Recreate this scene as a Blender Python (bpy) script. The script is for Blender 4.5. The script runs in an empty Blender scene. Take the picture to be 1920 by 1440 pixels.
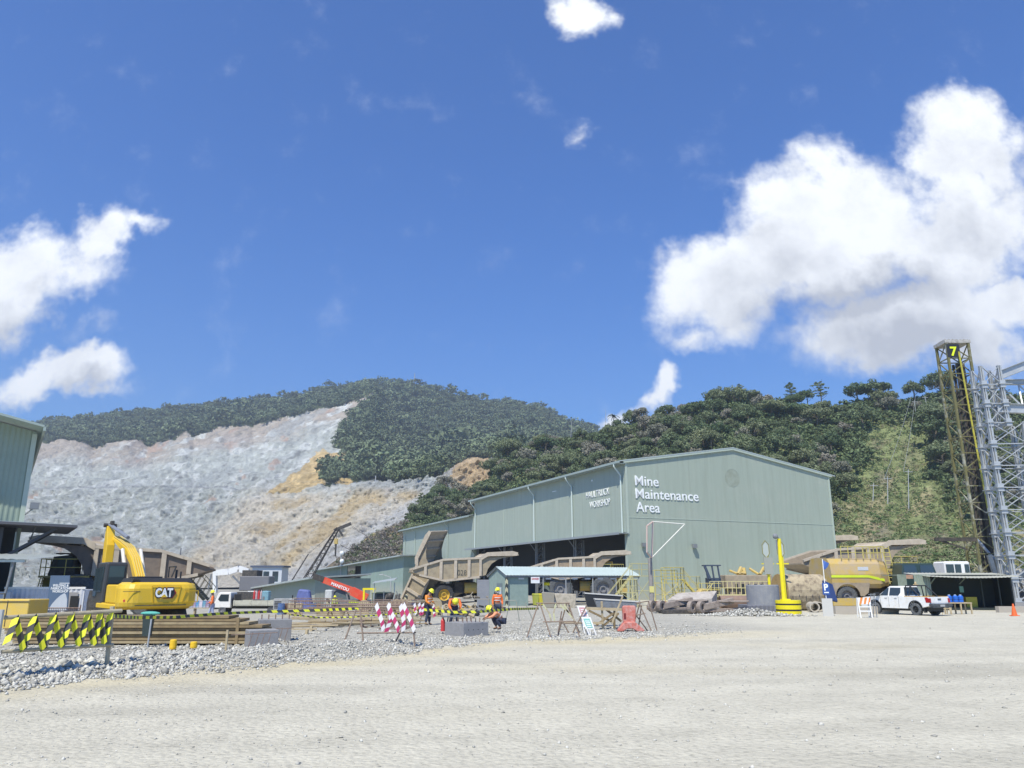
import bpy, math, random
import numpy as np
from mathutils import Vector, Matrix
R=math.radians; PI=math.pi
scene=bpy.context.scene; col=scene.collection
random.seed(7); rng=np.random.default_rng(7)
F=1442.0; TH=R(14.4); CT,ST=math.cos(TH),math.sin(TH); CZ=2.1
def ray(u,v):
    return (u-960.0, F*CT-(720-v)*ST, F*ST+(720-v)*CT)
def P(u,v,Y):
    x,y,z=ray(u,v); return Vector((x/y*Y, Y, CZ+z/y*Y))
def G(u,v,z0=0.0):
    x,y,z=ray(u,v); k=(z0-CZ)/z; return Vector((x*k,y*k,z0))
def AX(u,Y,v=1100):
    x,y,z=ray(u,v); return x/y*Y
def sstep(a,b,x):
    t=min(1,max(0,(x-a)/(b-a))); return t*t*(3-2*t)
def gh(x,y):
    # the yard is level near the road and falls gently towards the far left
    return -1.1*sstep(38,95,y)*sstep(-3,-16,x)
# ---------- numpy value noise
def _h(ix,iy,seed):
    n=(ix.astype(np.int64)*374761393+iy.astype(np.int64)*668265263+seed*1442695041)&0x7fffffff
    n=((n^(n>>13))*1274126177)&0x7fffffff
    return ((n^(n>>16))&0xffff)/65535.0
def vnoise(x,y,seed=0):
    ix=np.floor(x);iy=np.floor(y);fx=x-ix;fy=y-iy
    fx=fx*fx*(3-2*fx);fy=fy*fy*(3-2*fy)
    a=_h(ix,iy,seed);b=_h(ix+1,iy,seed);c=_h(ix,iy+1,seed);d=_h(ix+1,iy+1,seed)
    return (a*(1-fx)+b*fx)*(1-fy)+(c*(1-fx)+d*fx)*fy
def fbm(x,y,o=4,seed=0,g=.5):
    s=0;a=1;t=0
    for k in range(o):
        s=s+a*vnoise(x*2**k+17.3*k,y*2**k-9.1*k,seed+k);t+=a;a*=g
    return s/t*2-1
# ---------- materials
MATS={}
def newmat(name):
    m=bpy.data.materials.new(name); m.use_nodes=True
    nt=m.node_tree; b=nt.nodes['Principled BSDF']; MATS[name]=m
    return m,nt,b
def N(nt,t,**k):
    n=nt.nodes.new(t)
    for a,v in k.items():
        if a.startswith('i_'): n.inputs[a[2:].replace('_',' ')].default_value=v
        else: setattr(n,a,v)
    return n
def mixc(nt,fac,a,b,mode='MIX'):
    n=nt.nodes.new('ShaderNodeMix'); n.data_type='RGBA'; n.blend_type=mode
    for s,val in ((0,fac),(6,a),(7,b)):
        if isinstance(val,(int,float)): n.inputs[s].default_value=val
        elif isinstance(val,tuple): n.inputs[s].default_value=(*val[:3],1)
        else: nt.links.new(val,n.inputs[s])
    return n.outputs[2]
def ramp(nt,src,stops):
    r=nt.nodes.new('ShaderNodeValToRGB'); e=r.color_ramp.elements
    while len(e)<len(stops): e.new(.5)
    for k,(p,c) in enumerate(stops):
        e[k].position=p; e[k].color=(*c,1) if isinstance(c,tuple) else (c,c,c,1)
    nt.links.new(src,r.inputs[0]); return r.outputs[0]
def mat(name,c,rough=.6,metal=0,c2=None,var=.12,sc=1.2,lo=.45,hi=.7,bump=0,bsc=20,ribs=None,ribs_axis='X',spec=.5,fine=.0):
    """paint / metal / wood with wear: two colours mixed by noise, optional bump and cladding ribs"""
    if name in MATS: return MATS[name]
    m,nt,b=newmat(name); L=nt.links.new
    tc=N(nt,'ShaderNodeTexCoord'); co=tc.outputs['Object']
    n1=N(nt,'ShaderNodeTexNoise',i_Scale=sc,i_Detail=6.0,i_Roughness=.65); L(co,n1.inputs['Vector'])
    base=mixc(nt,n1.outputs[0],tuple(x*(1-var) for x in c),tuple(min(1,x*(1+var)) for x in c))
    if c2 is not None:
        n2=N(nt,'ShaderNodeTexNoise',i_Scale=sc*2.3,i_Detail=8.0,i_Roughness=.7); L(co,n2.inputs['Vector'])
        f=ramp(nt,n2.outputs[0],[(lo,0.),(hi,1.)]); base=mixc(nt,f,base,c2)
    if ribs:
        mp=N(nt,'ShaderNodeMapping'); L(co,mp.inputs[0]); mp.inputs['Scale'].default_value=(1.6,1.6,.07)
        n4=N(nt,'ShaderNodeTexNoise',i_Scale=1.3,i_Detail=6.0,i_Roughness=.7); L(mp.outputs[0],n4.inputs['Vector'])
        base=mixc(nt,1.0,base,ramp(nt,n4.outputs[0],[(.30,(.86,.85,.82)),(.48,(.98,.98,.97)),(.70,(1.05,1.05,1.04))]),'MULTIPLY')
        sz_=N(nt,'ShaderNodeSeparateXYZ'); L(co,sz_.inputs[0]); mr=N(nt,'ShaderNodeMapRange'); L(sz_.outputs[2],mr.inputs[0]); mr.inputs[1].default_value=2.2; mr.inputs[2].default_value=.0; mr.inputs[4].default_value=.55
        base=mixc(nt,mr.outputs[0],base,(.44,.41,.33))
    L(base,b.inputs['Base Color'])
    b.inputs['Roughness'].default_value=rough; b.inputs['Metallic'].default_value=metal
    b.inputs['Specular IOR Level'].default_value=spec
    h=None
    if ribs:
        w=N(nt,'ShaderNodeTexWave',bands_direction=ribs_axis,i_Scale=ribs); w.inputs['Distortion'].default_value=0
        L(co,w.inputs['Vector']); bp=N(nt,'ShaderNodeBump',i_Strength=.5,i_Distance=.03); L(w.outputs[1],bp.inputs['Height']); L(bp.outputs[0],b.inputs['Normal']); h=bp
    if bump:
        n3=N(nt,'ShaderNodeTexNoise',i_Scale=bsc,i_Detail=5.0); L(co,n3.inputs['Vector'])
        bp=N(nt,'ShaderNodeBump',i_Strength=bump,i_Distance=.05); L(n3.outputs[0],bp.inputs['Height'])
        if h: L(h.outputs[0],bp.inputs['Normal'])
        L(bp.outputs[0],b.inputs['Normal'])
    return m
def glass(name,c=(.03,.04,.05),rough=.05):
    if name in MATS: return MATS[name]
    m,nt,b=newmat(name); b.inputs['Base Color'].default_value=(*c,1); b.inputs['Roughness'].default_value=rough
    b.inputs['Specular IOR Level'].default_value=.8; return m
# ---------- mesh builder
class MB:
    def __init__(s): s.v=[];s.f=[];s.fm=[];s.mi=0
    def add(s,vs,fs):
        o=len(s.v); s.v+= [tuple(p) for p in vs]
        for f in fs: s.f.append(tuple(i+o for i in f)); s.fm.append(s.mi)
        return s
    def hexa(s,p):  # 8 points: bottom 4 ccw, top 4 ccw
        return s.add(p,[(3,2,1,0),(4,5,6,7),(0,1,5,4),(1,2,6,5),(2,3,7,6),(3,0,4,7)])
    def box(s,c,d,rz=0,M=None):
        cx,cy,cz=c; x,y,z=d[0]/2,d[1]/2,d[2]/2; r=[]
        ca,sa=math.cos(rz),math.sin(rz)
        for zz in (-z,z):
            for xx,yy in ((-x,-y),(x,-y),(x,y),(-x,y)):
                p=Vector((xx,yy,zz))
                if M is not None: p=M@p; r.append((p.x+cx,p.y+cy,p.z+cz))
                else: r.append((cx+xx*ca-yy*sa,cy+xx*sa+yy*ca,cz+zz))
        return s.hexa(r)
    def bb(s,x0,x1,y0,y1,z0,z1): return s.box(((x0+x1)/2,(y0+y1)/2,(z0+z1)/2),(abs(x1-x0),abs(y1-y0),abs(z1-z0)))
    def _fr(s,a,b,up=(0,0,1)):
        a,b=Vector(a),Vector(b); d=(b-a).normalized(); u=Vector(up)
        if abs(d.dot(u))>.98: u=Vector((0,1,0)) if abs(d.y)<.9 else Vector((1,0,0))
        x=d.cross(u).normalized(); y=x.cross(d).normalized(); return a,b,x,y
    def bar(s,a,b,w,h=None,up=(0,0,1)):
        h=h or w; a,b,x,y=s._fr(a,b,up); x=x*w/2;y=y*h/2
        return s.hexa([a-x-y,a+x-y,a+x+y,a-x+y,b-x-y,b+x-y,b+x+y,b-x+y])
    def tube(s,a,b,r,n=8,r2=None,cap=True):
        r2=r if r2 is None else r2; a,b,x,y=s._fr(a,b); vs=[]
        for c,rr in ((a,r),(b,r2)):
            for k in range(n):
                t=2*PI*k/n; vs.append(c+x*(math.cos(t)*rr)+y*(math.sin(t)*rr))
        fs=[(k,(k+1)%n,n+(k+1)%n,n+k) for k in range(n)]
        if cap: fs+=[tuple(range(n-1,-1,-1)),tuple(range(n,2*n))]
        return s.add(vs,fs)
    def pipe(s,pts,r,n=6):
        for a,b in zip(pts[:-1],pts[1:]): s.tube(a,b,r,n)
        return s
    def ring(s,c,axis,r0,r1,w,n=28):  # annulus solid, around axis
        c=Vector(c); ax=Vector(axis).normalized(); return s.lathe([(r0,-w/2),(r1,-w/2),(r1,w/2),(r0,w/2),(r0,-w/2)],c,ax,n)
    def lathe(s,prof,c,ax=(0,0,1),n=24,capends=False):
        c=Vector(c); ax=Vector(ax).normalized(); t=Vector((0,0,1)) if abs(ax.z)<.9 else Vector((1,0,0))
        x=ax.cross(t).normalized(); y=ax.cross(x).normalized(); vs=[];fs=[]; m=len(prof)
        for r,h in prof:
            for k in range(n):
                a=2*PI*k/n; vs.append(c+ax*h+x*(r*math.cos(a))+y*(r*math.sin(a)))
        for i in range(m-1):
            for k in range(n): fs.append((i*n+k,i*n+(k+1)%n,(i+1)*n+(k+1)%n,(i+1)*n+k))
        if capends: fs+=[tuple(range(n)),tuple((m-1)*n+k for k in range(n-1,-1,-1))]
        return s.add(vs,fs)
    def prism(s,poly,fn,a,b):  # poly 2D list; fn(p,q,t)->3D
        n=len(poly); vs=[fn(p,q,a) for p,q in poly]+[fn(p,q,b) for p,q in poly]
        return s.add(vs,[tuple(range(n-1,-1,-1)),tuple(range(n,2*n))]+[(k,(k+1)%n,n+(k+1)%n,n+k) for k in range(n)])
    def xz(s,poly,y0,y1): return s.prism(poly,lambda p,q,t:(p,t,q),y0,y1)
    def yz(s,poly,x0,x1): return s.prism(poly,lambda p,q,t:(t,p,q),x0,x1)
    def xy(s,poly,z0,z1): return s.prism(poly,lambda p,q,t:(p,q,t),z0,z1)
    def sheet(s,pts,t=.03,nrm=(0,0,1)):
        n=Vector(nrm)*t; k=len(pts); vs=[Vector(p) for p in pts]; vs=vs+[p+n for p in vs]
        return s.add(vs,[tuple(range(k-1,-1,-1)),tuple(range(k,2*k))]+[(i,(i+1)%k,k+(i+1)%k,k+i) for i in range(k)])
    def ball(s,c,r,n=10,m=7,sq=(1,1,1)):
        vs=[];fs=[]
        for i in range(m+1):
            t=PI*i/m
            for k in range(n):
                a=2*PI*k/n; vs.append((c[0]+r*sq[0]*math.sin(t)*math.cos(a),c[1]+r*sq[1]*math.sin(t)*math.sin(a),c[2]+r*sq[2]*math.cos(t)))
        for i in range(m):
            for k in range(n): fs.append((i*n+k,(i+1)*n+k,(i+1)*n+(k+1)%n,i*n+(k+1)%n))
        return s.add(vs,fs)
    def build(s,name,mats,parent=None,world=False,smooth=False,bevel=0,loc=None,seg=1):
        if not isinstance(mats,(list,tuple)): mats=[mats]
        vs=s.v
        off=Vector((0,0,0))
        if world and parent is not None: off=parent.location
        if loc is not None: off=Vector(loc)
        if off.length>0: vs=[(x-off.x,y-off.y,z-off.z) for x,y,z in vs]
        me=bpy.data.meshes.new(name); me.from_pydata(vs,[],s.f)
        for m in mats: me.materials.append(m)
        if len(mats)>1: me.polygons.foreach_set('material_index',s.fm)
        if smooth: me.polygons.foreach_set('use_smooth',[True]*len(s.f))
        me.update()
        o=bpy.data.objects.new(name,me); col.objects.link(o)
        if loc is not None: o.location=loc
        if parent is not None: o.parent=parent
        if bevel:
            md=o.modifiers.new('bevel','BEVEL'); md.width=bevel; md.segments=seg; md.limit_method='ANGLE'; md.angle_limit=R(35)
        return o
def tag(o,label=None,cat=None,group=None,kind=None):
    if label: o['label']=label
    if cat: o['category']=cat
    if group: o['group']=group
    if kind: o['kind']=kind
    return o
def thing(name,label,cat,loc=(0,0,0),rz=0,group=None):
    o=bpy.data.objects.new(name,None); col.objects.link(o); o.location=loc; o.rotation_euler=(0,0,rz); o.empty_display_size=.2
    return tag(o,label,cat,group)
def dup(o,loc=None,rz=None,label=None,parent=None,scale=None,group=None):
    c=o.copy(); col.objects.link(c)
    if parent is not None: c.parent=parent
    if loc is not None: c.location=loc
    if rz is not None: c.rotation_euler=(0,0,rz)
    if scale is not None: c.scale=scale if isinstance(scale,tuple) else (scale,)*3
    if label: c['label']=label
    if group: c['group']=group
    for ch in KIDS.get(o.name,None) or [x for x in o.children]: dup(ch,parent=c)
    return c
KIDS={}
def text(s,size,ext,name,m,parent,M,align='LEFT',bold=0,sp=1.0,shear=0):
    cu=bpy.data.curves.new(name,'FONT'); cu.body=s; cu.size=size; cu.extrude=ext; cu.align_x=align; cu.offset=bold; cu.space_character=sp; cu.space_line=1.05; cu.shear=shear
    t=bpy.data.objects.new(name,cu); col.objects.link(t)
    dg=bpy.context.evaluated_depsgraph_get(); me=bpy.data.meshes.new_from_object(t.evaluated_get(dg))
    bpy.data.objects.remove(t); me.transform(M); me.materials.clear(); me.materials.append(m)
    o=bpy.data.objects.new(name,me); col.objects.link(o)
    if parent is not None: o.parent=parent
    return o
def npmesh(name,verts,faces,k,mats,attr=None,smooth=False):
    """fast mesh from arrays; faces (n,k)"""
    me=bpy.data.meshes.new(name); nv=len(verts); nf=len(faces)
    me.vertices.add(nv); me.vertices.foreach_set('co',np.asarray(verts,np.float32).ravel())
    me.loops.add(nf*k); me.loops.foreach_set('vertex_index',np.asarray(faces,np.int32).ravel())
    me.polygons.add(nf); me.polygons.foreach_set('loop_start',np.arange(0,nf*k,k,dtype=np.int32))
    try: me.polygons.foreach_set('loop_total',np.full(nf,k,np.int32))
    except Exception: pass
    if smooth: me.polygons.foreach_set('use_smooth',np.ones(nf,bool))
    me.update(calc_edges=True)
    for m in (mats if isinstance(mats,list) else [mats]): me.materials.append(m)
    if attr is not None:
        for an,arr in attr.items():
            a=me.color_attributes.new(an,'FLOAT_COLOR','POINT'); c=np.ones((nv,4),np.float32); c[:,:3]=arr; a.data.foreach_set('color',c.ravel())
    return me
def grid_faces(nr,nc):
    i=np.arange((nr-1)*(nc-1)); r=i//(nc-1); c=i%(nc-1); a=r*nc+c
    return np.stack([a,a+1,a+nc+1,a+nc],1)
# ---------- camera
cam=bpy.data.cameras.new('camera'); co_=bpy.data.objects.new('camera',cam); col.objects.link(co_)
cam.lens=36*F/1920; cam.sensor_width=36; cam.clip_start=.1; cam.clip_end=20000
co_.location=(0,0,CZ); co_.rotation_euler=(R(90)+TH,0,0); scene.camera=co_
# ---------- light
SEL=R(57); hx,hy=-.40,-.9165
sv=Vector((hx*math.cos(SEL),hy*math.cos(SEL),math.sin(SEL)))
sl=bpy.data.lights.new('sun','SUN'); sl.energy=5.0; sl.angle=R(.53); sl.color=(1,.94,.80)
so=bpy.data.objects.new('sun',sl); col.objects.link(so); so.rotation_euler=sv.to_track_quat('Z','Y').to_euler(); so.location=(-20,-40,80)
scene.view_settings.view_transform='Standard'; scene.view_settings.look='None'; scene.view_settings.gamma=1; scene.view_settings.exposure=0.16
w=bpy.data.worlds.new('World'); scene.world=w; w.use_nodes=True; nt=w.node_tree; L=nt.links.new
bg=nt.nodes['Background']; sky=nt.nodes.new('ShaderNodeTexSky'); sky.sky_type='NISHITA'; sky.sun_disc=False
sky.sun_elevation=SEL; sky.sun_rotation=math.atan2(hx,hy); sky.altitude=300; sky.air_density=1.0; sky.dust_density=.4; sky.ozone_density=2.5
bg.inputs[1].default_value=.125
# clouds: blobs in gnomonic coordinates of the view direction (fixed to the sky), broken up by noise
tc=nt.nodes.new('ShaderNodeTexCoord'); sx=nt.nodes.new('ShaderNodeSeparateXYZ'); L(tc.outputs['Generated'],sx.inputs[0])
def M_(op,a,b=None,c=None,clamp=False):
    n=nt.nodes.new('ShaderNodeMath'); n.operation=op; n.use_clamp=clamp
    for k,val in enumerate((a,b,c)):
        if val is None: continue
        if isinstance(val,(int,float)): n.inputs[k].default_value=val
        else: L(val,n.inputs[k])
    return n.outputs[0]
yy=M_('MAXIMUM',sx.outputs[1],.05)
cx=nt.nodes.new('ShaderNodeCombineXYZ'); L(M_('DIVIDE',sx.outputs[0],yy),cx.inputs[0]); L(M_('DIVIDE',sx.outputs[2],yy),cx.inputs[1])
pv=cx.outputs[0]
def noisev(vec,scale,det,rough=.6,off=(0,0,0)):
    mp=nt.nodes.new('ShaderNodeMapping'); mp.inputs['Location'].default_value=off; L(vec,mp.inputs[0])
    n=nt.nodes.new('ShaderNodeTexNoise'); n.noise_dimensions='2D'; n.inputs['Scale'].default_value=scale; n.inputs['Detail'].default_value=det; n.inputs['Roughness'].default_value=rough
    L(mp.outputs[0],n.inputs['Vector']); return n
nw=noisev(pv,5,5,.62); wv=nt.nodes.new('ShaderNodeVectorMath'); wv.operation='MULTIPLY_ADD'; L(nw.outputs['Color'],wv.inputs[0]); wv.inputs[1].default_value=(.17,.17,0)
vo=nt.nodes.new('ShaderNodeVectorMath'); vo.operation='SUBTRACT'; L(pv,vo.inputs[0]); vo.inputs[1].default_value=(.085,.085,0); L(vo.outputs[0],wv.inputs[2])
dv=wv.outputs[0]
def blob(vec,u,v,ru,rv,rot=0):
    x,y,z=ray(u,v); mp=nt.nodes.new('ShaderNodeMapping'); mp.vector_type='TEXTURE'
    mp.inputs['Location'].default_value=(x/y,z/y,0); mp.inputs['Rotation'].default_value=(0,0,R(rot)); mp.inputs['Scale'].default_value=(ru/1390,rv/1330,1)
    L(vec,mp.inputs[0]); g=nt.nodes.new('ShaderNodeTexGradient'); g.gradient_type='SPHERICAL'; L(mp.outputs[0],g.inputs[0]); return g.outputs[1]
def field(vec,bl):
    out=None
    for b in bl:
        *q,wt=b; g=M_('MULTIPLY',blob(vec,*q),wt)
        out=g if out is None else M_('SMOOTH_MAX',out,g,.12)
    return out
CL=[ # u,v,ru,rv,rot,weight
 (1370,520,220,130,20,1.5),(1560,430,250,190,10,1.7),(1790,450,210,150,0,1.5),(1430,400,130,130,0,1.1),(1570,330,120,120,0,1.1),
 (1820,260,150,150,30,1.5),(1870,400,150,150,0,1.2),(1770,345,120,110,0,1.3),(1720,600,280,130,10,1.6),(1850,640,160,90,0,1.3),(1890,560,150,90,0,1.3),(1330,640,90,55,15,.8),(1420,600,120,70,25,.7),
 (1560,630,120,70,0,.8),(1600,680,300,80,0,.42),
 (1225,735,70,40,55,1.0),(1170,772,60,26,20,.9),
 (1090,25,100,75,-15,1.05),(1063,245,45,45,0,.42),
 (20,535,210,130,20,1.7),(190,440,110,75,35,1.2),(280,420,70,40,-20,.7),(115,705,165,62,0,1.35),(10,720,80,50,0,.6),
 (150,620,90,40,40,.35),(520,500,160,22,5,.22)]
fld=field(dv,CL)
n2=noisev(pv,12,7,.62,(3.1,1.7,0)); dn=M_('MULTIPLY_ADD',n2.outputs[0],1.5,-.75)
dens=M_('ADD',fld,M_('MULTIPLY',dn,M_('MULTIPLY_ADD',fld,.5,.40)))
al=nt.nodes.new('ShaderNodeMapRange'); al.interpolation_type='SMOOTHSTEP'; L(dens,al.inputs[0])
al.inputs[1].default_value=.12; al.inputs[2].default_value=.82
SHADE=[(1620,550,350,90,8,1.5),(1450,500,160,80,20,.7),(1740,650,300,110,0,1.5),(1830,330,110,90,0,.55),(1800,430,160,70,0,.6),(40,600,180,70,0,.9),(120,735,130,35,0,.8),(1100,60,60,40,0,.3),(1900,560,120,90,0,.6)]  # grey blobs: shade of the cloud undersides painted into their colour
sh=field(dv,SHADE); n3=noisev(pv,5,3,.6,(7,2,0))
n3b=noisev(pv,14,5,.6,(1,5,0))
shf=M_('ADD',M_('MULTIPLY',sh,M_('MULTIPLY_ADD',n3.outputs[0],2.2,-.15)),M_('MULTIPLY_ADD',n3b.outputs[0],1.0,-.48),clamp=True)
cc=mixc(nt,shf,(8.8,9.0,9.2),(4.6,4.75,5.1))
el=nt.nodes.new('ShaderNodeMapRange'); el.interpolation_type='SMOOTHSTEP'; L(sx.outputs[2],el.inputs[0]); el.inputs[1].default_value=0; el.inputs[2].default_value=.5
tint=mixc(nt,el.outputs[0],(.42,.76,1.16),(.27,.70,1.30))
skyc=mixc(nt,1.0,sky.outputs[0],tint,'MULTIPLY')
w.cycles.sampling_method='MANUAL'; w.cycles.sample_map_resolution=256
fc=M_('MULTIPLY',al.outputs[0],M_('GREATER_THAN',sx.outputs[1],.1))
L(mixc(nt,M_('MULTIPLY',fc,.97),skyc,cc),bg.inputs[0])
# =================== TERRAIN ===================
def vattr(nt,name='Col'):
    n=nt.nodes.new('ShaderNodeVertexColor'); n.layer_name=name; return n.outputs[0]
def interp(tab,u):
    xs=[t[0] for t in tab]; return np.interp(u,xs,[t[1] for t in tab])
def uv2world(u,v,Y):
    x=u-960.0; y=F*CT-(720-v)*ST; z=F*ST+(720-v)*CT
    return x/y*Y, Y, CZ+z/y*Y
def inpoly(px,py,poly):
    ins=np.zeros(px.shape,bool); n=len(poly)
    for i in range(n):
        x1,y1=poly[i];x2,y2=poly[(i+1)%n]
        c=((y1>py)!=(y2>py)); xi=(x2-x1)*(py-y1)/((y2-y1) if y2!=y1 else 1e-9)+x1
        ins^=c&(px<xi)
    return ins
# --- yard ground
gx=np.concatenate([[-4000,-1500,-600,-300,-200],np.arange(-150,-45,5),np.arange(-45,45,.35),np.arange(45,150,5),[200,300,600,1500,4000]])
gy=np.concatenate([[-300,-60,-10,0],np.arange(3,60,.3),np.arange(60,130,2.5),[140,160,200,300,600,1500,6000]])
X,Yg=np.meshgrid(gx,gy)
def ss(a,b,x):
    t=np.clip((x-a)/(b-a),0,1); return t*t*(3-2*t)
def ghn(x,y): return -1.1*ss(38,95,y)*ss(-3,-16,x)
# front edge of the gravel bed, from the road side (world Y for each X)
edge=[(-40,14.5),(-10.8,16.5),(-9,19.3),(-6,22),(-3,26),(0,31),(3,31.5),(7,33.5),(12,36),(40,60)]
ey=interp(edge,X)
inside=ss(-.4,.8,Yg-ey+.5*fbm(X*.7,Yg*.7,3,5))*ss(14,9,X)
Z=ghn(X,Yg)+.035*fbm(X*.35,Yg*.35,4,1)*ss(120,60,np.abs(X))+.012*fbm(X*2.2,Yg*2.2,3,9)
# berm of tipped gravel in front of the stacked planks
berm=np.exp(-((Yg-(ey+1.9))/1.5)**2)*ss(-1.5,-6,X)*ss(-45,-30,X)
Z+=berm*(.26+.16*fbm(X*1.1,Yg*1.1,3,12))+inside*.05*fbm(X*1.6,Yg*1.6,3,13)
Z[Yg>5000]-=20
tan=np.exp(-((Yg-(ey-1.6))/2.3)**2)*ss(16,6,X)+.35*ss(.1,.7,fbm(X*.08,Yg*.3,3,31))
tan=np.clip(tan*(.8+.5*fbm(X*.4,Yg*.8,3,33)),0,1)
lot=np.array([.525,.50,.41]); tn=np.array([.54,.485,.34]); gr=np.array([.40,.385,.33])
C=lot+(tn-lot)*tan[...,None]; C=C+(gr-C)*inside[...,None]
tr=fbm(X*.12+Yg*.05,Yg*.4-X*.06,4,41); C=C*(1+.06*tr[...,None])
rut=np.zeros_like(X)
for k_,(a_,c_) in enumerate(((.10,9.5),(.10,11.6),(.16,14.6),(.16,16.9),(.04,20),(.04,22.3),(.22,8.6),(.02,26),(.02,28.4))):
    yc=c_+a_*X+.006*X*X*(1 if k_%2<2 else -1)+.5*fbm(X*.08,X*0+k_//2,3,150); rut+=np.exp(-((Yg-yc)/(.34+.01*c_))**2)*(.5+.7*vnoise(X*.3,Yg*.2+k_,160))
C=C*(1-.075*np.clip(rut,0,1.2)*(1-inside))[...,None]
pt=ss(.25,.55,fbm(X*.16,Yg*.3,4,170))*(1-inside); C=C*(1-.13*pt)[...,None]
m,nt,b=newmat('dusty_ground'); L=nt.links.new
tcn=N(nt,'ShaderNodeTexCoord'); oc=tcn.outputs['Object']
na=N(nt,'ShaderNodeTexNoise',i_Scale=9.0,i_Detail=8.0,i_Roughness=.75); L(oc,na.inputs['Vector'])
nb=N(nt,'ShaderNodeTexNoise',i_Scale=1.1,i_Detail=6.0,i_Roughness=.6); L(oc,nb.inputs['Vector'])
nc=N(nt,'ShaderNodeTexVoronoi',i_Scale=11.0,feature='F1'); L(oc,nc.inputs['Vector'])
c0=mixc(nt,1.0,vattr(nt),ramp(nt,nb.outputs[0],[(.3,.9),(.7,1.06)]),'MULTIPLY')
c0=mixc(nt,1.0,c0,ramp(nt,na.outputs[0],[(.33,.66),(.48,.98),(.75,1.12)]),'MULTIPLY')
c0=mixc(nt,1.0,c0,ramp(nt,nc.outputs['Distance'],[(.0,.72),(.13,1.0)]),'MULTIPLY')
L(c0,b.inputs['Base Color']); b.inputs['Roughness'].default_value=.95; b.inputs['Specular IOR Level'].default_value=.1
bp=N(nt,'ShaderNodeBump',i_Strength=.55,i_Distance=.05); L(na.outputs[0],bp.inputs['Height'])
bp2=N(nt,'ShaderNodeBump',i_Strength=.5,i_Distance=.04,invert=True); L(nc.outputs['Distance'],bp2.inputs['Height']); L(bp.outputs[0],bp2.inputs['Normal']); L(bp2.outputs[0],b.inputs['Normal'])
me=npmesh('ground',np.stack([X,Yg,Z],-1).reshape(-1,3),grid_faces(*X.shape),4,m,{'Col':C.reshape(-1,3)},smooth=True)
ground=bpy.data.objects.new('ground',me); col.objects.link(ground); tag(ground,'pale dusty gravel yard of the mine',None,None,'structure')
def ground_z(x,y):
    e=np.interp(x,[t[0] for t in edge],[t[1] for t in edge])
    return float(ghn(np.array(x),np.array(y)))+math.exp(-((y-(e+1.9))/1.5)**2)*float(ss(-1.5,-6,np.array(x)))*.26
# --- loose stones: gravel bed and pebbles on the lot (nobody could count them)
def stones(name,pts,size,m,label):
    n=len(pts); base=np.array([(1,0,0),(0,1,0),(-1,0,0),(0,-1,0),(.1,.1,.8),(0,0,-.6)],float)
    tri=np.array([(0,1,4),(1,2,4),(2,3,4),(3,0,4),(1,0,5),(2,1,5),(3,2,5),(0,3,5)])
    v=base[None]*(1+.45*rng.uniform(-1,1,(n,6,3)))+.25*rng.uniform(-1,1,(n,6,3))
    a=rng.uniform(0,2*PI,n); ca,sa=np.cos(a),np.sin(a)
    x=v[...,0]*ca[:,None]-v[...,1]*sa[:,None]; y=v[...,0]*sa[:,None]+v[...,1]*ca[:,None]
    v=np.stack([x,y,v[...,2]],-1)*size[:,None,None]+pts[:,None,:]
    g=rng.uniform(.26,.60,(n,1,1))*np.ones((1,6,3)); g=g*np.array([1.02,1.0,.90])
    t=(tri[None]+(np.arange(n)*6)[:,None,None]).reshape(-1,3)
    o=bpy.data.objects.new(name,npmesh(name,v.reshape(-1,3),t,3,m,{'Col':g.reshape(-1,3)})); col.objects.link(o)
    return tag(o,label,None,None,'stuff')
ms,nt,b=newmat('stone'); nt.links.new(vattr(nt),b.inputs['Base Color']); b.inputs['Roughness'].default_value=.9; b.inputs['Specular IOR Level'].default_value=.15
def gz(x,y):
    # sample the ground grid
    i=np.clip(np.searchsorted(gy,y)-1,0,len(gy)-2); j=np.clip(np.searchsorted(gx,x)-1,0,len(gx)-2)
    fy=(y-gy[i])/(gy[i+1]-gy[i]); fx=(x-gx[j])/(gx[j+1]-gx[j])
    return (Z[i,j]*(1-fx)+Z[i,j+1]*fx)*(1-fy)+(Z[i+1,j]*(1-fx)+Z[i+1,j+1]*fx)*fy
n=80000; x=rng.uniform(-24,11,n); d=rng.exponential(4.2,n)-1.0+.55*rng.normal(0,1,n); y=interp(edge,x)+d
x=np.concatenate([x,rng.uniform(-26,-5,16000)]); y=np.concatenate([y,interp(edge,x[-16000:])+1.9+rng.normal(0,1.1,16000)])
k=(np.abs(x)<y*.68)&(y<60)&(rng.uniform(0,1,len(x))<ss(10,1,x)+.06)&(x-.25*(y-31)<9)&(fbm(x*.9,y*.9,3,3)>-.35-.1*(x<-3)); x=x[k];y=y[k]
s=np.clip(rng.lognormal(-3.5,.5,len(x)),.012,.12)*np.where(x>-8,.62,.92)
stones('gravel_bed',np.stack([x,y,gz(x,y)+s*.3],1),s,ms,'loose grey crushed gravel bed along the road edge')
n=9000; y=np.concatenate([rng.uniform(5,26,7000),rng.uniform(26,62,2000)]); x=rng.uniform(-.68,.68,n)*y
k=(y<interp(edge,x)-.2)&(fbm(x*.5+y*.15,y*1.2,3,55)>-.25+.3*rng.uniform(-1,1,n)); x=x[k];y=y[k]
s=np.clip(rng.lognormal(-4.65,.5,len(x)),.005,.035)*(1+.012*y)
stones('loose_pebbles',np.stack([x,y,gz(x,y)+s*.15],1),s,ms,'small pebbles scattered on the open yard')
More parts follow.
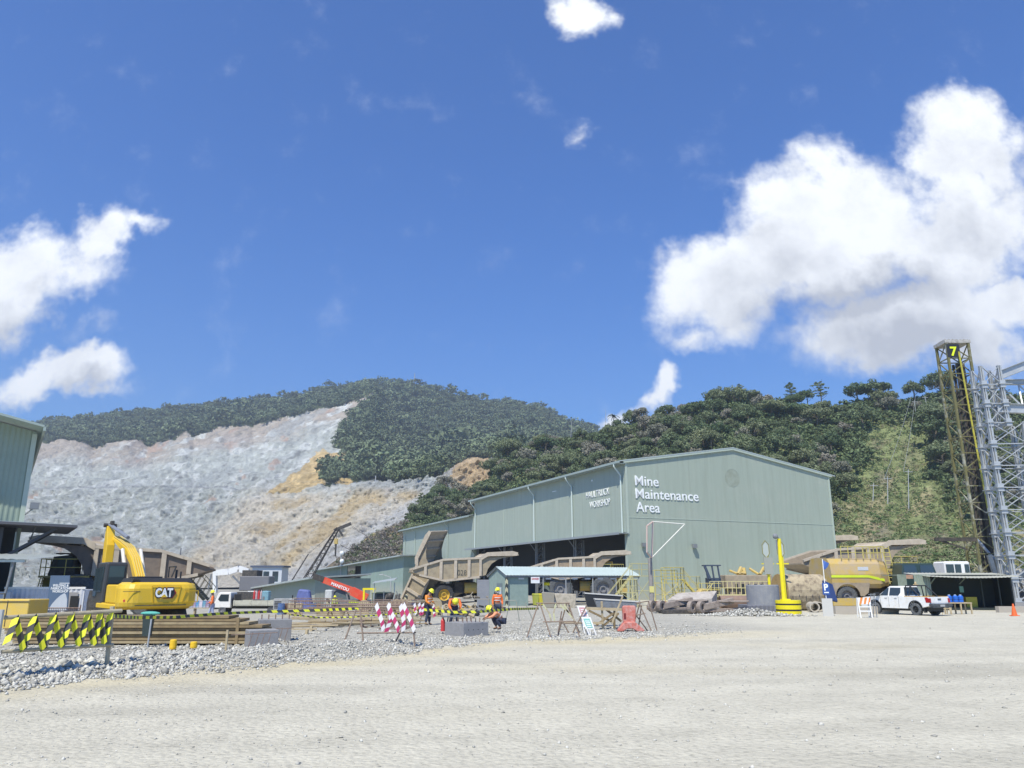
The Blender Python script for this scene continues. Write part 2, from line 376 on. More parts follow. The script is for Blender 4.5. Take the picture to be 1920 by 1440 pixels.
# --- far mine pit, dump and forested mountain: one land form lofted between surveyed lines
U=np.linspace(-330,1230,900)
sky_=[(-330,880),(-100,830),(0,806),(55,799),(100,793),(160,788),(230,778),(300,772),(360,765),(430,760),(500,750),(560,744),(600,734),(640,729),(700,722),(735,716),(770,717),(800,724),(850,738),(900,748),(940,752),(980,757),(1020,768),(1050,784),(1075,797),(1120,806),(1230,830)]
pit_=[(-330,850),(0,842),(40,836),(60,832),(90,829),(135,824),(158,829),(175,841),(205,832),(240,824),(262,829),(275,835),(300,832),(330,822),(352,813),(365,821),(395,812),(420,804),(460,799),(475,803),(500,795),(530,786),(565,779),(600,769),(650,756),(697,740),(705,765),(720,800),(740,830),(770,850),(830,852),(900,845),(1000,840),(1230,860)]
mid_=[(-330,925),(0,921),(300,916),(430,921),(520,918),(600,912),(700,905),(780,897),(830,886),(860,868),(905,858),(960,862),(1230,880)]
bas_=[(-330,1108),(0,1106),(300,1104),(500,1100),(640,1098),(760,1094),(1230,1092)]
vs=[interp(bas_,U),interp(mid_,U),interp(mid_,U)+1.5,interp(pit_,U),interp(sky_,U),interp(sky_,U)+70]
Yb=interp([(-330,330),(500,330),(700,300),(1230,330)],U); Ym=interp([(-330,560),(520,560),(700,500),(860,440),(1230,430)],U)
Ys=[Yb,Ym,Ym+interp([(-330,26),(500,26),(600,90),(1230,160)],U),interp([(-330,980),(697,1040),(760,900),(1230,880)],U),np.full_like(U,1300.),np.full_like(U,1900.)]
T=[0,.42,.46,.80,.97,1]; NR=480; tt=np.linspace(0,1,NR)
V=np.zeros((NR,len(U)));YY=np.zeros_like(V)
for j in range(len(U)):
    V[:,j]=np.interp(tt,T,[q[j] for q in vs]); YY[:,j]=np.interp(tt,T,[q[j] for q in Ys])
UU=np.tile(U,(NR,1)); Xt,Yt,Zt=uv2world(UU,V,YY)
pit_poly=[(-400,1200),(-400,850)]+pit_[:26]+[(690,748),(675,762),(655,790),(640,815),(618,838),(600,852),(588,866),(575,880),(556,892),(540,905),(520,916),(560,916),(640,908),(700,903),(780,897),(830,886),(848,874),(856,866),(880,860),(910,855),(980,870),(980,1200)]
scar=[(588,864),(606,838),(612,846),(640,848),(652,858),(640,868),(622,862),(600,880),(585,900),(560,912),(516,918),(545,893)]
scar2=[(622,905),(634,895),(655,897),(662,906),(650,910)]
jx=6*fbm(UU*.05,V*.08,3,71)+3*fbm(UU*.3,V*.3,3,72); jy=5*fbm(UU*.05,V*.08,3,73)+2.5*fbm(UU*.3,V*.3,3,74)
bare=inpoly(UU+jx,V+jy,pit_poly)|inpoly(UU+jx*.6,V+jy*.6,scar)|inpoly(UU+jx*.5,V+jy*.5,scar2)
scar3=[(500,925),(560,880),(606,832),(650,843),(660,862),(648,874),(622,872),(606,890),(612,908),(560,925)]
bare|=inpoly(UU+jx*.4,V+jy*.4,scar3)
bare&=(tt[:,None]<.965)
bare|=inpoly(UU+jx*.3,V+jy*.3,[(672,748),(697,737),(702,742),(690,752)])
# relief: benches, slanting rock ribs, hollows
st=.9*UU-.42*V; q=.42*UU+.9*V; q2=.67*UU+.74*V; st2=.74*UU-.67*V
rel=.0*UU
rel+=9*fbm(Xt/190,Zt/70,4,80)+5*fbm(q*.06,st*.02,4,81)+3.2*fbm(q*.2,st*.07,3,82)
bench=np.abs(((Zt+7*fbm(Xt/60,Yt/60,3,83)+.03*Xt)/15)%1-.5)*2
rel+=4.2*(bench-.5)*ss(1100,400,UU)+2.2*fbm(q*.45,st*.18,3,84)+1.4*fbm(Xt/7,Zt/5,3,85)
amp=np.where(bare,1.0,1.4)*ss(0,.05,tt)[:,None]*ss(1,.93,tt)[:,None]
Yt2=Yt-rel*amp; Zt2=Zt+rel*amp*.25*ss(.97,.8,tt)[:,None]
fcol=np.zeros((NR,len(U),3)); 
n1=fbm(UU*.02,V*.05,4,91); n2=fbm(q*.07,st*.022,5,92); n3=fbm(q*.3,st*.10,4,93); n4=fbm(UU*.012,V*.03,4,94)
rk=np.array([.475,.50,.465])*(1+.18*n2+.30*n3)[...,None]
def blend(C,c,wt): return C+(np.array(c)*(1+.25*n3[...,None])-C)*np.clip(wt,0,1)[...,None]
top=ss(55,8,V-interp(pit_,UU)+16*n1)
rk=blend(rk,(.43,.365,.30),top*.85)
rk=blend(rk,(.66,.68,.65),ss(.16,.42,fbm(q*.13,st*.042,4,301))*.85*ss(800,860,V+.25*UU-60))
rk=blend(rk,(.40,.425,.42),ss(.05,.4,fbm(q*.04,st*.014,4,302))*.6)
rk=blend(rk,(.24,.245,.245),ss(.34,.52,fbm(q*.30,st*.07,4,303))*.7)
rk=blend(rk,(.42,.37,.34),ss(.1,.5,n4)*.5*(V<900))
rk=blend(rk,(.50,.36,.28),ss(.42,.62,fbm(q*.06,st*.03,4,95))*.75)
rk=blend(rk,(.62,.47,.27),ss(.3,.6,fbm(q2*.05,st2*.014,4,96))*.55*ss(880,960,V)*ss(350,520,UU))
# pale dump fans spilling down to the lower left
fan=ss(0,90,UU+.95*(V-905)-440)*ss(900,945,V+8*n1)
rk=blend(rk,(.66,.61,.51),1.5*fan*(.75+.7*fbm(q2*.09,st2*.012,4,98)))
rk=blend(rk,(.60,.49,.31),fan*ss(.05,.5,fbm(q2*.035,st2*.007,3,97)))
rk=blend(rk,(.56,.57,.57),ss(0,40,UU+1.6*(V-1000)-640)*.8)
for (pu,pv_,ru,rv) in ((560,945,55,18),(600,985,50,30),(700,935,28,16),(755,925,30,10),(740,990,20,6),(500,990,60,12)):
    rk=blend(rk,(.56,.45,.28),.85*ss(1.2,.2,np.hypot((UU+.9*(V-pv_)-pu)/ru,(V-pv_)/rv)+.9*fbm(q2*.08,st2*.02,4,99)))
rk=blend(rk,(.30,.31,.32),.7*np.exp(-((V-interp([(0,916),(300,914),(560,920)],UU)-2*n1)/2.2)**2)*ss(540,420,UU))
rk=blend(rk,(.44,.46,.46),ss(620,700,UU)*ss(930,905,V)*ss(890,900,V)*.7)
sc=(inpoly(UU+jx*.5,V+jy*.5,scar3)&(V>845+.4*(620-UU)*0))|inpoly(UU+jx*.6,V+jy*.6,scar)|inpoly(UU+jx*.5,V+jy*.5,scar2)
rk[sc]=(np.array([.62,.47,.24])*(1+.5*n3[...,None]))[sc]
org=inpoly(UU+jx*.5,V+jy*.5,[(838,896),(855,868),(880,858),(918,850),(925,960),(870,960)])
rk[org]=(np.array([.58,.44,.27])*(1+.4*n3[...,None]))[org]
fo=np.array([.08,.10,.05])*(1+.3*n2[...,None])
Cc=np.where(bare[...,None],rk,fo)
mt,nt,b=newmat('mountain_surface'); L=nt.links.new
oc=N(nt,'ShaderNodeTexCoord').outputs['Object']; mp=N(nt,'ShaderNodeMapping'); L(oc,mp.inputs[0]); mp.inputs['Rotation'].default_value=(0,R(24),0); mp.inputs['Scale'].default_value=(.45,1,1.3)
na=N(nt,'ShaderNodeTexNoise',i_Scale=.22,i_Detail=9.0,i_Roughness=.8); L(mp.outputs[0],na.inputs['Vector'])
nb=N(nt,'ShaderNodeTexNoise',i_Scale=.06,i_Detail=7.0,i_Roughness=.65,i_Distortion=.6); L(mp.outputs[0],nb.inputs['Vector'])
c0=mixc(nt,1.0,vattr(nt),ramp(nt,na.outputs[0],[(.30,.55),(.45,.95),(.58,1.08),(.7,1.4)]),'MULTIPLY')
c0=mixc(nt,ramp(nt,nb.outputs[0],[(.56,0.),(.66,.35)]),c0,(.50,.54,.56))
c0=mixc(nt,1.0,c0,vattr(nt,'Msk'),'MULTIPLY') if False else c0
L(c0,b.inputs['Base Color']); b.inputs['Roughness'].default_value=1; b.inputs['Specular IOR Level'].default_value=0
bp=N(nt,'ShaderNodeBump',i_Strength=1.0,i_Distance=3.5); L(na.outputs[0],bp.inputs['Height']); L(bp.outputs[0],b.inputs['Normal'])
me=npmesh('mine_pit_hillside',np.stack([Xt,Yt2,Zt2],-1).reshape(-1,3),grid_faces(NR,len(U)),4,mt,{'Col':Cc.reshape(-1,3)})
o=bpy.data.objects.new('mine_pit_hillside',me); col.objects.link(o); tag(o,'open pit rock face and mountain behind the yard',None,None,'structure')
# --- leaf clump crowns
def crown_arrays(n,rad,hgt,leaf,seed,clumps=14,flat=.8,thin=0):
    r=np.random.default_rng(seed); cc=r.normal(0,1,(clumps,3)); cc/=np.linalg.norm(cc,axis=1)[:,None]
    cc*=r.uniform(.35,1,(clumps,1))**.6; cc[:,2]=np.abs(cc[:,2])*.9-.25 if flat>.5 else cc[:,2]
    cr=r.uniform(.20,.40,clumps); k=r.integers(0,clumps,n)
    d=r.normal(0,1,(n,3)); d/=np.linalg.norm(d,axis=1)[:,None]
    p=cc[k]+d*(cr[k]*r.uniform(.55,1.05,n))[:,None]
    p*=np.array([rad,rad,hgt])
    nrm=d+r.normal(0,.5,(n,3))+np.array([0,0,.35]); nrm/=np.linalg.norm(nrm,axis=1)[:,None]
    a=np.cross(nrm,r.normal(0,1,(n,3))); a/=np.linalg.norm(a,axis=1)[:,None]; bb=np.cross(nrm,a)
    s=leaf*r.uniform(.6,1.3,(n,1)); a*=s; bb*=s*.62
    v=np.stack([p-a,p-bb*.9,p+a,p+bb],1)
    tone=(r.uniform(.75,1.25,(n,1))*r.uniform(.8,1.2,clumps)[k][:,None])
    return v,tone
def crown_mesh(name,v,tone,m):
    n=len(v); c=np.repeat(tone[:,None,:],4,1)*np.ones((1,1,3))
    return npmesh(name,v.reshape(-1,3),np.arange(n*4).reshape(n,4),4,m,{'Col':c.reshape(-1,3)})
def leafmat(name,c1,c2,rnd=True,trans=.25):
    m,nt,b=newmat(name); L=nt.links.new
    oi=N(nt,'ShaderNodeObjectInfo'); base=mixc(nt,oi.outputs['Random'],c1,c2)
    base=mixc(nt,1.0,base,vattr(nt),'MULTIPLY'); L(base,b.inputs['Base Color'])
    b.inputs['Roughness'].default_value=.7; b.inputs['Specular IOR Level'].default_value=.25
    tr=N(nt,'ShaderNodeBsdfTranslucent'); L(mixc(nt,1.0,base,(1.0,1.15,.5),'MULTIPLY'),tr.inputs[0])
    ms=N(nt,'ShaderNodeMixShader'); ms.inputs[0].default_value=trans; L(b.outputs[0],ms.inputs[1]); L(tr.outputs[0],ms.inputs[2])
    L(ms.outputs[0],nt.nodes['Material Output'].inputs[0]); return m
# far forest on the mountain: one mass
mf=leafmat('far_forest_leaves',(.13,.165,.085),(.13,.165,.085),trans=0)
vars_=[crown_arrays(130,1,.72,.155,200+i,clumps=11) for i in range(8)]
fm=~bare&(tt[:,None]>.40)&(tt[:,None]<.975)
# sample by area on screen, with size in metres
N0=13000; cu=rng.uniform(-150,1120,N0*4); ctt=rng.uniform(.42,.972,N0*4)
ii=np.clip((ctt*(NR-1)).astype(int),0,NR-1); jj=np.clip(((cu+330)/1560*(len(U)-1)).astype(int),0,len(U)-1)
ok=fm[ii,jj]&(V[ii,jj]<930); ii=ii[ok][:N0]; jj=jj[ok][:N0]
bx,by,bz=Xt[ii,jj],Yt2[ii,jj],Zt2[ii,jj]
bx=bx+rng.uniform(-3,3,len(bx)); r0=rng.lognormal(1.68,.36,len(bx))
VV=[];TT=[]
for k in range(8):
    s=np.arange(len(bx))%8==k; v,t=vars_[k]; 
    a=rng.uniform(0,2*PI,s.sum()); ca,sa=np.cos(a)[:,None,None],np.sin(a)[:,None,None]
    vx=v[None,...,0]*ca-v[None,...,1]*sa; vy=v[None,...,0]*sa+v[None,...,1]*ca; vz=np.broadcast_to(v[None,...,2],vx.shape)
    vv=np.stack([vx,vy,vz],-1)*r0[s][:,None,None,None]+np.stack([bx[s],by[s],bz[s]+r0[s]*.75],1)[:,None,None,:]
    VV.append(vv.reshape(-1,4,3)); tt_=t[None]*rng.uniform(.62,1.45,(s.sum(),1,1)); TT.append(np.broadcast_to(tt_,(s.sum(),t.shape[0],1)).reshape(-1,1))
o=bpy.data.objects.new('mountain_forest',crown_mesh('mountain_forest',np.concatenate(VV),np.concatenate(TT),mf)); col.objects.link(o)
tag(o,'dense dark green forest covering the distant mountain',None,None,'stuff')
# --- near wooded hill behind the workshop
U2=np.linspace(590,2600,500)
hs=[(590,1075),(620,1058),(660,1030),(700,1000),(740,988),(770,975),(800,948),(830,925),(860,925),(890,922),(912,905),(935,868),(960,848),(1000,838),(1070,826),(1110,822),(1150,806),(1200,790),(1240,786),(1290,768),(1350,752),(1400,746),(1450,757),(1500,764),(1560,768),(1600,758),(1640,748),(1700,755),(1760,740),(1830,738),(1900,745),(2100,740),(2600,800)]
hb=interp([(590,1100),(2600,1100)],U2)
vs=[hb,interp([(590,1086),(700,1060),(900,1000),(1100,940),(1400,900),(1600,980),(1700,1010),(1800,1000),(2600,1000)],U2),interp(hs,U2),interp(hs,U2)+60]
Yr=interp([(590,262),(700,290),(800,330),(950,360),(1150,330),(1400,300),(1700,290),(2600,300)],U2)
Yb=interp([(590,255),(700,235),(850,230),(1000,205),(1300,165),(1550,135),(1900,118),(2600,118)],U2)
Ys=[Yb,Yb+(Yr-Yb)*.35,Yr,Yr+130]
T=[0,.35,.92,1]; NR2=220; t2=np.linspace(0,1,NR2); V2=np.zeros((NR2,len(U2)));Y2=np.zeros_like(V2)
for j in range(len(U2)):
    V2[:,j]=np.interp(t2,T,[q[j] for q in vs]); Y2[:,j]=np.interp(t2,T,[q[j] for q in Ys])
UU2=np.tile(U2,(NR2,1)); X2,Y2,Z2=uv2world(UU2,V2,Y2)
e2=ss(0,.06,t2)[:,None]*ss(1,.9,t2)[:,None]
rel=2.4*fbm(X2/22,Z2/12,4,120)+.8*fbm(X2/5,Z2/4,3,121)
Y2=Y2-rel*e2; Z2=Z2+.3*rel*e2; Z2[0,:]-=2.5
n1=fbm(UU2*.02,V2*.03,4,130); n3=fbm(UU2*.15,V2*.15,4,131)
gc=np.array([.215,.245,.11])*(1+.35*n3)[...,None]
def bl2(C,c,wt): return C+(np.array(c)*(1+.3*n3[...,None])-C)*np.clip(wt,0,1)[...,None]
gc=bl2(gc,(.24,.21,.15),ss(-.05,.5,n1+.5*ss(960,1040,V2)-.15)*.8)
gc=bl2(gc,(.14,.115,.085),ss(780,720,UU2)*.85)
gc=bl2(gc,(.50,.40,.2),ss(1.1,.5,np.hypot((UU2-725)/75,(V2-1003-.28*(UU2-725)*-1)/13)+.3*n1))
gc=bl2(gc,(.40,.33,.20),ss(.25,.5,fbm(UU2*.04+V2*.02,V2*.02,3,133))*.6*(V2>880))
mh,nt,b=newmat('hillside_scrub'); L=nt.links.new
oc=N(nt,'ShaderNodeTexCoord').outputs['Object']; na=N(nt,'ShaderNodeTexNoise',i_Scale=1.1,i_Detail=8.0,i_Roughness=.75); L(oc,na.inputs['Vector'])
L(mixc(nt,1.0,vattr(nt),ramp(nt,na.outputs[0],[(.3,.4),(.5,1.0),(.7,1.5)]),'MULTIPLY'),b.inputs['Base Color']); b.inputs['Roughness'].default_value=1; b.inputs['Specular IOR Level'].default_value=0
bp=N(nt,'ShaderNodeBump',i_Strength=1.0,i_Distance=.6); L(na.outputs[0],bp.inputs['Height']); L(bp.outputs[0],b.inputs['Normal'])
me=npmesh('scrub_hill',np.stack([X2,Y2,Z2],-1).reshape(-1,3),grid_faces(NR2,len(U2)),4,mh,{'Col':gc.reshape(-1,3)})
o=bpy.data.objects.new('scrub_hill',me); col.objects.link(o); tag(o,'green and brown hill rising behind the workshop',None,None,'structure')
HX,HY,HZ,HV=X2,Y2,Z2,V2
def hill_at(u,v):
    j=int(np.clip((u-590)/2010*(len(U2)-1),0,len(U2)-1)); i=int(np.argmin(np.abs(HV[:int(NR2*.93),j]-v)))
    return Vector((HX[i,j],HY[i,j],HZ[i,j]))
# clearing without trees
clear=[(1545,1100),(1562,985),(1590,925),(1612,880),(1622,830),(1630,800),(1650,775),(1690,783),(1712,768),(1738,786),(1748,810),(1752,900),(1775,940),(1830,985),(2700,980),(2700,1100)]
def is_clear(u,v): return bool(inpoly(np.array([u]),np.array([v]),clear)[0])
# scrub (low bushes and grass tufts) over the whole near hill
msb=leafmat('scrub_leaves',(.235,.27,.125),(.235,.27,.125),trans=.1)
def scrubm(name,n,fn,rad,label,m,toneR=(.6,1.35),leafs=26,cmod=None,lf=.3):
    vr=[crown_arrays(leafs,1,.7,lf,400+i,clumps=7) for i in range(6)]
    pts=[];rr=[];uvl=[]
    while len(pts)<n:
        r=fn()
        if r is None: continue
        u,v,sc=r; p=hill_at(u,v); pts.append((p.x+random.uniform(-1,1),p.y+random.uniform(-1,1),p.z)); rr.append(random.uniform(*rad)*sc); uvl.append((u,v))
    pts=np.array(pts); rr=np.array(rr); VV=[];TT=[]
    for k in range(6):
        s=np.arange(n)%6==k; v,t=vr[k]; c=s.sum(); a=rng.uniform(0,2*PI,c); ca,sa=np.cos(a)[:,None,None],np.sin(a)[:,None,None]
        vx=v[None,...,0]*ca-v[None,...,1]*sa; vy=v[None,...,0]*sa+v[None,...,1]*ca
        vv=np.stack([vx,vy,np.broadcast_to(v[None,...,2],vx.shape)],-1)*rr[s][:,None,None,None]+(pts[s]+np.array([0,0,1])*rr[s][:,None]*.35)[:,None,None,:]
        VV.append(vv.reshape(-1,4,3)); tint=np.array([1,1,1.0])[None,None]*rng.uniform(*toneR,(c,1,1))
        if cmod: tint=tint*cmod(rng,c)
        TT.append(np.broadcast_to(t[None]*tint,(c,t.shape[0],3)).reshape(-1,3))
    v=np.concatenate(VV); t=np.concatenate(TT); nq=len(v)
    me=npmesh(name,v.reshape(-1,3),np.arange(nq*4).reshape(nq,4),4,m,{'Col':np.repeat(t[:,None,:],4,1).reshape(-1,3)})
    o=bpy.data.objects.new(name,me); col.objects.link(o); return tag(o,label,None,None,'stuff')
def f_scrub():
    u=random.uniform(1540,2150); v=random.uniform(760,1095)
    return (u,v,1.0) if v>np.interp(u,[t[0] for t in hs],[t[1] for t in hs])+8 else None
def dry(r,c):
    k=r.uniform(0,1,(c,1,1)); return np.where(k<.2,np.array([[[1.35,1.05,1.35]]]),np.where(k>.78,np.array([[[.45,.62,.5]]]),np.array([[[.9,.95,.9]]])))
scrubm('hillside_scrub_growth',8500,f_scrub,(.4,1.1),'low dry scrub and grass on the cleared slope',msb,leafs=34,cmod=dry,lf=.22,toneR=(.75,1.2))
def f_left():
    u=random.uniform(640,900); v=random.uniform(880,1090)
    return (u,v,1.0) if v>np.interp(u,[t[0] for t in hs],[t[1] for t in hs])+4 else None
def grn(r,c):
    k=(r.uniform(0,1,(c,1,1))<.3); return np.where(k,np.array([[[.6,.85,.5]]]),np.array([[[1,1,1]]]))
mdb=leafmat('dry_brush_leaves',(.25,.22,.185),(.25,.22,.185),trans=.05)
scrubm('dry_brush',2600,f_left,(.9,2.0),'grey brown dry brush on the slope left of the workshop',mdb,leafs=60,lf=.17,cmod=grn)
def f_under():
    u=random.uniform(770,1960); v0=np.interp(u,[t[0] for t in hs],[t[1] for t in hs]); v=random.uniform(v0,v0+random.uniform(30,260))
    return None if (is_clear(u+random.gauss(0,16),v+random.gauss(0,10)) or v>1080) else (u,v,1.0)
mug=leafmat('undergrowth_leaves',(.12,.16,.07),(.12,.16,.07),trans=.1)
scrubm('forest_undergrowth',5200,f_under,(1.6,3.0),'dark green undergrowth filling the gaps between the hillside trees',mug,leafs=80,lf=.2)
# --- trees of the wooded hill
ml=leafmat('tree_leaves',(.105,.155,.072),(.22,.245,.135),trans=.2); ml2=leafmat('grey_tree_leaves',(.23,.23,.17),(.29,.265,.21),trans=.1)
mtr=mat('tree_bark',(.16,.13,.10),.9,c2=(.26,.23,.19),sc=2)
def tree_proto(name,seed,rad,hgt,cz,th,leafn,leaf,lm,clumps=15,layered=False,thin=False,bushy=0):
    t=thing(name,'tree','tree',(0,0,-50)); r=random.Random(seed)
    mb=MB(); top=Vector((r.uniform(-.4,.4),r.uniform(-.4,.4),th))
    mb.tube((0,0,-1.5),top*.5+Vector((.2,0,0)),.26,7,.19); mb.tube(top*.5+Vector((.2,0,0)),top,.19,7,.09)
    for k in range(7):
        a=k*.9+r.random(); z=th*(.42+.08*k); e=Vector((math.cos(a)*rad*.75,math.sin(a)*rad*.75,min(z+hgt*.5,th+hgt*.3))); s=top*(z/th)
        m_=(s+e)/2+Vector((0,0,-.3)); mb.tube(s,m_,.09,5,.06); mb.tube(m_,e,.06,5,.025)
    mb.build('trunk',mtr,t)
    if layered:
        VV=[];TT=[]; 
        for q in range(5):
            v,tn=crown_arrays(leafn//5,rad*(1-.14*q)*(.8+.3*r.random()),hgt*.13,leaf,seed*10+q,clumps=8,flat=.2); v=v+np.array([r.uniform(-.6,.6),r.uniform(-.6,.6),cz-hgt*.4+q*hgt*.24]); VV.append(v);TT.append(tn)
        v=np.concatenate(VV);tn=np.concatenate(TT)
    else:
        v,tn=crown_arrays(leafn,rad,hgt,leaf,seed,clumps=clumps); v=v+np.array([0,0,cz])
    c=bpy.data.objects.new('crown',crown_mesh('crown',v,tn,lm)); col.objects.link(c); c.parent=t
    KIDS[t.name]=list(t.children); return t
bpy.context.view_layer.update()
protos=[tree_proto('broadleaf_tree',s,r_,h_,cz_,th_,n_,.27,m_,c_) for s,r_,h_,cz_,th_,n_,m_,c_ in
 ((1,3.6,3.0,4.6,5.4,2900,ml,22),(2,3.1,3.4,5.0,6.0,2600,ml,18),(3,4.2,2.9,4.8,5.5,3300,ml,28),(4,3.0,2.6,4.2,4.6,1500,ml2,16),(5,3.4,3.4,4.6,5.6,1700,ml2,18),(6,3.8,3.3,4.2,5.2,3000,ml,24))]
protos+= [tree_proto('broadleaf_tree',11,3.8,4.6,7.4,9.0,1300,.26,ml,layered=True)]
for p_ in protos: KIDS[p_.name]=[o for o in col.objects if o.parent==p_]
used=[False]*len(protos)
def place_tree(k,p,s,label,group=None):
    pr=protos[k]; sc_=(s*random.uniform(.85,1.15),)*2+(s*random.uniform(.85,1.15),)
    if used[k]: o=dup(pr,tuple(p),random.uniform(0,6.28),label,scale=sc_)
    else: used[k]=True; o=pr; o.location=p; o.scale=sc_; o['label']=label; o.rotation_euler.z=random.uniform(0,6.28)
    if group: o['group']=group
    elif 'group' in o: del o['group']
    return o
cand=[]; k=0
hv=lambda u: float(np.interp(u,[t[0] for t in hs],[t[1] for t in hs]))
tries=0
while len(cand)<285 and tries<60000:
    tries+=1
    u=random.uniform(775,1920); v0=hv(u)
    # lower visible limit of the hill: roof line of the workshop or the clearing
    lim=float(np.interp(u,[770,890,1172,1370,1547,1600,1740,1760,1920],[1000,945,868,845,900,1020,900,900,1000]))
    v=v0+random.random()**1.1*(lim+35-v0)
    if is_clear(u,v) or v<v0: continue
    p=hill_at(u,v)
    if any((p-q).length<3.4 for q in cand): continue
    cand.append(p)
    k=random.choice((0,0,1,2,2,3,4,5,5))
    place_tree(k,p-Vector((0,0,.6)),random.choice((.65,.8,.95,1.1,1.3))*random.uniform(.9,1.1),'leafy tree in the dense wood on the hill behind the workshop','trees of the wood on the hill behind the workshop')
for u,k,s,lab in ((1388,6,.75,'small flat topped tree standing up on the ridge above the workshop roof peak'),(1415,2,.8,'round tree on the ridge just right of the flat topped tree'),(1486,6,.95,'narrow layered tree sticking out of the ridge between the workshop and the drill mast'),(1541,6,1.25,'tall open crowned tree with tiers of branches on the ridge skyline'),(1648,0,1.35,'tall rounded tree forming the highest bump of the right ridge'),(1612,2,1.1,'broad tree left of the highest bump of the right ridge'),(1768,2,1.6,'big dark tree on the ridge beside the top of the drill mast'),(782,6,.9,'small lone tree on the bare ledge at the left end of the wooded hill')):
    p=hill_at(u,hv(u)+4) if u!=782 else hill_at(788,965); place_tree(k,p,s,lab)
for (u,v,s) in ((1758,845,1.5),(1775,880,1.5),(1800,850,1.6),(1790,810,1.4),(1845,850,1.6),(1755,800,1.3)):
    place_tree(random.choice((0,2,5)),hill_at(u,v),s,'big dark tree of the clump between cleared slope and steel tower','big trees behind the drill mast')
# coconut palm on the skyline
p=hill_at(1152,806); t=thing('coconut_palm','dark coconut palm poking above the ridge beside the thin white mast','palm',p); mb=MB(); mb.tube((0,0,-2),(.3,0,6.5),.2,6,.13); mb.build('trunk',mtr,t)
mb=MB()
for k in range(13):
    a=k*2.4; l=2.6+.4*random.random(); el=random.uniform(-.2,.9); pts=[Vector((.3,0,6.5))+Vector((math.cos(a)*l*s,math.sin(a)*l*s,l*(el*s-.75*s*s))) for s in (0,.25,.5,.75,1)]
    sd=Vector((-math.sin(a),math.cos(a),0))
    for q in range(4):
        wq=.32*(1-.2*q); mb.add([pts[q]-sd*wq+Vector((0,0,-.15)),pts[q],pts[q+1],pts[q+1]-sd*wq*.8+Vector((0,0,-.2))],[(0,1,2,3)]); mb.add([pts[q]+sd*wq+Vector((0,0,-.15)),pts[q],pts[q+1],pts[q+1]+sd*wq*.8+Vector((0,0,-.2))],[(3,2,1,0)])
mb.build('crown',mat('palm_leaf',(.04,.06,.025),.6),t)
# bare fallen branches on the left slope
mb_=mat('dead_wood',(.22,.195,.17),.9,c2=(.33,.30,.27))
for i,(u,v,s,lab) in enumerate(((700,1015,9,'grey bare fallen tree lying across the brushy slope'),(668,1040,6,'smaller pale fallen branch low on the brushy slope'),(735,1030,6,'tangle of grey branches beside the left end of the workshop'))):
    p=hill_at(u,v); mb=MB(); r=random.Random(i+5)
    mb.tube((0,-1.5,.5),(-s*.8,-2.5,s*.5),.2,6,.08)
    for k in range(14):
        f=.15+.06*k; q=Vector((-s*.8*f,-1.5-f,.5+s*.5*f)); e=q+Vector((r.uniform(-.5,.5)*s*.4,r.uniform(-1,.3),r.uniform(-.15,.5)*s*.5)); mb.tube(q,e,.06,4,.02); mb.tube((q+e)/2,e+Vector((r.uniform(-1,1),0,r.uniform(-.6,1))),.03,4,.01)
    o=mb.build('fallen_tree',mb_,loc=None); o.location=p; tag(o,lab,'fallen tree')
# =================== BUILDINGS ===================
clad=mat('sage_cladding',(.36,.415,.345),.55,c2=(.40,.44,.37),lo=.5,hi=.75,var=.03,sc=.12,ribs=2.6,spec=.3)
cladY=mat('sage_cladding_side',(.37,.425,.36),.55,c2=(.41,.455,.385),lo=.5,hi=.75,var=.03,sc=.12,ribs=2.6,ribs_axis='Y',spec=.3)
trim=mat('sage_trim',(.42,.48,.40),.5,var=.05); gutt=mat('pipe_pale',(.56,.64,.60),.45,var=.05)
inner=mat('interior_shade',(.035,.04,.045),.9,var=.2); steel=mat('grey_steel',(.23,.25,.27),.5,metal=.3,c2=(.16,.15,.14),sc=3)  # inner: near-black, the shade indoors is put into the colour
white=mat('white_letters',(.85,.87,.86),.4,var=.02); conc=mat('concrete',(.27,.27,.275),.9,c2=(.22,.22,.225),sc=1.5,bump=.3)
gry=mat('lamp_grey',(.20,.21,.22),.5)
zinc=mat('roof_sheet',(.46,.50,.48),.4,metal=.3,ribs=2.6,ribs_axis='Y')
RZ=math.atan2(.40,.9165); O=Vector((13.6,91.9,0)); W=32.3; LN=50.7
def ML(o,x,y,z): # text matrix
    M=Matrix.Identity(4); M.col[0][:3]=x; M.col[1][:3]=y; M.col[2][:3]=z; M.translation=o; return M
b=thing('haul_truck_workshop','large sage green steel workshop with white sign letters on its gable wall','workshop',O,RZ)
def roofz(x): return 16.1+2.6*(1-abs(x-W/2)/(W/2))
mb=MB(); mb.xz([(0,0),(W,0),(W,16.1),(W/2,18.7),(0,16.1)],0,.18); mb.build('gable_wall',clad,b)
mb=MB(); mb.bb(.0,W,-.035,0,9.42,9.5); mb.bb(-.06,.22,-.06,.0,7.5,16.0); mb.bb(W-.2,W+.06,-.06,0,0,16.0)
for x0,x1 in ((-.35,W/2),(W/2,W+.35)):
    mb.bar((x0,-.12,roofz(x0) if x0>=0 else 16.05),(x1,-.12,roofz(x1) if x1<=W else 16.05),.22,.38)
mb.build('wall_trim',trim,b)
mb=MB(); mb.bb(0,.15,.18,LN,7.75,16.05); mb.build('side_wall',cladY,b)
mb=MB(); mb.bb(W-.15,W,.18,LN,0,16.05); mb.bb(0.15,W-.15,LN-.15,LN,0,16.0); mb.build('back_wall',cladY,b)
mb=MB()
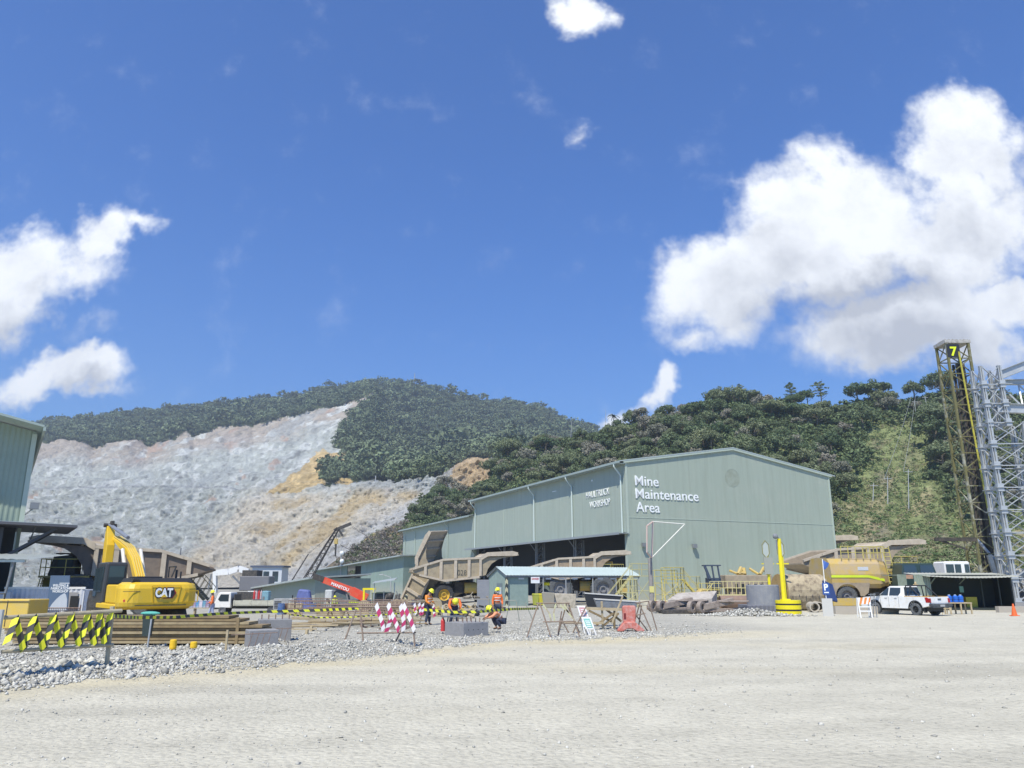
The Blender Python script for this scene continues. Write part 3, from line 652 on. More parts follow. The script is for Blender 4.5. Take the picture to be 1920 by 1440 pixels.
for s in (1,-1):
    xs=(-.95,W/2) if s==1 else (W+.95,W/2)
    z0=16.1-.95*2.6/(W/2)
    mb.hexa([(xs[0],-.25,z0+.05),(xs[1],-.25,18.75),(xs[1],LN+.3,18.75),(xs[0],LN+.3,z0+.05),(xs[0],-.25,z0+.17),(xs[1],-.25,18.87),(xs[1],LN+.3,18.87),(xs[0],LN+.3,z0+.17)])
mb.build('roof',zinc,b)
mb=MB(); mb.bb(-1.15,-.95,-.3,LN+.3,15.82,16.08); mb.bb(-.95,-.01,-.2,LN+.3,15.78,15.83); mb.build('gutter',mat('gutter_dark',(.30,.36,.34),.5),b)
for y in (.9,13.5,25.5,49.9):
    mb=MB(); mb.pipe([(-1.05,y,15.85),(-1.05,y,15.5),(-.16,y,14.5),(-.16,y,7.55)],.10,8); mb.build('downpipe',gutt,b)
mb=MB(); mb.bb(-.03,0,37.4,37.5,7.8,15.8); mb.build('wall_joint',trim,b)
mb=MB(); mb.bb(-1.3,.1,-.15,LN+1.2,7.55,7.62); mb.bb(-1.36,-1.28,-.15,LN+1.2,7.42,7.68); mb.build('canopy_lip',mat('lip_grey',(.27,.30,.31),.5),b)
for y in (13.5,25.5,37.5,49.5):
    mb=MB(); mb.bar((-1.2,y-.7,7.5),(.1,y-.7,5.9),.09); mb.build('brace',steel,b)
    mb=MB()
    for dx,dy in ((.3,0),(1.5,0),(.3,.5),(1.5,.5)): mb.bb(dx,dx+.16,y+dy,y+dy+.16,0,7.5)
    for k in range(7):
        z=.3+k*1.02
        for yy_ in (y+.08,y+.58): mb.bar((.38,yy_,z),(1.58,yy_,z+1.0),.08); mb.bar((.38,yy_,z),(1.58,yy_,z),.07)
    mb.build('lattice_column',steel,b)
mb=MB(); mb.bb(0.0,.5,.18,.7,0,7.7); mb.build('corner_column',trim,b)
mb=MB(); mb.bb(6,6.1,.5,LN-.5,0,15.9); mb.bb(.3,6,LN-.6,LN-.5,0,9); mb.bb(.3,6,.3,.35,0,15); mb.bb(.3,6,.4,LN-.7,8.1,8.2); mb.build('interior_shade_sheet',inner,b)  # near-black sheets: shade inside the doors put into their colour
mw,nt,bs=newmat('weathered_patch'); bs.inputs['Base Color'].default_value=(.25,.30,.245,1); bs.inputs['Roughness'].default_value=.8
tcp=N(nt,'ShaderNodeTexCoord'); gg=N(nt,'ShaderNodeTexNoise',i_Scale=1.2,i_Detail=4.0); nt.links.new(tcp.outputs['Object'],gg.inputs['Vector'])
nt.links.new(mixc(nt,ramp(nt,gg.outputs[0],[(.4,0.),(.6,1.)]),(.315,.36,.295),(.275,.31,.245)),bs.inputs['Base Color'])
mb=MB(); mb.lathe([(.02,0),(1.15,0),(1.15,.012)],(15.9,-.004,14.9),(0,-1,0),28); mb.build('round_stain',mw,b)  # thin disc standing for a round stain on the cladding
def fit(txt,wd,hc,x0,z0,m,par,bold=.02,ext=.1,dirx=Vector((1,0,0)),nrm=Vector((0,-1,0)),org=Vector((0,0,0)),name='lettering',shear=0):
    o=text(txt,1,ext,name,m,None,Matrix.Identity(4),bold=bold,sp=1.02,shear=shear); me=o.data
    xs=[v.co.x for v in me.vertices]; mx,Mx=min(xs),max(xs); s=wd/(Mx-mx); sy=hc/.70
    M=ML(org+dirx*(x0-mx*s)+Vector((0,0,z0)),dirx*s,Vector((0,0,1))*sy,nrm); me.transform(M); o.parent=par; return o
for t_,wd,z0 in (('Mine',3.35,13.3),('Maintenance',9.15,11.75),('Area',3.35,10.15)):
    fit(t_,wd,1.18,1.25,z0,white,b,org=Vector((0,-.06,0)),ext=.03,bold=.008,name='sign_letters')
for t_,wd,x0,z0 in (('HAULTRUCK',5.9,-9.7,12.55),('WORKSHOP',5.1,-8.8,11.25)):
    fit(t_,wd,.82,x0,z0,white,b,dirx=Vector((0,-1,0)),nrm=Vector((-1,0,0)),org=Vector((-.06,0,0)),name='sign_letters',bold=-.008,ext=.025)
for s in (2.0,9.2):
    mb=MB(); mb.bb(s-.25,s+.25,-.55,-.15,6.05,6.5); mb.bb(s-.05,s+.05,-.2,0,6.2,6.35); mb.build('wall_lamp_and_mark',gry,b)
mb=MB(); mb.bb(-.05,0,18.4,19.6,14.42,14.5); mb.bb(-.12,-.0,7.9,8.1,14.6,14.8); mb.build('wall_lamp_and_mark',white,b)  # long thin bar stands for small white lettering, not a lamp
# lower annex
A0=O+Vector((-.40,.9165,0))*LN; LA=46.0
b=thing('workshop_annex','lower sage green workshop wing joined to the far left end of the big workshop','workshop',A0,RZ)
mb=MB(); mb.bb(.0,.15,.02,LA,5.9,13.5); mb.xz([(0.15,0),(W-.5,0),(W-.5,13.5),(W/2,15.6),(0.15,13.5)],LA-.15,LA); mb.build('side_wall',cladY,b)
mb=MB()
for xs in ((-.95,W/2),(W+.95,W/2)):
    mb.hexa([(xs[0],.32,13.45),(xs[1],.32,15.7),(xs[1],LA+.3,15.7),(xs[0],LA+.3,13.45),(xs[0],.32,13.57),(xs[1],.32,15.82),(xs[1],LA+.3,15.82),(xs[0],LA+.3,13.57)])
mb.build('roof',zinc,b)
mb=MB(); mb.bb(-1.12,-.95,.32,LA+.3,13.25,13.5); mb.build('gutter',mat('gutter_dark',(0,0,0)),b)
for y in (14,36,44):
    mb=MB(); mb.pipe([(-1.0,y,13.3),(-.14,y,12.4),(-.14,y,5.9)],.07,6); mb.build('downpipe',trim,b)
mb=MB(); mb.bb(-1.1,.1,1.5,LA+.6,5.72,5.8); mb.build('canopy_lip',mat('lip_grey',(0,0,0)),b)
for y in (.4,15,30,44.5):
    mb=MB(); mb.bb(.2,.8,y,y+.5,-2,5.8); mb.build('column',steel,b)
mb=MB(); mb.bb(7,7.1,.5,LA-.5,-2,13.3); mb.bb(.8,7,LA-1,LA-.9,-2,9); mb.build('interior_shade_sheet',inner,b)  # near-black sheets carry the shade inside the wing in their colour
for t_,wd,x0,z0 in (('HEAVY EQUIPMENT',6.2,-27.5,10.2),('WORKSHOP',5.4,-26.5,8.7)):
    fit(t_,wd,.8,x0,z0,mat('pale_letters',(.62,.68,.65),.5),b,dirx=Vector((0,-1,0)),nrm=Vector((-1,0,0)),org=Vector((-.06,0,0)),name='sign_letters',bold=-.008,ext=.025)
# far low buildings on the left
def lowb(name,label,u0,v0,Y0,u1,v1,Y1,hb,dep,openings=()):
    a=P(u0,v0,Y0); c=P(u1,v1,Y1); o=thing(name,label,'building',(c.x,c.y,0)); d=Vector((a.x-c.x,a.y-c.y,0)); Ln=d.length; d.normalize(); n=Vector((-d.y,d.x,0)); n=n if n.x>0 else -n
    def q(s,w,z): p=d*s+n*w; return (p.x,p.y,z)
    zt=lambda s: c.z+(a.z-c.z)*s/Ln
    mb=MB(); segs=[0]+sorted(sum(([s0,s1] for s0,s1,_ in openings),[]))+[Ln]
    for s0,s1 in zip(segs[::2],segs[1::2]): mb.hexa([q(s0,0,-3),q(s1,0,-3),q(s1,.2,-3),q(s0,.2,-3),q(s0,0,zt(s0)),q(s1,0,zt(s1)),q(s1,.2,zt(s1)),q(s0,.2,zt(s0))])
    for s0,s1,h in openings: mb.hexa([q(s0,0,h),q(s1,0,h),q(s1,.2,h),q(s0,.2,h),q(s0,0,zt(s0)),q(s1,0,zt(s1)),q(s1,.2,zt(s1)),q(s0,.2,zt(s0))])
    mb.hexa([q(0,dep,-3),q(Ln,dep,-3),q(Ln,dep+.2,-3),q(0,dep+.2,-3),q(0,dep,zt(0)),q(Ln,dep,zt(Ln)),q(Ln,dep+.2,zt(Ln)),q(0,dep+.2,zt(0))])
    mb.hexa([q(0,.2,-3),q(.2,.2,-3),q(.2,dep,-3),q(0,dep,-3),q(0,.2,zt(0)),q(.2,.2,zt(0)),q(.2,dep,zt(0)),q(0,dep,zt(0))])
    mb.build('wall',mat('green_cladding_with_shade',(.25,.33,.29),.6,c2=(.21,.28,.25),sc=.1,ribs=2.2,ribs_axis='Y'),o)  # darker green: the wall's shade is put into the cladding colour
    mb=MB(); mb.hexa([q(-.5,-1.3,zt(0)-.1),q(Ln+.5,-1.3,zt(Ln)-.1),q(Ln+.5,dep,zt(Ln)+.5),q(-.5,dep,zt(0)+.5),q(-.5,-1.3,zt(0)+.12),q(Ln+.5,-1.3,zt(Ln)+.12),q(Ln+.5,dep,zt(Ln)+.72),q(-.5,dep,zt(0)+.72)]); mb.build('roof',zinc,o)
    if openings:
        mb=MB(); s0,s1,h=openings[0]; mb.hexa([q(s0,2,-3),q(s1,2,-3),q(s1,2.2,-3),q(s0,2.2,-3),q(s0,2,h),q(s1,2,h),q(s1,2.2,h),q(s0,2.2,h)]); mb.build('door_shade_sheet',inner,o)  # near-black sheet, shade behind the door put into its colour
    return o,q,Ln
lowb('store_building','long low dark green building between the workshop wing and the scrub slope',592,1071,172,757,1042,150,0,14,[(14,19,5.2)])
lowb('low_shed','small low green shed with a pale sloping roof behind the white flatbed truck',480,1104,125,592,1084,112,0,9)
# --- left edge building
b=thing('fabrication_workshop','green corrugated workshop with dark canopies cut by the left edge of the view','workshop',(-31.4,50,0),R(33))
def corr(mb,x0,x1,y,zb,zt,pitch=.26,dep=.03):
    n=int(abs(x1-x0)/pitch*2); vs=[]
    for k in range(n+1):
        x=x0+(x1-x0)*k/n; yy=y-(dep if k%4 in (1,2) else 0); vs+= [(x,yy,zb),(x,yy,zt(x))]
    mb.add(vs,[(2*k,2*k+2,2*k+3,2*k+1) for k in range(n)])
mb=MB(); rt=lambda x:11.75-.21*x
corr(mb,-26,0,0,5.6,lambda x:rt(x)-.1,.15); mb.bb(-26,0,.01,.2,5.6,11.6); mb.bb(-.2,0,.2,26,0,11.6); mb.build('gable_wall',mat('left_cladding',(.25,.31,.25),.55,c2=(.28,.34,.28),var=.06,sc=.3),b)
mb=MB(); mb.hexa([(.35,-2.1,rt(.35)),(-26,-2.1,rt(-26)),(-26,26,rt(-26)),(.35,26,rt(.35)),(.35,-2.1,rt(.35)+.14),(-26,-2.1,rt(-26)+.14),(-26,26,rt(-26)+.14),(.35,26,rt(.35)+.14)]); mb.bb(.3,.45,-2.1,26,11.45,11.72); mb.build('roof',mat('left_roof',(.33,.40,.36),.5),b)
mb=MB(); mb.bb(-.22,.06,-.09,.02,5.6,11.5); mb.build('corner_trim',mat('sage_trim',(0,0,0)),b)
mb=MB(); corr_pts=[(-26,6.1),(2.9,5.42)]
mb.hexa([(-26,-3.3,5.95),(2.9,-3.3,5.36),(2.9,5,5.36),(-26,5,5.95),(-26,-3.3,6.12),(2.9,-3.3,5.5),(2.9,5,5.5),(-26,5,6.12)]); mb.build('canopy',mat('canopy_dark',(.10,.10,.11),.6),b)
mb=MB(); mb.hexa([(-26,-3.28,6.13),(2.92,-3.28,5.51),(2.92,5,5.51),(-26,5,6.13),(-26,-3.28,6.16),(2.92,-3.28,5.54),(2.92,5,5.54),(-26,5,6.16)]); mb.build('canopy_sheet',zinc,b)
for a_,c_,w_ in (((1.9,-2.6,5.4),(-1.2,-2.2,3.2),.16),((1.9,4,5.4),(-1.2,4,3.2),.16),((.7,-2.5,5.4),(.5,-2.4,4.6),.06)):
    mb=MB(); mb.bar(a_,c_,w_); mb.build('brace',mat('dark_steel',(.055,.055,.06),.5),b)
mb=MB(); mb.bb(-2.6,-1.2,-2.4,-1.6,0,5.6); mb.bb(-1.15,-.95,-2.2,-1.9,0,5.3); mb.bb(-8,-3,-2.2,-1.6,0,5.6); mb.build('column',mat('dark_steel',(0,0,0)),b)
mb=MB(); mb.bb(-26,-.3,.2,.3,0,5.6); mb.build('lower_wall',inner,b)  # near-black: shade under the canopy put into the wall colour
l=MB(); l.bb(-2.45,-1.75,-1.25,-.75,6.95,7.5); l.bb(-2.5,-1.7,-1.3,-.7,7.5,7.58); lm=l.build('floodlight',mat('lamp_housing',(.30,.30,.29),.5),b); l=MB(); l.bar((-2.1,-.9,7.0),(-2.25,0,6.5),.08); l.build('lamp_arm',steel,lm)
l=MB(); l.bb(.25,.75,-.8,-.3,6.6,7.0); l.bar((.4,-.5,6.6),(0,.1,6.2),.06); l.build('floodlight',gry,b)
b=thing('small_canopy','small corrugated lean-to roof on a grey post at the left edge',"shelter",(-29.5,44,0))
mb=MB(); n=60
vs=[]
for k in range(n+1):
    x=-12+15.1*k/n; z=3.42-.012*(x)*1.0+(.035 if k%2 else 0); vs+=[(x,-1.2,z-.13),(x,3,z+.25)]
mb.add(vs,[(2*k,2*k+2,2*k+3,2*k+1) for k in range(n)]); mb.bb(-12,3,-1.1,-.95,3.12,3.26); mb.build('roof_sheet',zinc,b)
for a_,c_ in (((1.9,-.9,-.2),(2.3,-.9,3.2)),((-3,-.9,-.2),(-3,-.9,3.2))):
    mb=MB(); mb.tube(a_,c_,.07,8); mb.build('post',steel,b)
mb=MB(); mb.bb(-12,1.7,.2,.35,0.0,1.55); mb.build('low_panel',mat('pale_blue_panel',(.32,.37,.43),.6),b)
# --- open shed with kiosk in front of the workshop
S0=Vector((-.47,70,0)); b=thing('open_shed','low open shed with a pale green sheet roof in front of the workshop doors','shed',S0,RZ)
mb=MB(); n=90; vs=[]
for k in range(n+1):
    x=-.1+14.0*k/n; dz=.03 if k%2 else 0; vs+=[(x,-.1,2.62+dz),(x,2.3,3.42+dz),(x,4.7,2.62+dz)]
mb.add(vs,sum([[(3*k,3*k+3,3*k+4,3*k+1),(3*k+1,3*k+4,3*k+5,3*k+2)] for k in range(n)],[])); mb.build('roof',mat('pale_green_roof',(.48,.56,.52),.4,c2=(.42,.50,.46)),b)
mb=MB(); mb.bb(0,13.8,.02,.1,2.46,2.6); mb.bar((0,0,2.55),(0,2.3,3.36),.08,.16); mb.bar((0,4.6,2.55),(0,2.3,3.36),.08,.16); mb.build('roof_beam',steel,b)
for x in (3.6,5.9,8.7,11.2,13.7):
    for y in (.06,4.5):
        mb=MB(); mb.tube((x,y,0),(x,y,2.5),.05,6); mb.build('post',mat('galvanised_post',(.42,.44,.45),.5,metal=.3),b)
for x in (1.2+1.35*np.arange(9)): 
    mb=MB(); mb.bb(x,x+.55,.12,.2,2.28,2.42); mb.build('lamp_tube',mat('tube_cover',(.6,.62,.62),.5),b)
kg=mat('kiosk_green',(.27,.35,.31),.6,c2=(.22,.29,.26))
mb=MB(); mb.bb(.1,2.2,.25,.33,0,2.5); mb.yz([(.33,0),(4.5,0),(4.5,2.55),(2.3,3.3),(.33,2.55)],.1,.18); mb.build('kiosk_wall',kg,b)
mb=MB(); mb.bb(.04,.1,1.2,2.4,0,1.95); d_=mb.build('kiosk_door',mat('door_grey',(.16,.20,.21),.5),b)
for y0,z0 in ((1.3,1.0),(1.85,1.0),(1.3,.3),(1.85,.3)):
    mb=MB(); mb.bb(.015,.04,y0,y0+.42,z0,z0+.6); mb.build('door_pane',mat('pale_pane',(.50,.55,.57),.2),d_)
mb=MB(); mb.bb(-.05,.12,-.02,.22,0,2.45); 
stp,nt,bs=newmat('hazard_stripes'); tcs=N(nt,'ShaderNodeTexCoord'); wv_=N(nt,'ShaderNodeTexWave',bands_direction='DIAGONAL',i_Scale=.9); nt.links.new(tcs.outputs['Object'],wv_.inputs['Vector'])
nt.links.new(mixc(nt,ramp(nt,wv_.outputs[1],[(.49,0.),(.51,1.)]),(.55,.52,.33),(.05,.055,.05)),bs.inputs['Base Color'])
mb.build('striped_post',stp,b)
sg=MB(); sg.bb(2.35,3.2,-.05,-.01,1.95,2.5); sb=sg.build('danger_board',white,b)
red=mat('sign_red',(.55,.05,.05),.5)
fit('DANGER',.7,.16,2.42,2.25,red,sb,org=Vector((0,-.06,0)),ext=.004,bold=.02); 
# steel tower and frame at the right edge
galv=mat('galvanised_steel',(.44,.46,.47),.45,metal=.2,c2=(.35,.375,.39),sc=1.2,lo=.4,hi=.7)
TB=P(1862,1100,70); TX=AX(1903,70,1130)+1.55; t=thing('steel_tower','pale grey bolted lattice steel tower rising at the right edge','steel tower',(TX,70,0),R(-8))
def lattice(par,x0,x1,y0,y1,z0,z1,n,cw,bw,mt,plates=True,nm='lattice'):
    ch=MB()
    for x in (x0,x1):
        for y in (y0,y1):
            ch.bb(x-cw/2,x+cw/2,y-.03,y+.03,z0,z1); ch.bb(x-.03,x+.03,y-cw/2,y+cw/2,z0,z1)
            ch.bb(x-cw/2,x-cw/2+.05,y-cw/2,y+cw/2,z0,z1)
    ch.build('chord',mt,par)
    br=MB(); pl=MB(); h=(z1-z0)/n
    for k in range(n):
        a,c=z0+k*h,z0+(k+1)*h
        for y in (y0,y1):
            br.bar((x0,y,a),(x1,y,c),bw,.06); br.bar((x1,y,a),(x0,y,c),bw,.06); br.bar((x0,y,a),(x1,y,a),bw,.08)
        for x in (x0,x1):
            br.bar((x,y0,a),(x,y1,c),.06,bw); br.bar((x,y1,a),(x,y0,c),.06,bw); br.bar((x,y0,a),(x,y1,a),.08,bw)
        for x in (x0,x1):
            for y in (y0,y1): pl.bb(x-cw*.95,x+cw*.95,y-cw*.9,y+cw*.9,a-.03,a+.03); pl.bb(x-cw*.62,x+cw*.62,y-cw*.62,y+cw*.62,a-.35,a+.35)
    br.add(pl.v,pl.f); br.build('bracing',mt,par)
lattice(t,-1.2,1.75,0,2.2,.35,16.4,8,.42,.16,galv)
lattice(t,-1.15,.45,.1,2.0,16.4,21.9,3,.38,.15,galv)
mb=MB(); mb.bb(-1.8,2.4,-.6,2.8,-.3,.3); mb.build('footing',conc,t)
def ibeam(mb,a,b_,w,h):
    a=Vector(a);b_=Vector(b_); d=(b_-a).normalized(); s=d.cross(Vector((0,0,1))).normalized(); u=s.cross(d); mb.bar(a+u*h/2,b_+u*h/2,w,.05); mb.bar(a-u*h/2,b_-u*h/2,w,.05); mb.bar(a,b_,.05,h)
mb=MB(); ibeam(mb,(.5,.3,21.0),(7.5,.3,23.6),.5,.75); mb.build('rafter_beam',galv,t)
mb=MB(); ibeam(mb,(.5,1.5,20.6),(7.5,1.5,20.4),.4,.45); ibeam(mb,(-.2,.2,17.8),(7.5,.2,17.3),.5,.8); mb.build('cross_beam',galv,t)
mb=MB()
for k in range(4): mb.bar((.9+1.6*k,1.4,20.3),(2.2+1.6*k,.6,17.9),.14); mb.bar((2.2+1.6*k,.6,17.9),(2.5+1.6*k,1.4,20.3),.12)
mb.build('web_member',galv,t)
# =================== VEHICLES ===================
dust=mat('dusty_tan_paint',(.36,.295,.21),.8,c2=(.24,.20,.15),sc=.8,lo=.4,hi=.7,bump=.2,bsc=4)
dust2=mat('pale_dusty_steel',(.52,.45,.35),.8,c2=(.40,.34,.26),sc=1.0,lo=.4,hi=.7)
dusty_y=mat('dusty_yellow',(.52,.37,.08),.6,c2=(.42,.34,.20),sc=1.1,lo=.42,hi=.68)
dkm=mat('dark_machinery',(.045,.042,.04),.7,c2=(.12,.105,.085),sc=2)
tyr=mat('tyre_rubber',(.075,.085,.095),.8,c2=(.16,.165,.165),sc=3,lo=.4,hi=.7); tyrd=mat('tyre_dark',(.03,.03,.032),.85,c2=(.07,.07,.07))
rimy=mat('rim_yellow',(.62,.40,.04),.5,c2=(.40,.30,.12)); rimw=mat('rim_steel',(.30,.30,.31),.5,metal=.4)
whp=mat('white_paint',(.78,.78,.76),.35,c2=(.66,.62,.54),sc=1.5,lo=.5,hi=.75,var=.02); blk=mat('black_plastic',(.022,.024,.026),.55)
gl=glass('window_glass',(.035,.05,.06)); bluegl=glass('window_glass_blue',(.04,.06,.07))
rail_y=mat('yellow_rail_paint',(.55,.46,.10),.55,c2=(.42,.38,.22),sc=3)
def wheel(par,x,y,z,r,w,side=-1,rim=rimw,ty=tyr,lugs=28,nm='wheel'):
    """side: -1 outer face towards -y"""
    c=(x,y,z); ax=(0,1,0)
    mb=MB(); mb.lathe([(r*.56,-w*.46),(r*.62,-w/2),(r*.90,-w*.5),(r*.98,-w*.38),(r*.985,w*.38),(r*.90,w*.5),(r*.62,w/2),(r*.56,w*.46),(r*.56,-w*.46)],c,ax,36)
    for k in range(lugs):
        a=2*PI*k/lugs; M=Matrix.Rotation(-a,3,'Y'); p=M@Vector((r*.985,0,0)); mb.box((x+p.x,y-w*.22,z+p.z),(r*.06,w*.46,r*.11),M=M); 
        a2=a+PI/lugs; M=Matrix.Rotation(-a2,3,'Y'); p=M@Vector((r*.985,0,0)); mb.box((x+p.x,y+w*.22,z+p.z),(r*.06,w*.46,r*.11),M=M)
    t=mb.build(nm,ty,par)
    mb=MB(); h=side*w; mb.lathe([(.01,h*.10),(r*.16,h*.10),(r*.18,h*.30),(r*.26,h*.30),(r*.30,h*.08),(r*.46,h*.12),(r*.56,h*.46),(r*.60,h*.46),(r*.56,h*.30),(r*.56,-h*.4)],c,ax,28)
    for k in range(8):
        a=2*PI*k/8; mb.tube((x+math.cos(a)*r*.22,y+h*.30,z+math.sin(a)*r*.22),(x+math.cos(a)*r*.22,y+h*.34,z+math.sin(a)*r*.22),r*.025,6)
    mb.build('rim',rim,t,smooth=False); return t
def railing(mb,pts,h=1.05,r=.03,step=1.2,mid=True):
    for a,b in zip(pts[:-1],pts[1:]):
        a=Vector(a);b=Vector(b);L_=(b-a).length; n=max(1,round(L_/step)); u=Vector((0,0,h))
        mb.tube(a+u,b+u,r,6)
        if mid: mb.tube(a+u*.5,b+u*.5,r*.8,6)
        for k in range(n+1): p=a+(b-a)*k/n; mb.tube(p,p+u,r,6)
def ladder(mb,a,b,wv,n=7,r=.03):
    a=Vector(a);b=Vector(b);w_=Vector(wv); mb.tube(a-w_,b-w_,r,5); mb.tube(a+w_,b+w_,r,5)
    for k in range(n): p=a+(b-a)*(k+.5)/n; mb.tube(p-w_,p+w_,r*.8,5)
def dump_body(par,m=dust,m2=dust2,hw=2.45,canopy=True,ribs=True,rail=False,M=None,number=None,numcol=None):
    mb=MB()
    side=[(-3.4,3.3),(-2.5,3.0),(.0,2.35),(3.5,2.75),(3.9,3.3),(3.9,4.72),(-.2,4.5),(-1.6,4.05),(-3.2,3.55)]
    for s in (-1,1):
        mb.xz(side,s*hw-.05,s*hw+.05)
    fl=[(-3.4,3.3),(-2.5,3.0),(0,2.35),(3.5,2.75),(4.0,4.0),(4.05,4.72),(3.93,4.74),(3.86,4.0),(3.4,2.87),(0,2.48),(-2.5,3.12),(-3.4,3.4)]
    mb.xz(fl,-hw+.05,hw-.05)
    body=mb.build('dump_body',m,par)
    for s in (-1,1):
        r=MB(); y=s*(hw+.13)
        for x,z0,z1,w_ in ((-2.0,3.0,3.95,.28),(-.4,2.55,4.42,.3),(1.1,2.55,4.5,.3),(2.5,2.7,4.6,.3),(3.7,2.9,4.65,.26)): r.bb(x-w_/2,x+w_/2,y-.1,y+.1,z0,z1)
        r.bar((-3.3,y,3.58),(-1.6,y,4.1),.22,.2); r.bar((-1.65,y,4.08),(-.2,y,4.52),.22,.2); r.bar((-.25,y,4.52),(3.95,y,4.74),.24,.2)
        r.bar((-2.6,y,3.0),(0,y,2.42),.2,.2); r.bar((0,y,2.42),(3.6,y,2.8),.2,.22)
        r.build('rib_frame',m2,body)
    if canopy:
        c=MB()
        cp=[(3.85,4.68),(4.5,4.98),(7.2,5.12),(7.75,5.0),(7.75,5.1),(7.2,5.28),(4.4,5.12),(3.8,4.86)]
        c.xz(cp,-hw-.2,hw+.2)
        for s in (-1,1): c.xz([(3.8,4.5),(4.5,4.9),(7.6,4.98),(7.7,5.3),(7.1,5.45),(4.4,5.3),(3.8,4.95)],s*(hw+.2)-.06,s*(hw+.2)+.06)
        for x in (4.6,5.6,6.6): c.bb(x-.08,x+.08,-hw,hw,4.78+.03*(x-4.6),5.0)
        c.build('canopy',m2,body)
        for s in (-1,1):
            c=MB(); c.xz([(3.85,4.75),(7.5,4.97),(6.6,4.86),(5.6,4.6),(4.9,4.15),(4.5,3.6),(4.3,3.0),(3.9,2.9)],s*(hw-.02)-.05,s*(hw-.02)+.05); c.build('arch_plate',m,body)
    if number: fit(number,.95,.55,1.32,2.95,numcol,body,org=Vector((0,-hw-.06,0)),ext=.01,bold=.0)
    return body
def haul_truck(name,label,loc,rz,sc=1,wr=1.33,rim=rimy,ty=tyr,front=True,number=None,wmat=dust,deck=True,cabm=None,group=None,mirror=False):
    t=thing(name,label,'haul truck',loc,rz,group); t.scale=(sc,)*3
    dump_body(t,m=wmat,number=number,numcol=mat('number_dark',(.07,.07,.06),.6))
    mb=MB()
    for s in (-.7,.7): mb.bb(-.8,6.4,s-.18,s+.18,1.5,2.15)
    mb.tube((0,-1.7,wr),(0,1.7,wr),.5,12); mb.tube((4.6,-1.9,wr),(4.6,1.9,wr),.3,10); mb.bb(1.2,3.4,-1.2,1.2,1.2,2.3); mb.tube((1.4,-.9,1.6),(2.6,-1.0,2.7),.16,8); mb.tube((1.4,.9,1.6),(2.6,1.0,2.7),.16,8)
    mb.build('chassis',dkm,t)
    for s in (-1,1):
        mb=MB(); mb.tube((2.2,s*1.3,1.7),(3.7,s*1.3,1.7),.55,14); mb.build('fuel_tank',dusty_y,t)
    for s in (-1,1):
        wheel(t,0,s*2.1,wr,wr,.75,side=s,rim=rim,ty=ty,nm='rear_wheel'); wheel(t,0,s*1.3,wr,wr,.72,side=s,rim=rim,ty=ty,nm='rear_wheel')
        if front: wheel(t,4.6,s*2.1,wr,wr,.8,side=s,rim=rim,ty=ty,nm='front_wheel')
    if deck:
        mb=MB(); mb.bb(3.95,6.9,-2.5,2.5,2.78,2.9); mb.bb(5.9,6.9,-1.15,1.15,1.3,2.78); mb.bb(3.9,6.0,-.9,.9,2.1,2.78); mb.bb(6.6,7.15,-2.4,2.4,1.0,1.5); mb.build('front_deck',dusty_y,t)
        mb=MB(); mb.bb(6.9,6.96,-1.0,1.0,1.55,2.65)
        for k in range(9): mb.bb(6.96,7.0,-1,1,1.6+k*.115,1.64+k*.115)
        mb.build('grille',dkm,t)
        mb=MB(); mb.hexa([(4.9,.35,2.9),(6.5,.35,2.9),(6.5,2.1,2.9),(4.9,2.1,2.9),(4.95,.45,4.35),(6.2,.45,4.35),(6.2,2.0,4.35),(4.95,2.0,4.35)]); cab=mb.build('cab',cabm or dusty_y,t,bevel=.05)
        mb=MB(); mb.bb(5.1,6.0,2.02,2.12,3.45,4.15); mb.hexa([(6.36,.55,3.4),(6.45,.55,3.4),(6.45,1.95,3.4),(6.36,1.95,3.4),(6.18,.55,4.2),(6.27,.55,4.2),(6.27,1.9,4.2),(6.18,1.9,4.2)]); mb.bb(5.1,6.0,.36,.42,3.45,4.15); mb.build('cab_window',gl,cab)
        mb=MB(); railing(mb,[(4.0,-2.45,2.9),(6.85,-2.45,2.9),(6.85,2.45,2.9),(4.0,2.45,2.9)]); mb.build('deck_railing',rail_y,t)
        mb=MB(); ladder(mb,(7.15,-1.7,.7),(6.9,-1.5,2.9),(0,.3,0)); ladder(mb,(7.15,1.7,.7),(6.9,1.5,2.9),(0,.3,0)); mb.build('ladder',rail_y,t)
        for s in (-1,1):
            mb=MB(); mb.tube((7.15,s*1.9,1.25),(7.2,s*1.9,1.25),.14,10); mb.tube((7.15,s*1.5,1.25),(7.2,s*1.5,1.25),.14,10); mb.build('headlight',white,t)
    return t
def gl_(x,y): return (x,y,ground_z(x,y))
# big truck on the left, facing the camera's left
x=AX(228,60); haul_truck('haul_truck','huge dusty haul truck with dark canopy standing behind the yellow excavator',(x+2.2,61.5,-.75),R(197),sc=1.12,wr=1.5,wmat=mat('body_brown_with_shade',(.20,.16,.125),.8,c2=(.14,.115,.095)),rim=rimw,cabm=dkm)  # darker brown: shade under the canopy put into the body colour
# truck carrying number 028
haul_truck('haul_truck','tan haul truck with the number 028 on its body beside the green kiosk',(AX(832,84)-.2,84,-.25),R(11),sc=1.0,wr=1.02,rim=rimy,number='028',ty=tyrd,deck=False,wmat=mat('tan_body',(.37,.31,.21),.8,c2=(.24,.20,.145),sc=.7))
# truck half hidden by the shed
haul_truck('haul_truck','tan haul truck with huge blue grey tyres parked behind the open shed',(AX(1052,84)-.3,84.5,0),R(3),sc=.97,wr=1.35,rim=rimw,wmat=mat('tan_body2',(.35,.27,.185),.8,c2=(.24,.19,.14)))
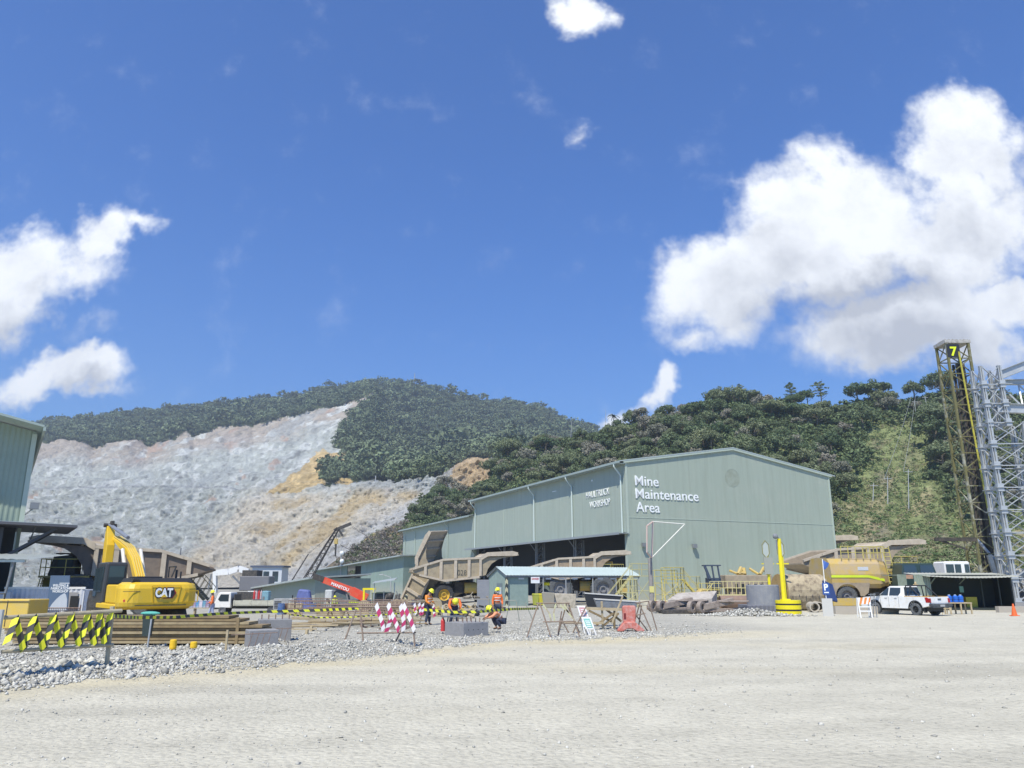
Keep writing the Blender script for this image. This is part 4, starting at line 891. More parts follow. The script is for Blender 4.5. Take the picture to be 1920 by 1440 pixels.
# right hand truck and the one behind it
haul_truck('haul_truck','long tan haul truck with railed deck parked right of the big workshop',(AX(1555,78),78,0),R(4),sc=1.12,wr=1.45,rim=rimw)
haul_truck('haul_truck','haul truck with dark arched canopy half hidden behind the right corner of the workshop',(AX(1592,118)-12.0,118,0),R(2),sc=1.6,wr=1.4,rim=rimw,wmat=mat('body_brown_with_shade',(0,0,0)),deck=False)  # same brown with shade put into the body colour
# tipped body
t=thing('raised_dump_body','weathered truck body tipped up steeply behind the stooping worker','dump body',(AX(783,90),90,-.8),0)
M_t=Matrix.Rotation(R(-57),4,'Y')
e=thing('x','x','x'); bd=dump_body(e,m=mat('tan_body',(0,0,0)),canopy=True)
for o_ in [bd]+list(bd.children): pass
bpy.context.view_layer.update()
bd.parent=t; bd.name='tipped_body'
bd.rotation_euler=(R(8),R(-60),R(-22)); bd.location=(3.1,0,-.9); bd.scale=(1.02,)*3
for ch in [o for o in col.objects if o.parent==bd and o.name.startswith('canopy')]: pass
bpy.data.objects.remove(e)
mb=MB(); mb.bb(0,5.5,-.9,-.6,1.2,1.7); mb.bb(0,5.5,.6,.9,1.2,1.7); mb.tube((1.5,0,1.5),(3.4,0,4.2),.15,8); mb.build('chassis',dkm,t)
wheel(t,.8,-1.7,.8,.9,.6,rim=rimy,ty=tyrd); wheel(t,.8,1.7,.8,.9,.6,rim=rimy,ty=tyrd)
# water tanker
t=thing('water_tanker','dusty yellow water tanker with a lime stripe in front of the right haul truck','tanker',(AX(1590,69),69,0),R(2)); 
mb=MB(); sec=[(-1.9,1.55),(-2.15,1.9),(-2.2,2.7),(-2.0,3.55),(-1.5,4.0),(1.5,4.0),(2.0,3.55),(2.2,2.7),(2.15,1.9),(1.9,1.55)]
n=len(sec); secf=[(y*.9,1.9+(z-1.9)*.8+.15) for y,z in sec]
mb.add([(-2.4,y,z) for y,z in sec]+[(1.9,y,z) for y,z in sec]+[(2.75,y*.93,z*.97+.08) for y,z in secf],[tuple(range(n))]+[(k,(k+1)%n,n+(k+1)%n,n+k) for k in range(n)]+[(n+k,n+(k+1)%n,2*n+(k+1)%n,2*n+k) for k in range(n)]+[tuple(range(3*n-1,2*n-1,-1))])
tk=mb.build('tank',mat('tank_yellow',(.50,.35,.09),.5,c2=(.44,.34,.21),sc=.5,lo=.4,hi=.62),t,bevel=.08)
mb=MB(); mb.bb(-2.4,.8,-2.225,-2.2,2.42,2.62); mb.hexa([(.8,-2.225,2.42),(2.2,-2.16,2.1),(2.2,-2.1,2.1),(.8,-2.2,2.42),(.8,-2.225,2.62),(2.2,-2.16,2.32),(2.2,-2.1,2.32),(.8,-2.2,2.62)]); mb.build('lime_stripe',mat('lime_reflective',(.62,.75,.04),.4),tk)
mb=MB(); mb.bb(.0,.9,-2.16,-2.12,3.0,3.3); mb.build('tank_plate',mat('pale_plate',(.55,.57,.58),.5),tk)
arch=[(-2.4,.7)]+[(-1.05+1.05*math.cos(a),.9+1.0*math.sin(a)) for a in [PI-PI*k/10 for k in range(11)]]+[(.3,.9),(.7,1.2),(.9,2.0),(-2.4,2.0)]
for y0,y1 in ((-2.18,-2.08),(2.08,2.18)):
    mb=MB(); mb.xz(arch,y0,y1); mb.build('side_skirt',dust,t)
mb=MB(); mb.bb(-2.3,3.8,-.8,.8,.9,1.6); mb.bb(3.0,4.6,-1.5,1.5,1.0,2.6); mb.tube((2.8,-1.2,3.3),(3.2,-1.9,2.0),.12,8); mb.build('chassis',dkm,t)
mb=MB(); mb.bb(4.3,5.0,-1.8,1.8,.9,1.3); mb.bb(2.9,4.4,-1.9,1.9,2.55,2.65); mb.hexa([(3.2,-1.6,1.9),(4.6,-1.6,1.9),(4.6,-.3,1.9),(3.2,-.3,1.9),(3.3,-1.5,3.0),(4.4,-1.5,3.0),(4.4,-.4,3.0),(3.3,-.4,3.0)]); mb.build('cab',dusty_y,t,bevel=.06)
wheel(t,-1.05,-1.75,.85,.88,.6,rim=rimw); wheel(t,-1.05,1.75,.85,.88,.6,rim=rimw); wheel(t,3.6,-1.6,.85,.88,.6,rim=rimw,ty=tyrd); wheel(t,3.6,1.6,.85,.88,.6,rim=rimw,ty=tyrd)
mb=MB(); mb.bb(-2.9,.6,-2.6,-2.35,.15,.75); mb.bb(-2.9,-2.6,-2.6,2.4,.15,.75); mb.build('bumper_guard',dusty_y,t)
mb=MB(); railing(mb,[(-1.2,-1.9,4.0),(2.6,-1.9,4.0),(2.6,1.9,4.0)],h=1.0,step=.62,r=.035); ladder(mb,(3.0,-2.0,1.9),(2.7,-1.9,5.0),(.28,0,0),9,.04); mb.build('tank_railing',rail_y,t)
# ---- excavator
yel=mat('machine_yellow',(.72,.47,.03),.35,c2=(.66,.47,.09),sc=1.0,lo=.5,hi=.8,var=.03); dy=mat('deep_yellow',(.62,.38,.01),.4)
ex,ey_=P(266,1100,33).x,33; t=thing('excavator','yellow tracked excavator seen from behind with its boom raised','excavator',(ex-1.15,ey_+2.3,-.03),R(40))
def rr(x0,x1,y0,y1,r,n=5):
    p=[]
    for cx_,cy_,a0 in ((x1-r,y0+r,-90),(x1-r,y1-r*.3,0),(x0+r,y1-r*.3,90),(x0+r,y0+r,180)):
        rad=r if a0 in (-90,180) else r*.3; cx_=(x1-rad if cx_>0 else x0+rad)
        for k in range(n+1): a=R(a0+90*k/n); p.append((cx_+rad*math.cos(a),cy_+rad*math.sin(a)))
    return p
mb=MB(); rings=[]
for z,ins in ((1.08,.13),(1.14,.03),(1.3,0),(1.85,0),(2.02,.05),(2.1,.18)):
    rings.append([(x,y,z) for x,y in rr(-1.52+ins,1.52-ins,-3.3+ins*1.2,-2.2,.62)])
n=len(rings[0]); mb.add(sum(rings,[]),[(i*n+k,i*n+(k+1)%n,(i+1)*n+(k+1)%n,(i+1)*n+k) for i in range(5) for k in range(n)]+[tuple(range(n-1,-1,-1)),tuple(range(5*n,6*n))])
cw=mb.build('counterweight',yel,t,smooth=False,bevel=.02,seg=2)
def emb(poly,z,w=.028,d=-3.315,m=dy,nm='recess_line'):
    mb=MB()
    for a,b in zip(poly,poly[1:]+poly[:1]): mb.bar((a[0],d,a[1]),(b[0],d,b[1]),w,.02,up=(0,1,0))
    return mb.build(nm,m,cw)
emb([(-.42,1.95),(.72,1.95),(.62,1.28),(-.32,1.28)],0); emb([(1.45,1.75),(.95,1.75),(.82,1.3),(1.45,1.3)],0)
mb=MB(); mb.bb(-1.5,-.85,-3.31,-3.29,1.73,1.75); mb.bb(-1.0,1.0,-3.31,-3.28,1.17,1.2); mb.build('panel_gap',dkm,cw)
mb=MB(); mb.xz([(.15,1.88),(.42,1.88),(.56,1.67),(.42,1.45),(.05,1.45),(.05,1.6)],-3.335,-3.32); mb.build('hexagon_badge',mat('badge_red',(.35,.02,.02),.4),cw)
mb=MB(); mb.xz([(.17,1.86),(.39,1.86),(.51,1.67),(.39,1.48),(.10,1.48),(.10,1.6)],-3.345,-3.336); mb.build('badge_centre',blk,cw)
fit('CAT',.74,.36,-.31,1.51,blk,cw,org=Vector((0,-3.352,0)),ext=.004,bold=.085,name='logo_outline'); fit('CAT',.68,.32,-.28,1.53,white,cw,org=Vector((0,-3.368,0)),ext=.006,bold=.045,name='logo_letters')
mb=MB(); mb.xz([(-.07,1.5),(.20,1.5),(.065,1.62)],-3.392,-3.378); mb.build('logo_triangle',yel,cw)
mb=MB(); mb.tube((-1.32,-3.02,1.38),(-1.36,-3.1,1.38),.05,10); mb.build('reflector',red,cw)
mb=MB(); mb.bb(-1.5,1.5,-2.25,.9,1.0,1.25); mb.bb(-1.5,-.9,-2.25,-.6,1.25,2.0); mb.bb(.7,1.5,-2.25,1.6,1.25,2.0); mb.bb(-.9,.7,-2.25,-.4,1.25,1.95); mb.build('upper_frame',yel,t,bevel=.05)
mb=MB(); mb.bb(-1.52,-.72,-2.3,.6,1.02,1.22); mb.build('side_sill',yel,t,bevel=.03)
mb=MB(); mb.hexa([(-1.15,-3.0,2.08),(1.3,-3.0,2.08),(1.3,-1.3,2.08),(-1.15,-1.3,2.08),(-1.05,-2.9,2.27),(1.2,-2.9,2.27),(1.2,-1.4,2.27),(-1.05,-1.4,2.27)]); mb.bb(-.9,.1,-2.8,-1.6,2.27,2.33); 
for k in range(5): mb.bb(-1.14,-.85,-3.02,-2.98,2.10+k*.035,2.12+k*.035)
mb.build('engine_hood',mat('hood_black',(.035,.035,.037),.45),t,bevel=.05)
mb=MB(); mb.tube((.82,-2.2,2.25),(.82,-2.2,2.62),.05,8); mb.tube((1.1,-1.9,2.2),(1.1,-1.9,2.55),.035,6); mb.build('exhaust',blk,t)
mb=MB(); mb.pipe([(.6,-2.3,2.3),(.75,-2.3,2.75),(.8,-1.2,2.75),(.8,-1.2,2.3)],.03,6); mb.build('grab_rail',blk,t)
mb=MB(); mb.hexa([(-1.5,.05,1.2),(-.55,.05,1.2),(-.55,1.8,1.2),(-1.5,1.8,1.2),(-1.46,.02,2.95),(-.58,.02,2.95),(-.58,1.55,2.95),(-1.46,1.55,2.95)]); cab=mb.build('cab',mat('cab_dark',(.05,.052,.055),.4),t,bevel=.09,seg=2)
mb=MB(); mb.bb(-1.33,-.72,-.01,.03,2.05,2.78); mb.build('rear_window',bluegl,cab); mb=MB(); mb.bb(-1.53,-1.47,.25,.95,1.7,2.75); mb.bb(-1.53,-1.47,1.05,1.6,1.5,2.7); mb.build('side_window',bluegl,cab); mb=MB(); mb.bb(-1.4,-.7,-.03,-.005,2.02,2.05); mb.build('window_trim',blk,cab)
# boom
bp_=[(.2,1.55),(.9,2.1),(1.9,2.9),(3.0,3.4),(4.2,3.7),(5.6,4.15)]
top_=[(0,1.75),(.6,2.3),(1.7,3.15),(2.9,3.68),(4.15,3.98),(5.7,4.3)]
mb=MB(); mb.yz(bp_+top_[::-1],-.06,.36); boom=mb.build('boom',yel,t,bevel=.02)
mb=MB()
for x in (-.0,.1,.2,.3): mb.pipe([(x,y-.02,z+.05) for y,z in top_[1:]],.03,6)
mb.build('hydraulic_hoses',mat('hose_yellow',(.62,.47,.12),.5),boom)
mb=MB(); mb.tube((-.25,.9,1.6),(-.25,2.7,3.6),.085,8); mb.tube((.55,.9,1.6),(.55,2.7,3.6),.085,8); mb.build('boom_cylinder',mat('cylinder_white',(.6,.58,.52),.4),t)
mb=MB(); mb.tube((.15,3.6,4.2),(-.15,5.5,4.8),.09,8); mb.tube((-.15,5.5,4.8),(-.25,6.1,4.95),.05,8,); mb.build('stick_cylinder',mat('cylinder_grey',(.20,.22,.26),.4),t)
mb=MB(); mb.yz([(5.5,3.9),(5.9,4.85),(6.12,4.9),(6.15,4.0),(6.0,2.3),(5.9,1.6),(5.6,1.7),(5.5,2.6)],-.32,.05); mb.build('stick',yel,t,bevel=.02)
mb=MB(); mb.bb(-.15,-.0,5.9,6.2,4.9,5.12); mb.tube((-.45,6.05,4.9),(.15,6.05,4.9),.1,8); mb.build('stick_pin',dkm,t)
mb=MB(); mb.yz([(5.6,1.7),(6.1,1.7),(6.4,1.1),(6.2,.5),(5.4,.15),(4.7,.3),(5.3,.9)],-.7,.55); mb.build('bucket',dkm,t)
for s in (-1,1):
    mb=MB(); pr=[(-2.0,.35),(-1.8,.1),(1.9,.1),(2.2,.35),(2.2,.75),(1.9,.98),(-1.8,.98),(-2.0,.75)]; mb.yz(pr,s*1.2-.3,s*1.2+.3)
    for k in range(20): mb.bb(s*1.2-.32,s*1.2+.32,-1.85+k*.2,-1.73+k*.2,.05,.1); mb.bb(s*1.2-.32,s*1.2+.32,-1.85+k*.2,-1.73+k*.2,.98,1.03)
    mb.build('track',dkm,t)
# ---- pickup
def car_windows(par,polys,y,m=gl,nm='side_window',t=.03):
    for p in polys:
        mb=MB(); mb.xz(p,y-t/2,y+t/2); mb.build(nm,m,par)
def pickup():
    x0=AX(1690,52.5); t=thing('pickup_truck','white dusty double cab pickup truck parked by the green container shelter','pickup',(x0,52.5,0),R(114))
    t.scale=(1,-1,1) if False else (1,1,1)
    L2,Wd=2.65,.9
    def arc(cx_,r,a0=PI,a1=0,n=9): return [(cx_+r*math.cos(a0+(a1-a0)*k/n),.42+r*math.sin(a0+(a1-a0)*k/n)) for k in range(n+1)]
    low=[(-2.62,.62),(-2.1,.5)]+arc(-1.62,.47)+[(1.0,.42)]+arc(1.47,.47)+[(2.2,.42),(2.62,.5),(2.68,.75),(2.6,.98),(2.35,1.08),(1.25,1.16),(.95,1.18),(-.75,1.2),(-.8,1.16),(-2.64,1.16),(-2.66,.8)]
    mb=MB(); mb.xz(low,-Wd,Wd); body=mb.build('body',whp,t,bevel=.05,seg=2)
    mb=MB(); 
    lo=[(1.28,1.14),(-.78,1.14)]; hi=[(.42,1.80),(-.62,1.82)]
    v=[(1.28,-.86,1.14),(1.28,.86,1.14),(-.80,.86,1.14),(-.80,-.86,1.14),(.40,-.66,1.80),(.40,.66,1.80),(-.66,.66,1.82),(-.66,-.66,1.82)]
    mb.hexa(v); cb=mb.build('cabin',whp,t,bevel=.06,seg=2)
    def win(pts,nm):
        # pts on the side plane (x,z), follow tumblehome
        for s in (-1,1):
            mb=MB(); vs=[]
            for off in (.0,.03):
                for x,z in pts: vs.append((x,s*(.875-(z-1.14)*.30+off-.012),z))
            k=len(pts); mb.add(vs,[tuple(range(k)),tuple(range(2*k-1,k-1,-1))]+[(i,(i+1)%k,k+(i+1)%k,k+i) for i in range(k)]); mb.build(nm,gl,cb)
    win([(1.05,1.22),(.42,1.22),(.40,1.70),(.52,1.68)],'front_side_window'); win([(.30,1.22),(-.38,1.22),(-.52,1.40),(-.50,1.70),(.28,1.71)],'rear_side_window')
    mb=MB(); mb.hexa([(1.22,-.76,1.2),(1.24,.76,1.2),(1.2,.76,1.2),(1.2,-.76,1.2),(.50,-.60,1.75),(.50,.60,1.75),(.46,.60,1.75),(.46,-.60,1.75)]); mb.build('windscreen',gl,cb)
    mb=MB(); mb.hexa([(-.805,-.72,1.25),(-.77,-.72,1.25),(-.77,.72,1.25),(-.805,.72,1.25),(-.705,-.6,1.74),(-.67,-.6,1.74),(-.67,.6,1.74),(-.705,.6,1.74)]); mb.build('rear_window',gl,cb)
    mb=MB(); mb.bb(-2.55,-.9,-.8,.8,1.162,1.17); mb.build('bed_liner',blk,t)
    mb=MB(); 
    for s in (-1,1): mb.bb(-2.64,-.85,s*.86-.04,s*.86+.04,1.16,1.2)
    mb.build('bed_rail_trim',mat('orange_strip',(.6,.36,.08),.5),t)
    mb=MB()
    for s in (-1,1): mb.pipe([(-.95,s*.8,1.18),(-.92,s*.72,1.84),(-1.25,s*.72,1.84),(-1.6,s*.78,1.5),(-1.95,s*.8,1.18)],.035,8); mb.tube((-1.25,s*.72,1.84),(-1.15,s*.8,1.18),.03,6)
    mb.tube((-.95,-.72,1.84),(-.95,.72,1.84),.035,8); mb.tube((-1.25,-.72,1.84),(-1.25,.72,1.84),.035,8); mb.build('roll_bar',blk,t)
    mb=MB(); mb.bb(-1.2,-1.0,-.12,.12,1.86,1.93); mb.lathe([(.07,0),(.07,.1),(.03,.16)],(-1.1,0,1.93),(0,0,1),10,capends=True); mb.build('roof_beacon',mat('beacon_amber',(.5,.38,.2),.3),t)
    mb=MB(); mb.bb(-2.84,-2.64,-.86,.86,.52,.74); mb.bb(-2.86,-2.6,-.9,-.5,.6,.74); mb.bb(-2.86,-2.6,.5,.9,.6,.74); mb.build('rear_bumper',mat('bumper_dark',(.07,.075,.08),.4),t)
    mb=MB(); mb.bb(-2.87,-2.845,-.2,.2,.58,.70); mb.build('number_plate',mat('plate_dull',(.4,.4,.4),.6),t)
    mb=MB(); mb.bb(-2.69,-2.665,-.14,.14,1.0,1.06); mb.build('tailgate_handle',blk,t)
    for s in (-1,1):
        mb=MB(); mb.xz([(-2.69,.82),(-2.42,.82),(-2.36,1.12),(-2.5,1.14),(-2.69,1.05)],s*.915-.02,s*.915+.0); mb.bb(-2.70,-2.66,s*.78,s*.915,.82,1.08); mb.build('tail_light',mat('tail_red',(.35,.01,.015),.25),t)
        mb=MB(); mb.bb(2.5,2.66,s*.6,s*.88,.82,1.0); mb.build('headlight',bluegl,t)
        for xx in (.55,-.2):
            mb=MB(); mb.bb(xx-.09,xx+.09,s*.905-.02,s*.905+.02,1.03,1.07); mb.build('door_handle',mat('handle_grey',(.35,.35,.35),.4),t)
        mb=MB(); mb.bb(1.0,1.2,s*1.0-.1,s*1.0+.1,1.2,1.4); mb.build('mirror',blk,t)
        mb=MB(); mb.bb(-.42,-.40,s*.902,s*.906,.5,1.12); mb.bb(.34,.36,s*.902,s*.906,.5,1.12); mb.bb(1.0,1.02,s*.902,s*.906,.6,1.12); mb.build('door_gap',mat('gap_grey',(.2,.2,.2),.8),t)
        for xx in (-1.62,1.47): wheel(t,xx,s*.80,.385,.385,.26,side=s,rim=blk,ty=tyr,lugs=22)
        mb=MB(); mb.bb(-2.2,-2.17,s*.6,s*.88,.2,.6); mb.build('mud_flap',blk,t)
        for xx in (-1.62,1.47):
            mb=MB()
            for k in range(9):
                a0,a1=PI*k/9,PI*(k+1)/9; mb.bar((xx+.5*math.cos(a0),s*.905,.42+.5*math.sin(a0)),(xx+.5*math.cos(a1),s*.905,.42+.5*math.sin(a1)),.06,.05,up=(0,1,0))
            mb.build('wheel_arch',blk,t)
    mb=MB(); mb.bb(-2.3,2.3,-.7,.7,.28,.5); mb.build('underbody',blk,t)
pickup()
# ---- small white flatbed truck
t=thing('flatbed_truck','small white cab-over flatbed truck behind the yellow hazard tape','truck',(AX(475,84),84,-1.15),R(180))
mb=MB(); mb.xz([(1.9,.6),(3.55,.6),(3.62,1.1),(3.3,2.05),(3.1,2.15),(1.95,2.15)],-.95,.95); cb=mb.build('cab',whp,t,bevel=.07,seg=2)
for s in (-1,1):
    mb=MB(); mb.xz([(2.15,1.25),(3.05,1.25),(3.25,1.45),(3.0,1.95),(2.15,1.95)],s*.96-.01,s*.96+.01); mb.build('side_window',gl,cb)
mb=MB(); mb.hexa([(3.6,-.82,1.3),(3.6,.82,1.3),(3.56,.82,1.3),(3.56,-.82,1.3),(3.36,-.8,1.98),(3.36,.8,1.98),(3.32,.8,1.98),(3.32,-.8,1.98)]); mb.build('windscreen',gl,cb)
mb=MB(); mb.bb(3.55,3.68,-.9,.9,.45,.7); mb.build('bumper',mat('bumper_dark',(0,0,0)),t)
bedm=mat('bed_cream',(.50,.50,.42),.6,c2=(.42,.40,.33))
mb=MB(); mb.bb(-3.6,1.6,-1.05,1.05,.8,.9); mb.bb(-3.6,1.6,-1.08,-1.04,.9,1.35); mb.bb(-3.6,1.6,1.04,1.08,.9,1.35); mb.bb(-3.64,-3.6,-1.05,1.05,.9,1.35)
for x in (-3.6,-1.9,-.2,1.5): mb.bb(x-.05,x+.05,-1.12,-1.08,.8,1.38); mb.bb(x-.05,x+.05,1.08,1.12,.8,1.38)
mb.build('flatbed',bedm,t)
mb=MB(); mb.bb(1.5,1.6,-1,1,.9,1.95); mb.bb(1.62,1.85,-.5,.5,.8,1.6); mb.build('headboard',dkm,t)
mb=MB(); mb.bb(-3.5,3.3,-.4,.4,.5,.8); mb.build('chassis',blk,t)
for x in (-2.3,2.75):
    for s in (-1,1): wheel(t,x,s*.82,.38,.38,.25,side=s,rim=rimw,lugs=16)
# ---- red telehandler
t=thing('telehandler','red telescopic handler with its boom raised to the left in the far yard','telehandler',(AX(668,82),82,-.95),0)
redp=mat('handler_red',(.72,.07,.03),.4,c2=(.6,.16,.08)); 
q=lambda u,v: (P(u,v,81).x-t.location.x,-1.0,P(u,v,81).z-t.location.z)
a=Vector(q(606,1087)); m_=Vector(q(660,1108)); c=Vector(q(688,1122))
mb=MB(); mb.bar(m_+Vector((-.0,0,0)),c,.6,.85); mb.build('boom_base',redp,t); mb=MB(); mb.bar(a,m_+Vector((.2,0,0)),.45,.6); bm=mb.build('boom',redp,t)
mb=MB(); mb.bar(a+Vector((-1.0,0,.35)),a+Vector((.1,0,0)),.5,.55); mb.build('boom_head',dkm,t)
dvec=(m_-a).normalized(); fitm=ML(a+dvec*.9+Vector((0,-.24,-.17)),dvec,dvec.cross(Vector((0,1,0)))*-1 if False else Vector((-dvec.z,0,dvec.x))*1,Vector((0,-1,0)))
text('MANITOU',.42,.004,'boom_lettering',white,bm,fitm,bold=.012)
mb=MB(); mb.bb(-2.4,1.6,-1.1,1.1,.6,1.25); mb.build('chassis',mat('handler_grey',(.22,.23,.24),.5),t,bevel=.1)
mb=MB(); ar=[(-2.2,1.2),(-2.1,2.0),(-1.7,2.35),(-.9,2.35),(-.6,1.2)]
mb.pipe([(x,-1.0,z) for x,z in ar],.08,8); mb.pipe([(x,-.1,z) for x,z in ar],.08,8); mb.build('cab_frame',mat('handler_grey',(0,0,0)),t)
mb=MB(); mb.xz([(-2.1,1.25),(-2.05,1.95),(-1.7,2.25),(-.95,2.25),(-.7,1.25)],-.95,-.2); mb.build('cab_glass',glass('pale_glass',(.12,.15,.16)),t)
mb=MB(); mb.bb(-.5,.9,-1.12,-1.1,.95,1.15); mb.build('lime_decal',mat('lime_reflective',(0,0,0)),t)
for x in (-1.9,1.0):
    for s in (-1,1): wheel(t,x,s*1.1,.55,.6,.42,side=s,rim=rimw,lugs=18)
# yellow gate frame
gx_=AX(692,78); t=thing('yellow_gate_frame','bright yellow square portal frame beside the red telehandler','frame',(gx_,78,-.9)); yp=mat('safety_yellow',(.80,.68,.01),.4,c2=(.7,.55,.05),lo=.55,hi=.8)
mb=MB(); mb.bb(-.55,-.38,-.1,.1,0,2.2); mb.build('post',yp,t); mb=MB(); mb.bb(.42,.59,-.1,.1,0,2.2); mb.build('post',yp,t); mb=MB(); mb.bb(-.6,.64,-.1,.1,2.2,2.38); mb.build('crossbar',yp,t)
# ---- white excavator far left centre
t=thing('excavator','dusty white tracked excavator with folded arm far behind the flatbed truck','excavator',(AX(447,125),125,-1.3),0)
qq=lambda u,v: (P(u,v,124).x-t.location.x,0,P(u,v,124).z-t.location.z)
mb=MB(); pts=[qq(473,1088),(qq(462,1072)),qq(444,1066),qq(425,1072),qq(398,1074)]
for a,b_ in zip(pts[:-1],pts[1:]): mb.bar(a,b_,.7,.9)
mb.build('boom',whp,t); mb=MB(); mb.bar(qq(399,1071),qq(399,1112),.5,.75); mb.build('stick',whp,t); mb=MB(); mb.bar(qq(392,1076),qq(386,1104),.2); mb.bar(qq(415,1069),qq(445,1068),.22); mb.bar(qq(432,1080),qq(455,1103),.25); mb.build('cylinder',steel,t)
mb=MB(); mb.bb(.6,5.2,-1.5,1.5,2.0,4.2); mb.build('machine_house',mat('house_grey',(.16,.16,.17),.6),t,bevel=.1); mb=MB(); mb.bb(.9,3.2,-1.4,1.4,4.2,5.1); mb.build('engine_cover',dkm,t)
mb=MB(); mb.bb(-.5,4.8,-1.7,1.7,.2,1.8); mb.build('track',dkm,t)
t=thing('site_cabin','white and blue site cabin frame behind the low green shed roof','cabin',(AX(505,140),140,-1.5),0)
mb=MB(); mb.bb(-2.6,2.6,-2,2,3.0,6.0); mb.build('cabin_wall',mat('pale_panel',(.55,.58,.6),.5),t)
for k in range(3):
    mb=MB(); mb.bb(-2.2+k*1.6,-1.2+k*1.6,-2.05,-2,3.6,5.3); mb.build('window',gl,t)
mb=MB(); mb.bb(-2.9,2.9,-2.3,2.3,6.0,6.3); mb.build('roof',mat('roof_navy',(.08,.10,.15),.5),t); mb=MB(); mb.bar((-3.4,-2.2,3.0),(-1.8,-2.2,.4),.3); mb.bb(-2.6,2.6,-2.0,2,-1,3.0); mb.build('base',whp,t)
# ---- lattice crane
A=P(573,1092,160); B=P(634,990,160); t=thing('lattice_crane','dark lattice boom crane leaning right in front of the rock face','crane',(A.x,160,-1.5))
mb=MB(); a=Vector((0,0,A.z+1.5)); b_=Vector((B.x-A.x,0,B.z+1.5)); d=(b_-a).normalized(); s_=d.cross(Vector((0,1,0)))
offs=[(s_*k1+Vector((0,k2,0))) for k1 in (-.75,.75) for k2 in (-.75,.75)]
for o_ in offs: mb.tube(a+o_*.9,b_+o_*.35,.11,5)
nn=16
for k in range(nn):
    f0,f1=k/nn,(k+1)/nn; g0=.9-.55*f0; g1=.9-.55*f1
    for i,j in ((0,2),(1,3),(0,1),(2,3)):
        p,q_=(i,j) if k%2 else (j,i); mb.tube(a+(b_-a)*f0+offs[p]*g0,a+(b_-a)*f1+offs[q_]*g1,.055,4)
mb.build('lattice_boom',dkm,t)
mb=MB(); mb.bar(b_+Vector((-.8,0,-.5)),b_+Vector((2.6,0,.9)),.5,.6); mb.bar(b_,b_+Vector((1.0,0,-1.6)),.4); mb.build('boom_tip',dkm,t)
hx_=P(631,1000,160).x-A.x; mb=MB(); mb.tube((hx_,0,P(631,998,160).z+1.5),(hx_,0,P(631,1010,160).z+1.5),.06,5); mb.tube((hx_,0,P(631,1020,160).z+1.5),(hx_,0,P(631,1043,160).z+1.5),.18,6); mb.build('hoist_rope',dkm,t)
mb=MB(); mb.bb(hx_-.35,hx_+.35,-.3,.3,P(631,1020,160).z+1.5,P(631,1010,160).z+1.5); mb.build('hook_block',dusty_y,t)
mb=MB(); mb.bb(-5,1.5,-1.6,1.6,1.3,3.6); mb.bb(-4.6,2.5,-2.2,2.2,0,1.3); mb.build('crane_house',dkm,t); mb=MB(); mb.tube((-3,0,3.4),(0.2,0,9),.12,5); mb.tube((.2,0,9),b_,.03,4); mb.build('mast',dkm,t)
# ---- drill rig
t=thing('drill_rig','tall rusty drilling rig mast with a yellow 7 at its top beside the steel tower','drill rig',(AX(1853,78,1090),78,0))
base=Vector((0,0,1.4)); topp=P(1785,648,78)-t.location; d=(topp-base).normalized(); Lm=(topp-base).length
M3=Matrix((Vector((1,0,0)),Vector((0,1,0)),d)).transposed(); 
mt_=mat('rusty_mast',(.15,.14,.055),.7,c2=(.36,.36,.30),sc=.25,lo=.52,hi=.64); mdk=mat('mast_dark',(.05,.045,.04),.7,c2=(.12,.10,.07))
def T3(x,y,z): return base+Vector((1,0,0))*x+Vector((0,1,0))*y+d*z
mb=MB(); hw_,hd=1.15,.95
for x in (-hw_,hw_):
    for y in (-hd,hd): mb.bar(T3(x,y,0),T3(x,y,Lm),.22)
mb.build('mast_chord',mt_,t)
mb=MB(); nn=15
for k in range(nn):
    z0,z1=Lm*k/nn,Lm*(k+1)/nn
    for y in (-hd,hd):
        mb.bar(T3(-hw_,y,z0),T3(hw_,y,z0),.10)
        (mb.bar(T3(-hw_,y,z0),T3(hw_,y,z1),.09) if k%2 else mb.bar(T3(hw_,y,z0),T3(-hw_,y,z1),.09))
    for x in (-hw_,hw_):
        mb.bar(T3(x,-hd,z0),T3(x,hd,z0),.10); (mb.bar(T3(x,-hd,z0),T3(x,hd,z1),.09) if k%2 else mb.bar(T3(x,hd,z0),T3(x,-hd,z1),.09))
mb.build('mast_bracing',mt_,t)
for x,y,r_ in ((.25,.1,.16),(.6,.3,.16),(.85,0,.15),(.55,-.25,.12),(.1,.5,.14)):
    mb=MB(); mb.tube(T3(x,y,1.5),T3(x,y,Lm-2.0),r_,8); mb.build('drill_pipe',mdk,t)
mb=MB(); mb.tube(T3(.45,-hd-.15,6),T3(-.05,-hd-.15,Lm-1),.09,6); mb.build('hose_guide',mat('guide_yellow',(.50,.46,.06),.5,c2=(.25,.22,.05)),t)
mb=MB(); mb.add([T3(-hw_-.1,-hd-.12,Lm-1.6),T3(.1,-hd-.12,Lm-1.6),T3(.1,-hd-.12,Lm-.15),T3(-hw_-.1,-hd-.12,Lm-.15),T3(-hw_-.1,-hd-.05,Lm-1.6),T3(.1,-hd-.05,Lm-1.6),T3(.1,-hd-.05,Lm-.15),T3(-hw_-.1,-hd-.05,Lm-.15)],[(0,1,2,3),(7,6,5,4),(0,4,5,1),(1,5,6,2),(2,6,7,3),(3,7,4,0)]); nb_=mb.build('number_board',blk,t)
text('7',1.35,.01,'number',mat('neon_yellow',(.75,.85,.02),.4),nb_,ML(T3(-.95,-hd-.16,Lm-1.42),Vector((1,0,0)),d,Vector((0,-1,0))),bold=.04)
mb=MB(); mb.box(tuple(T3(0,0,Lm+.15)),(2.7,2.2,.35))
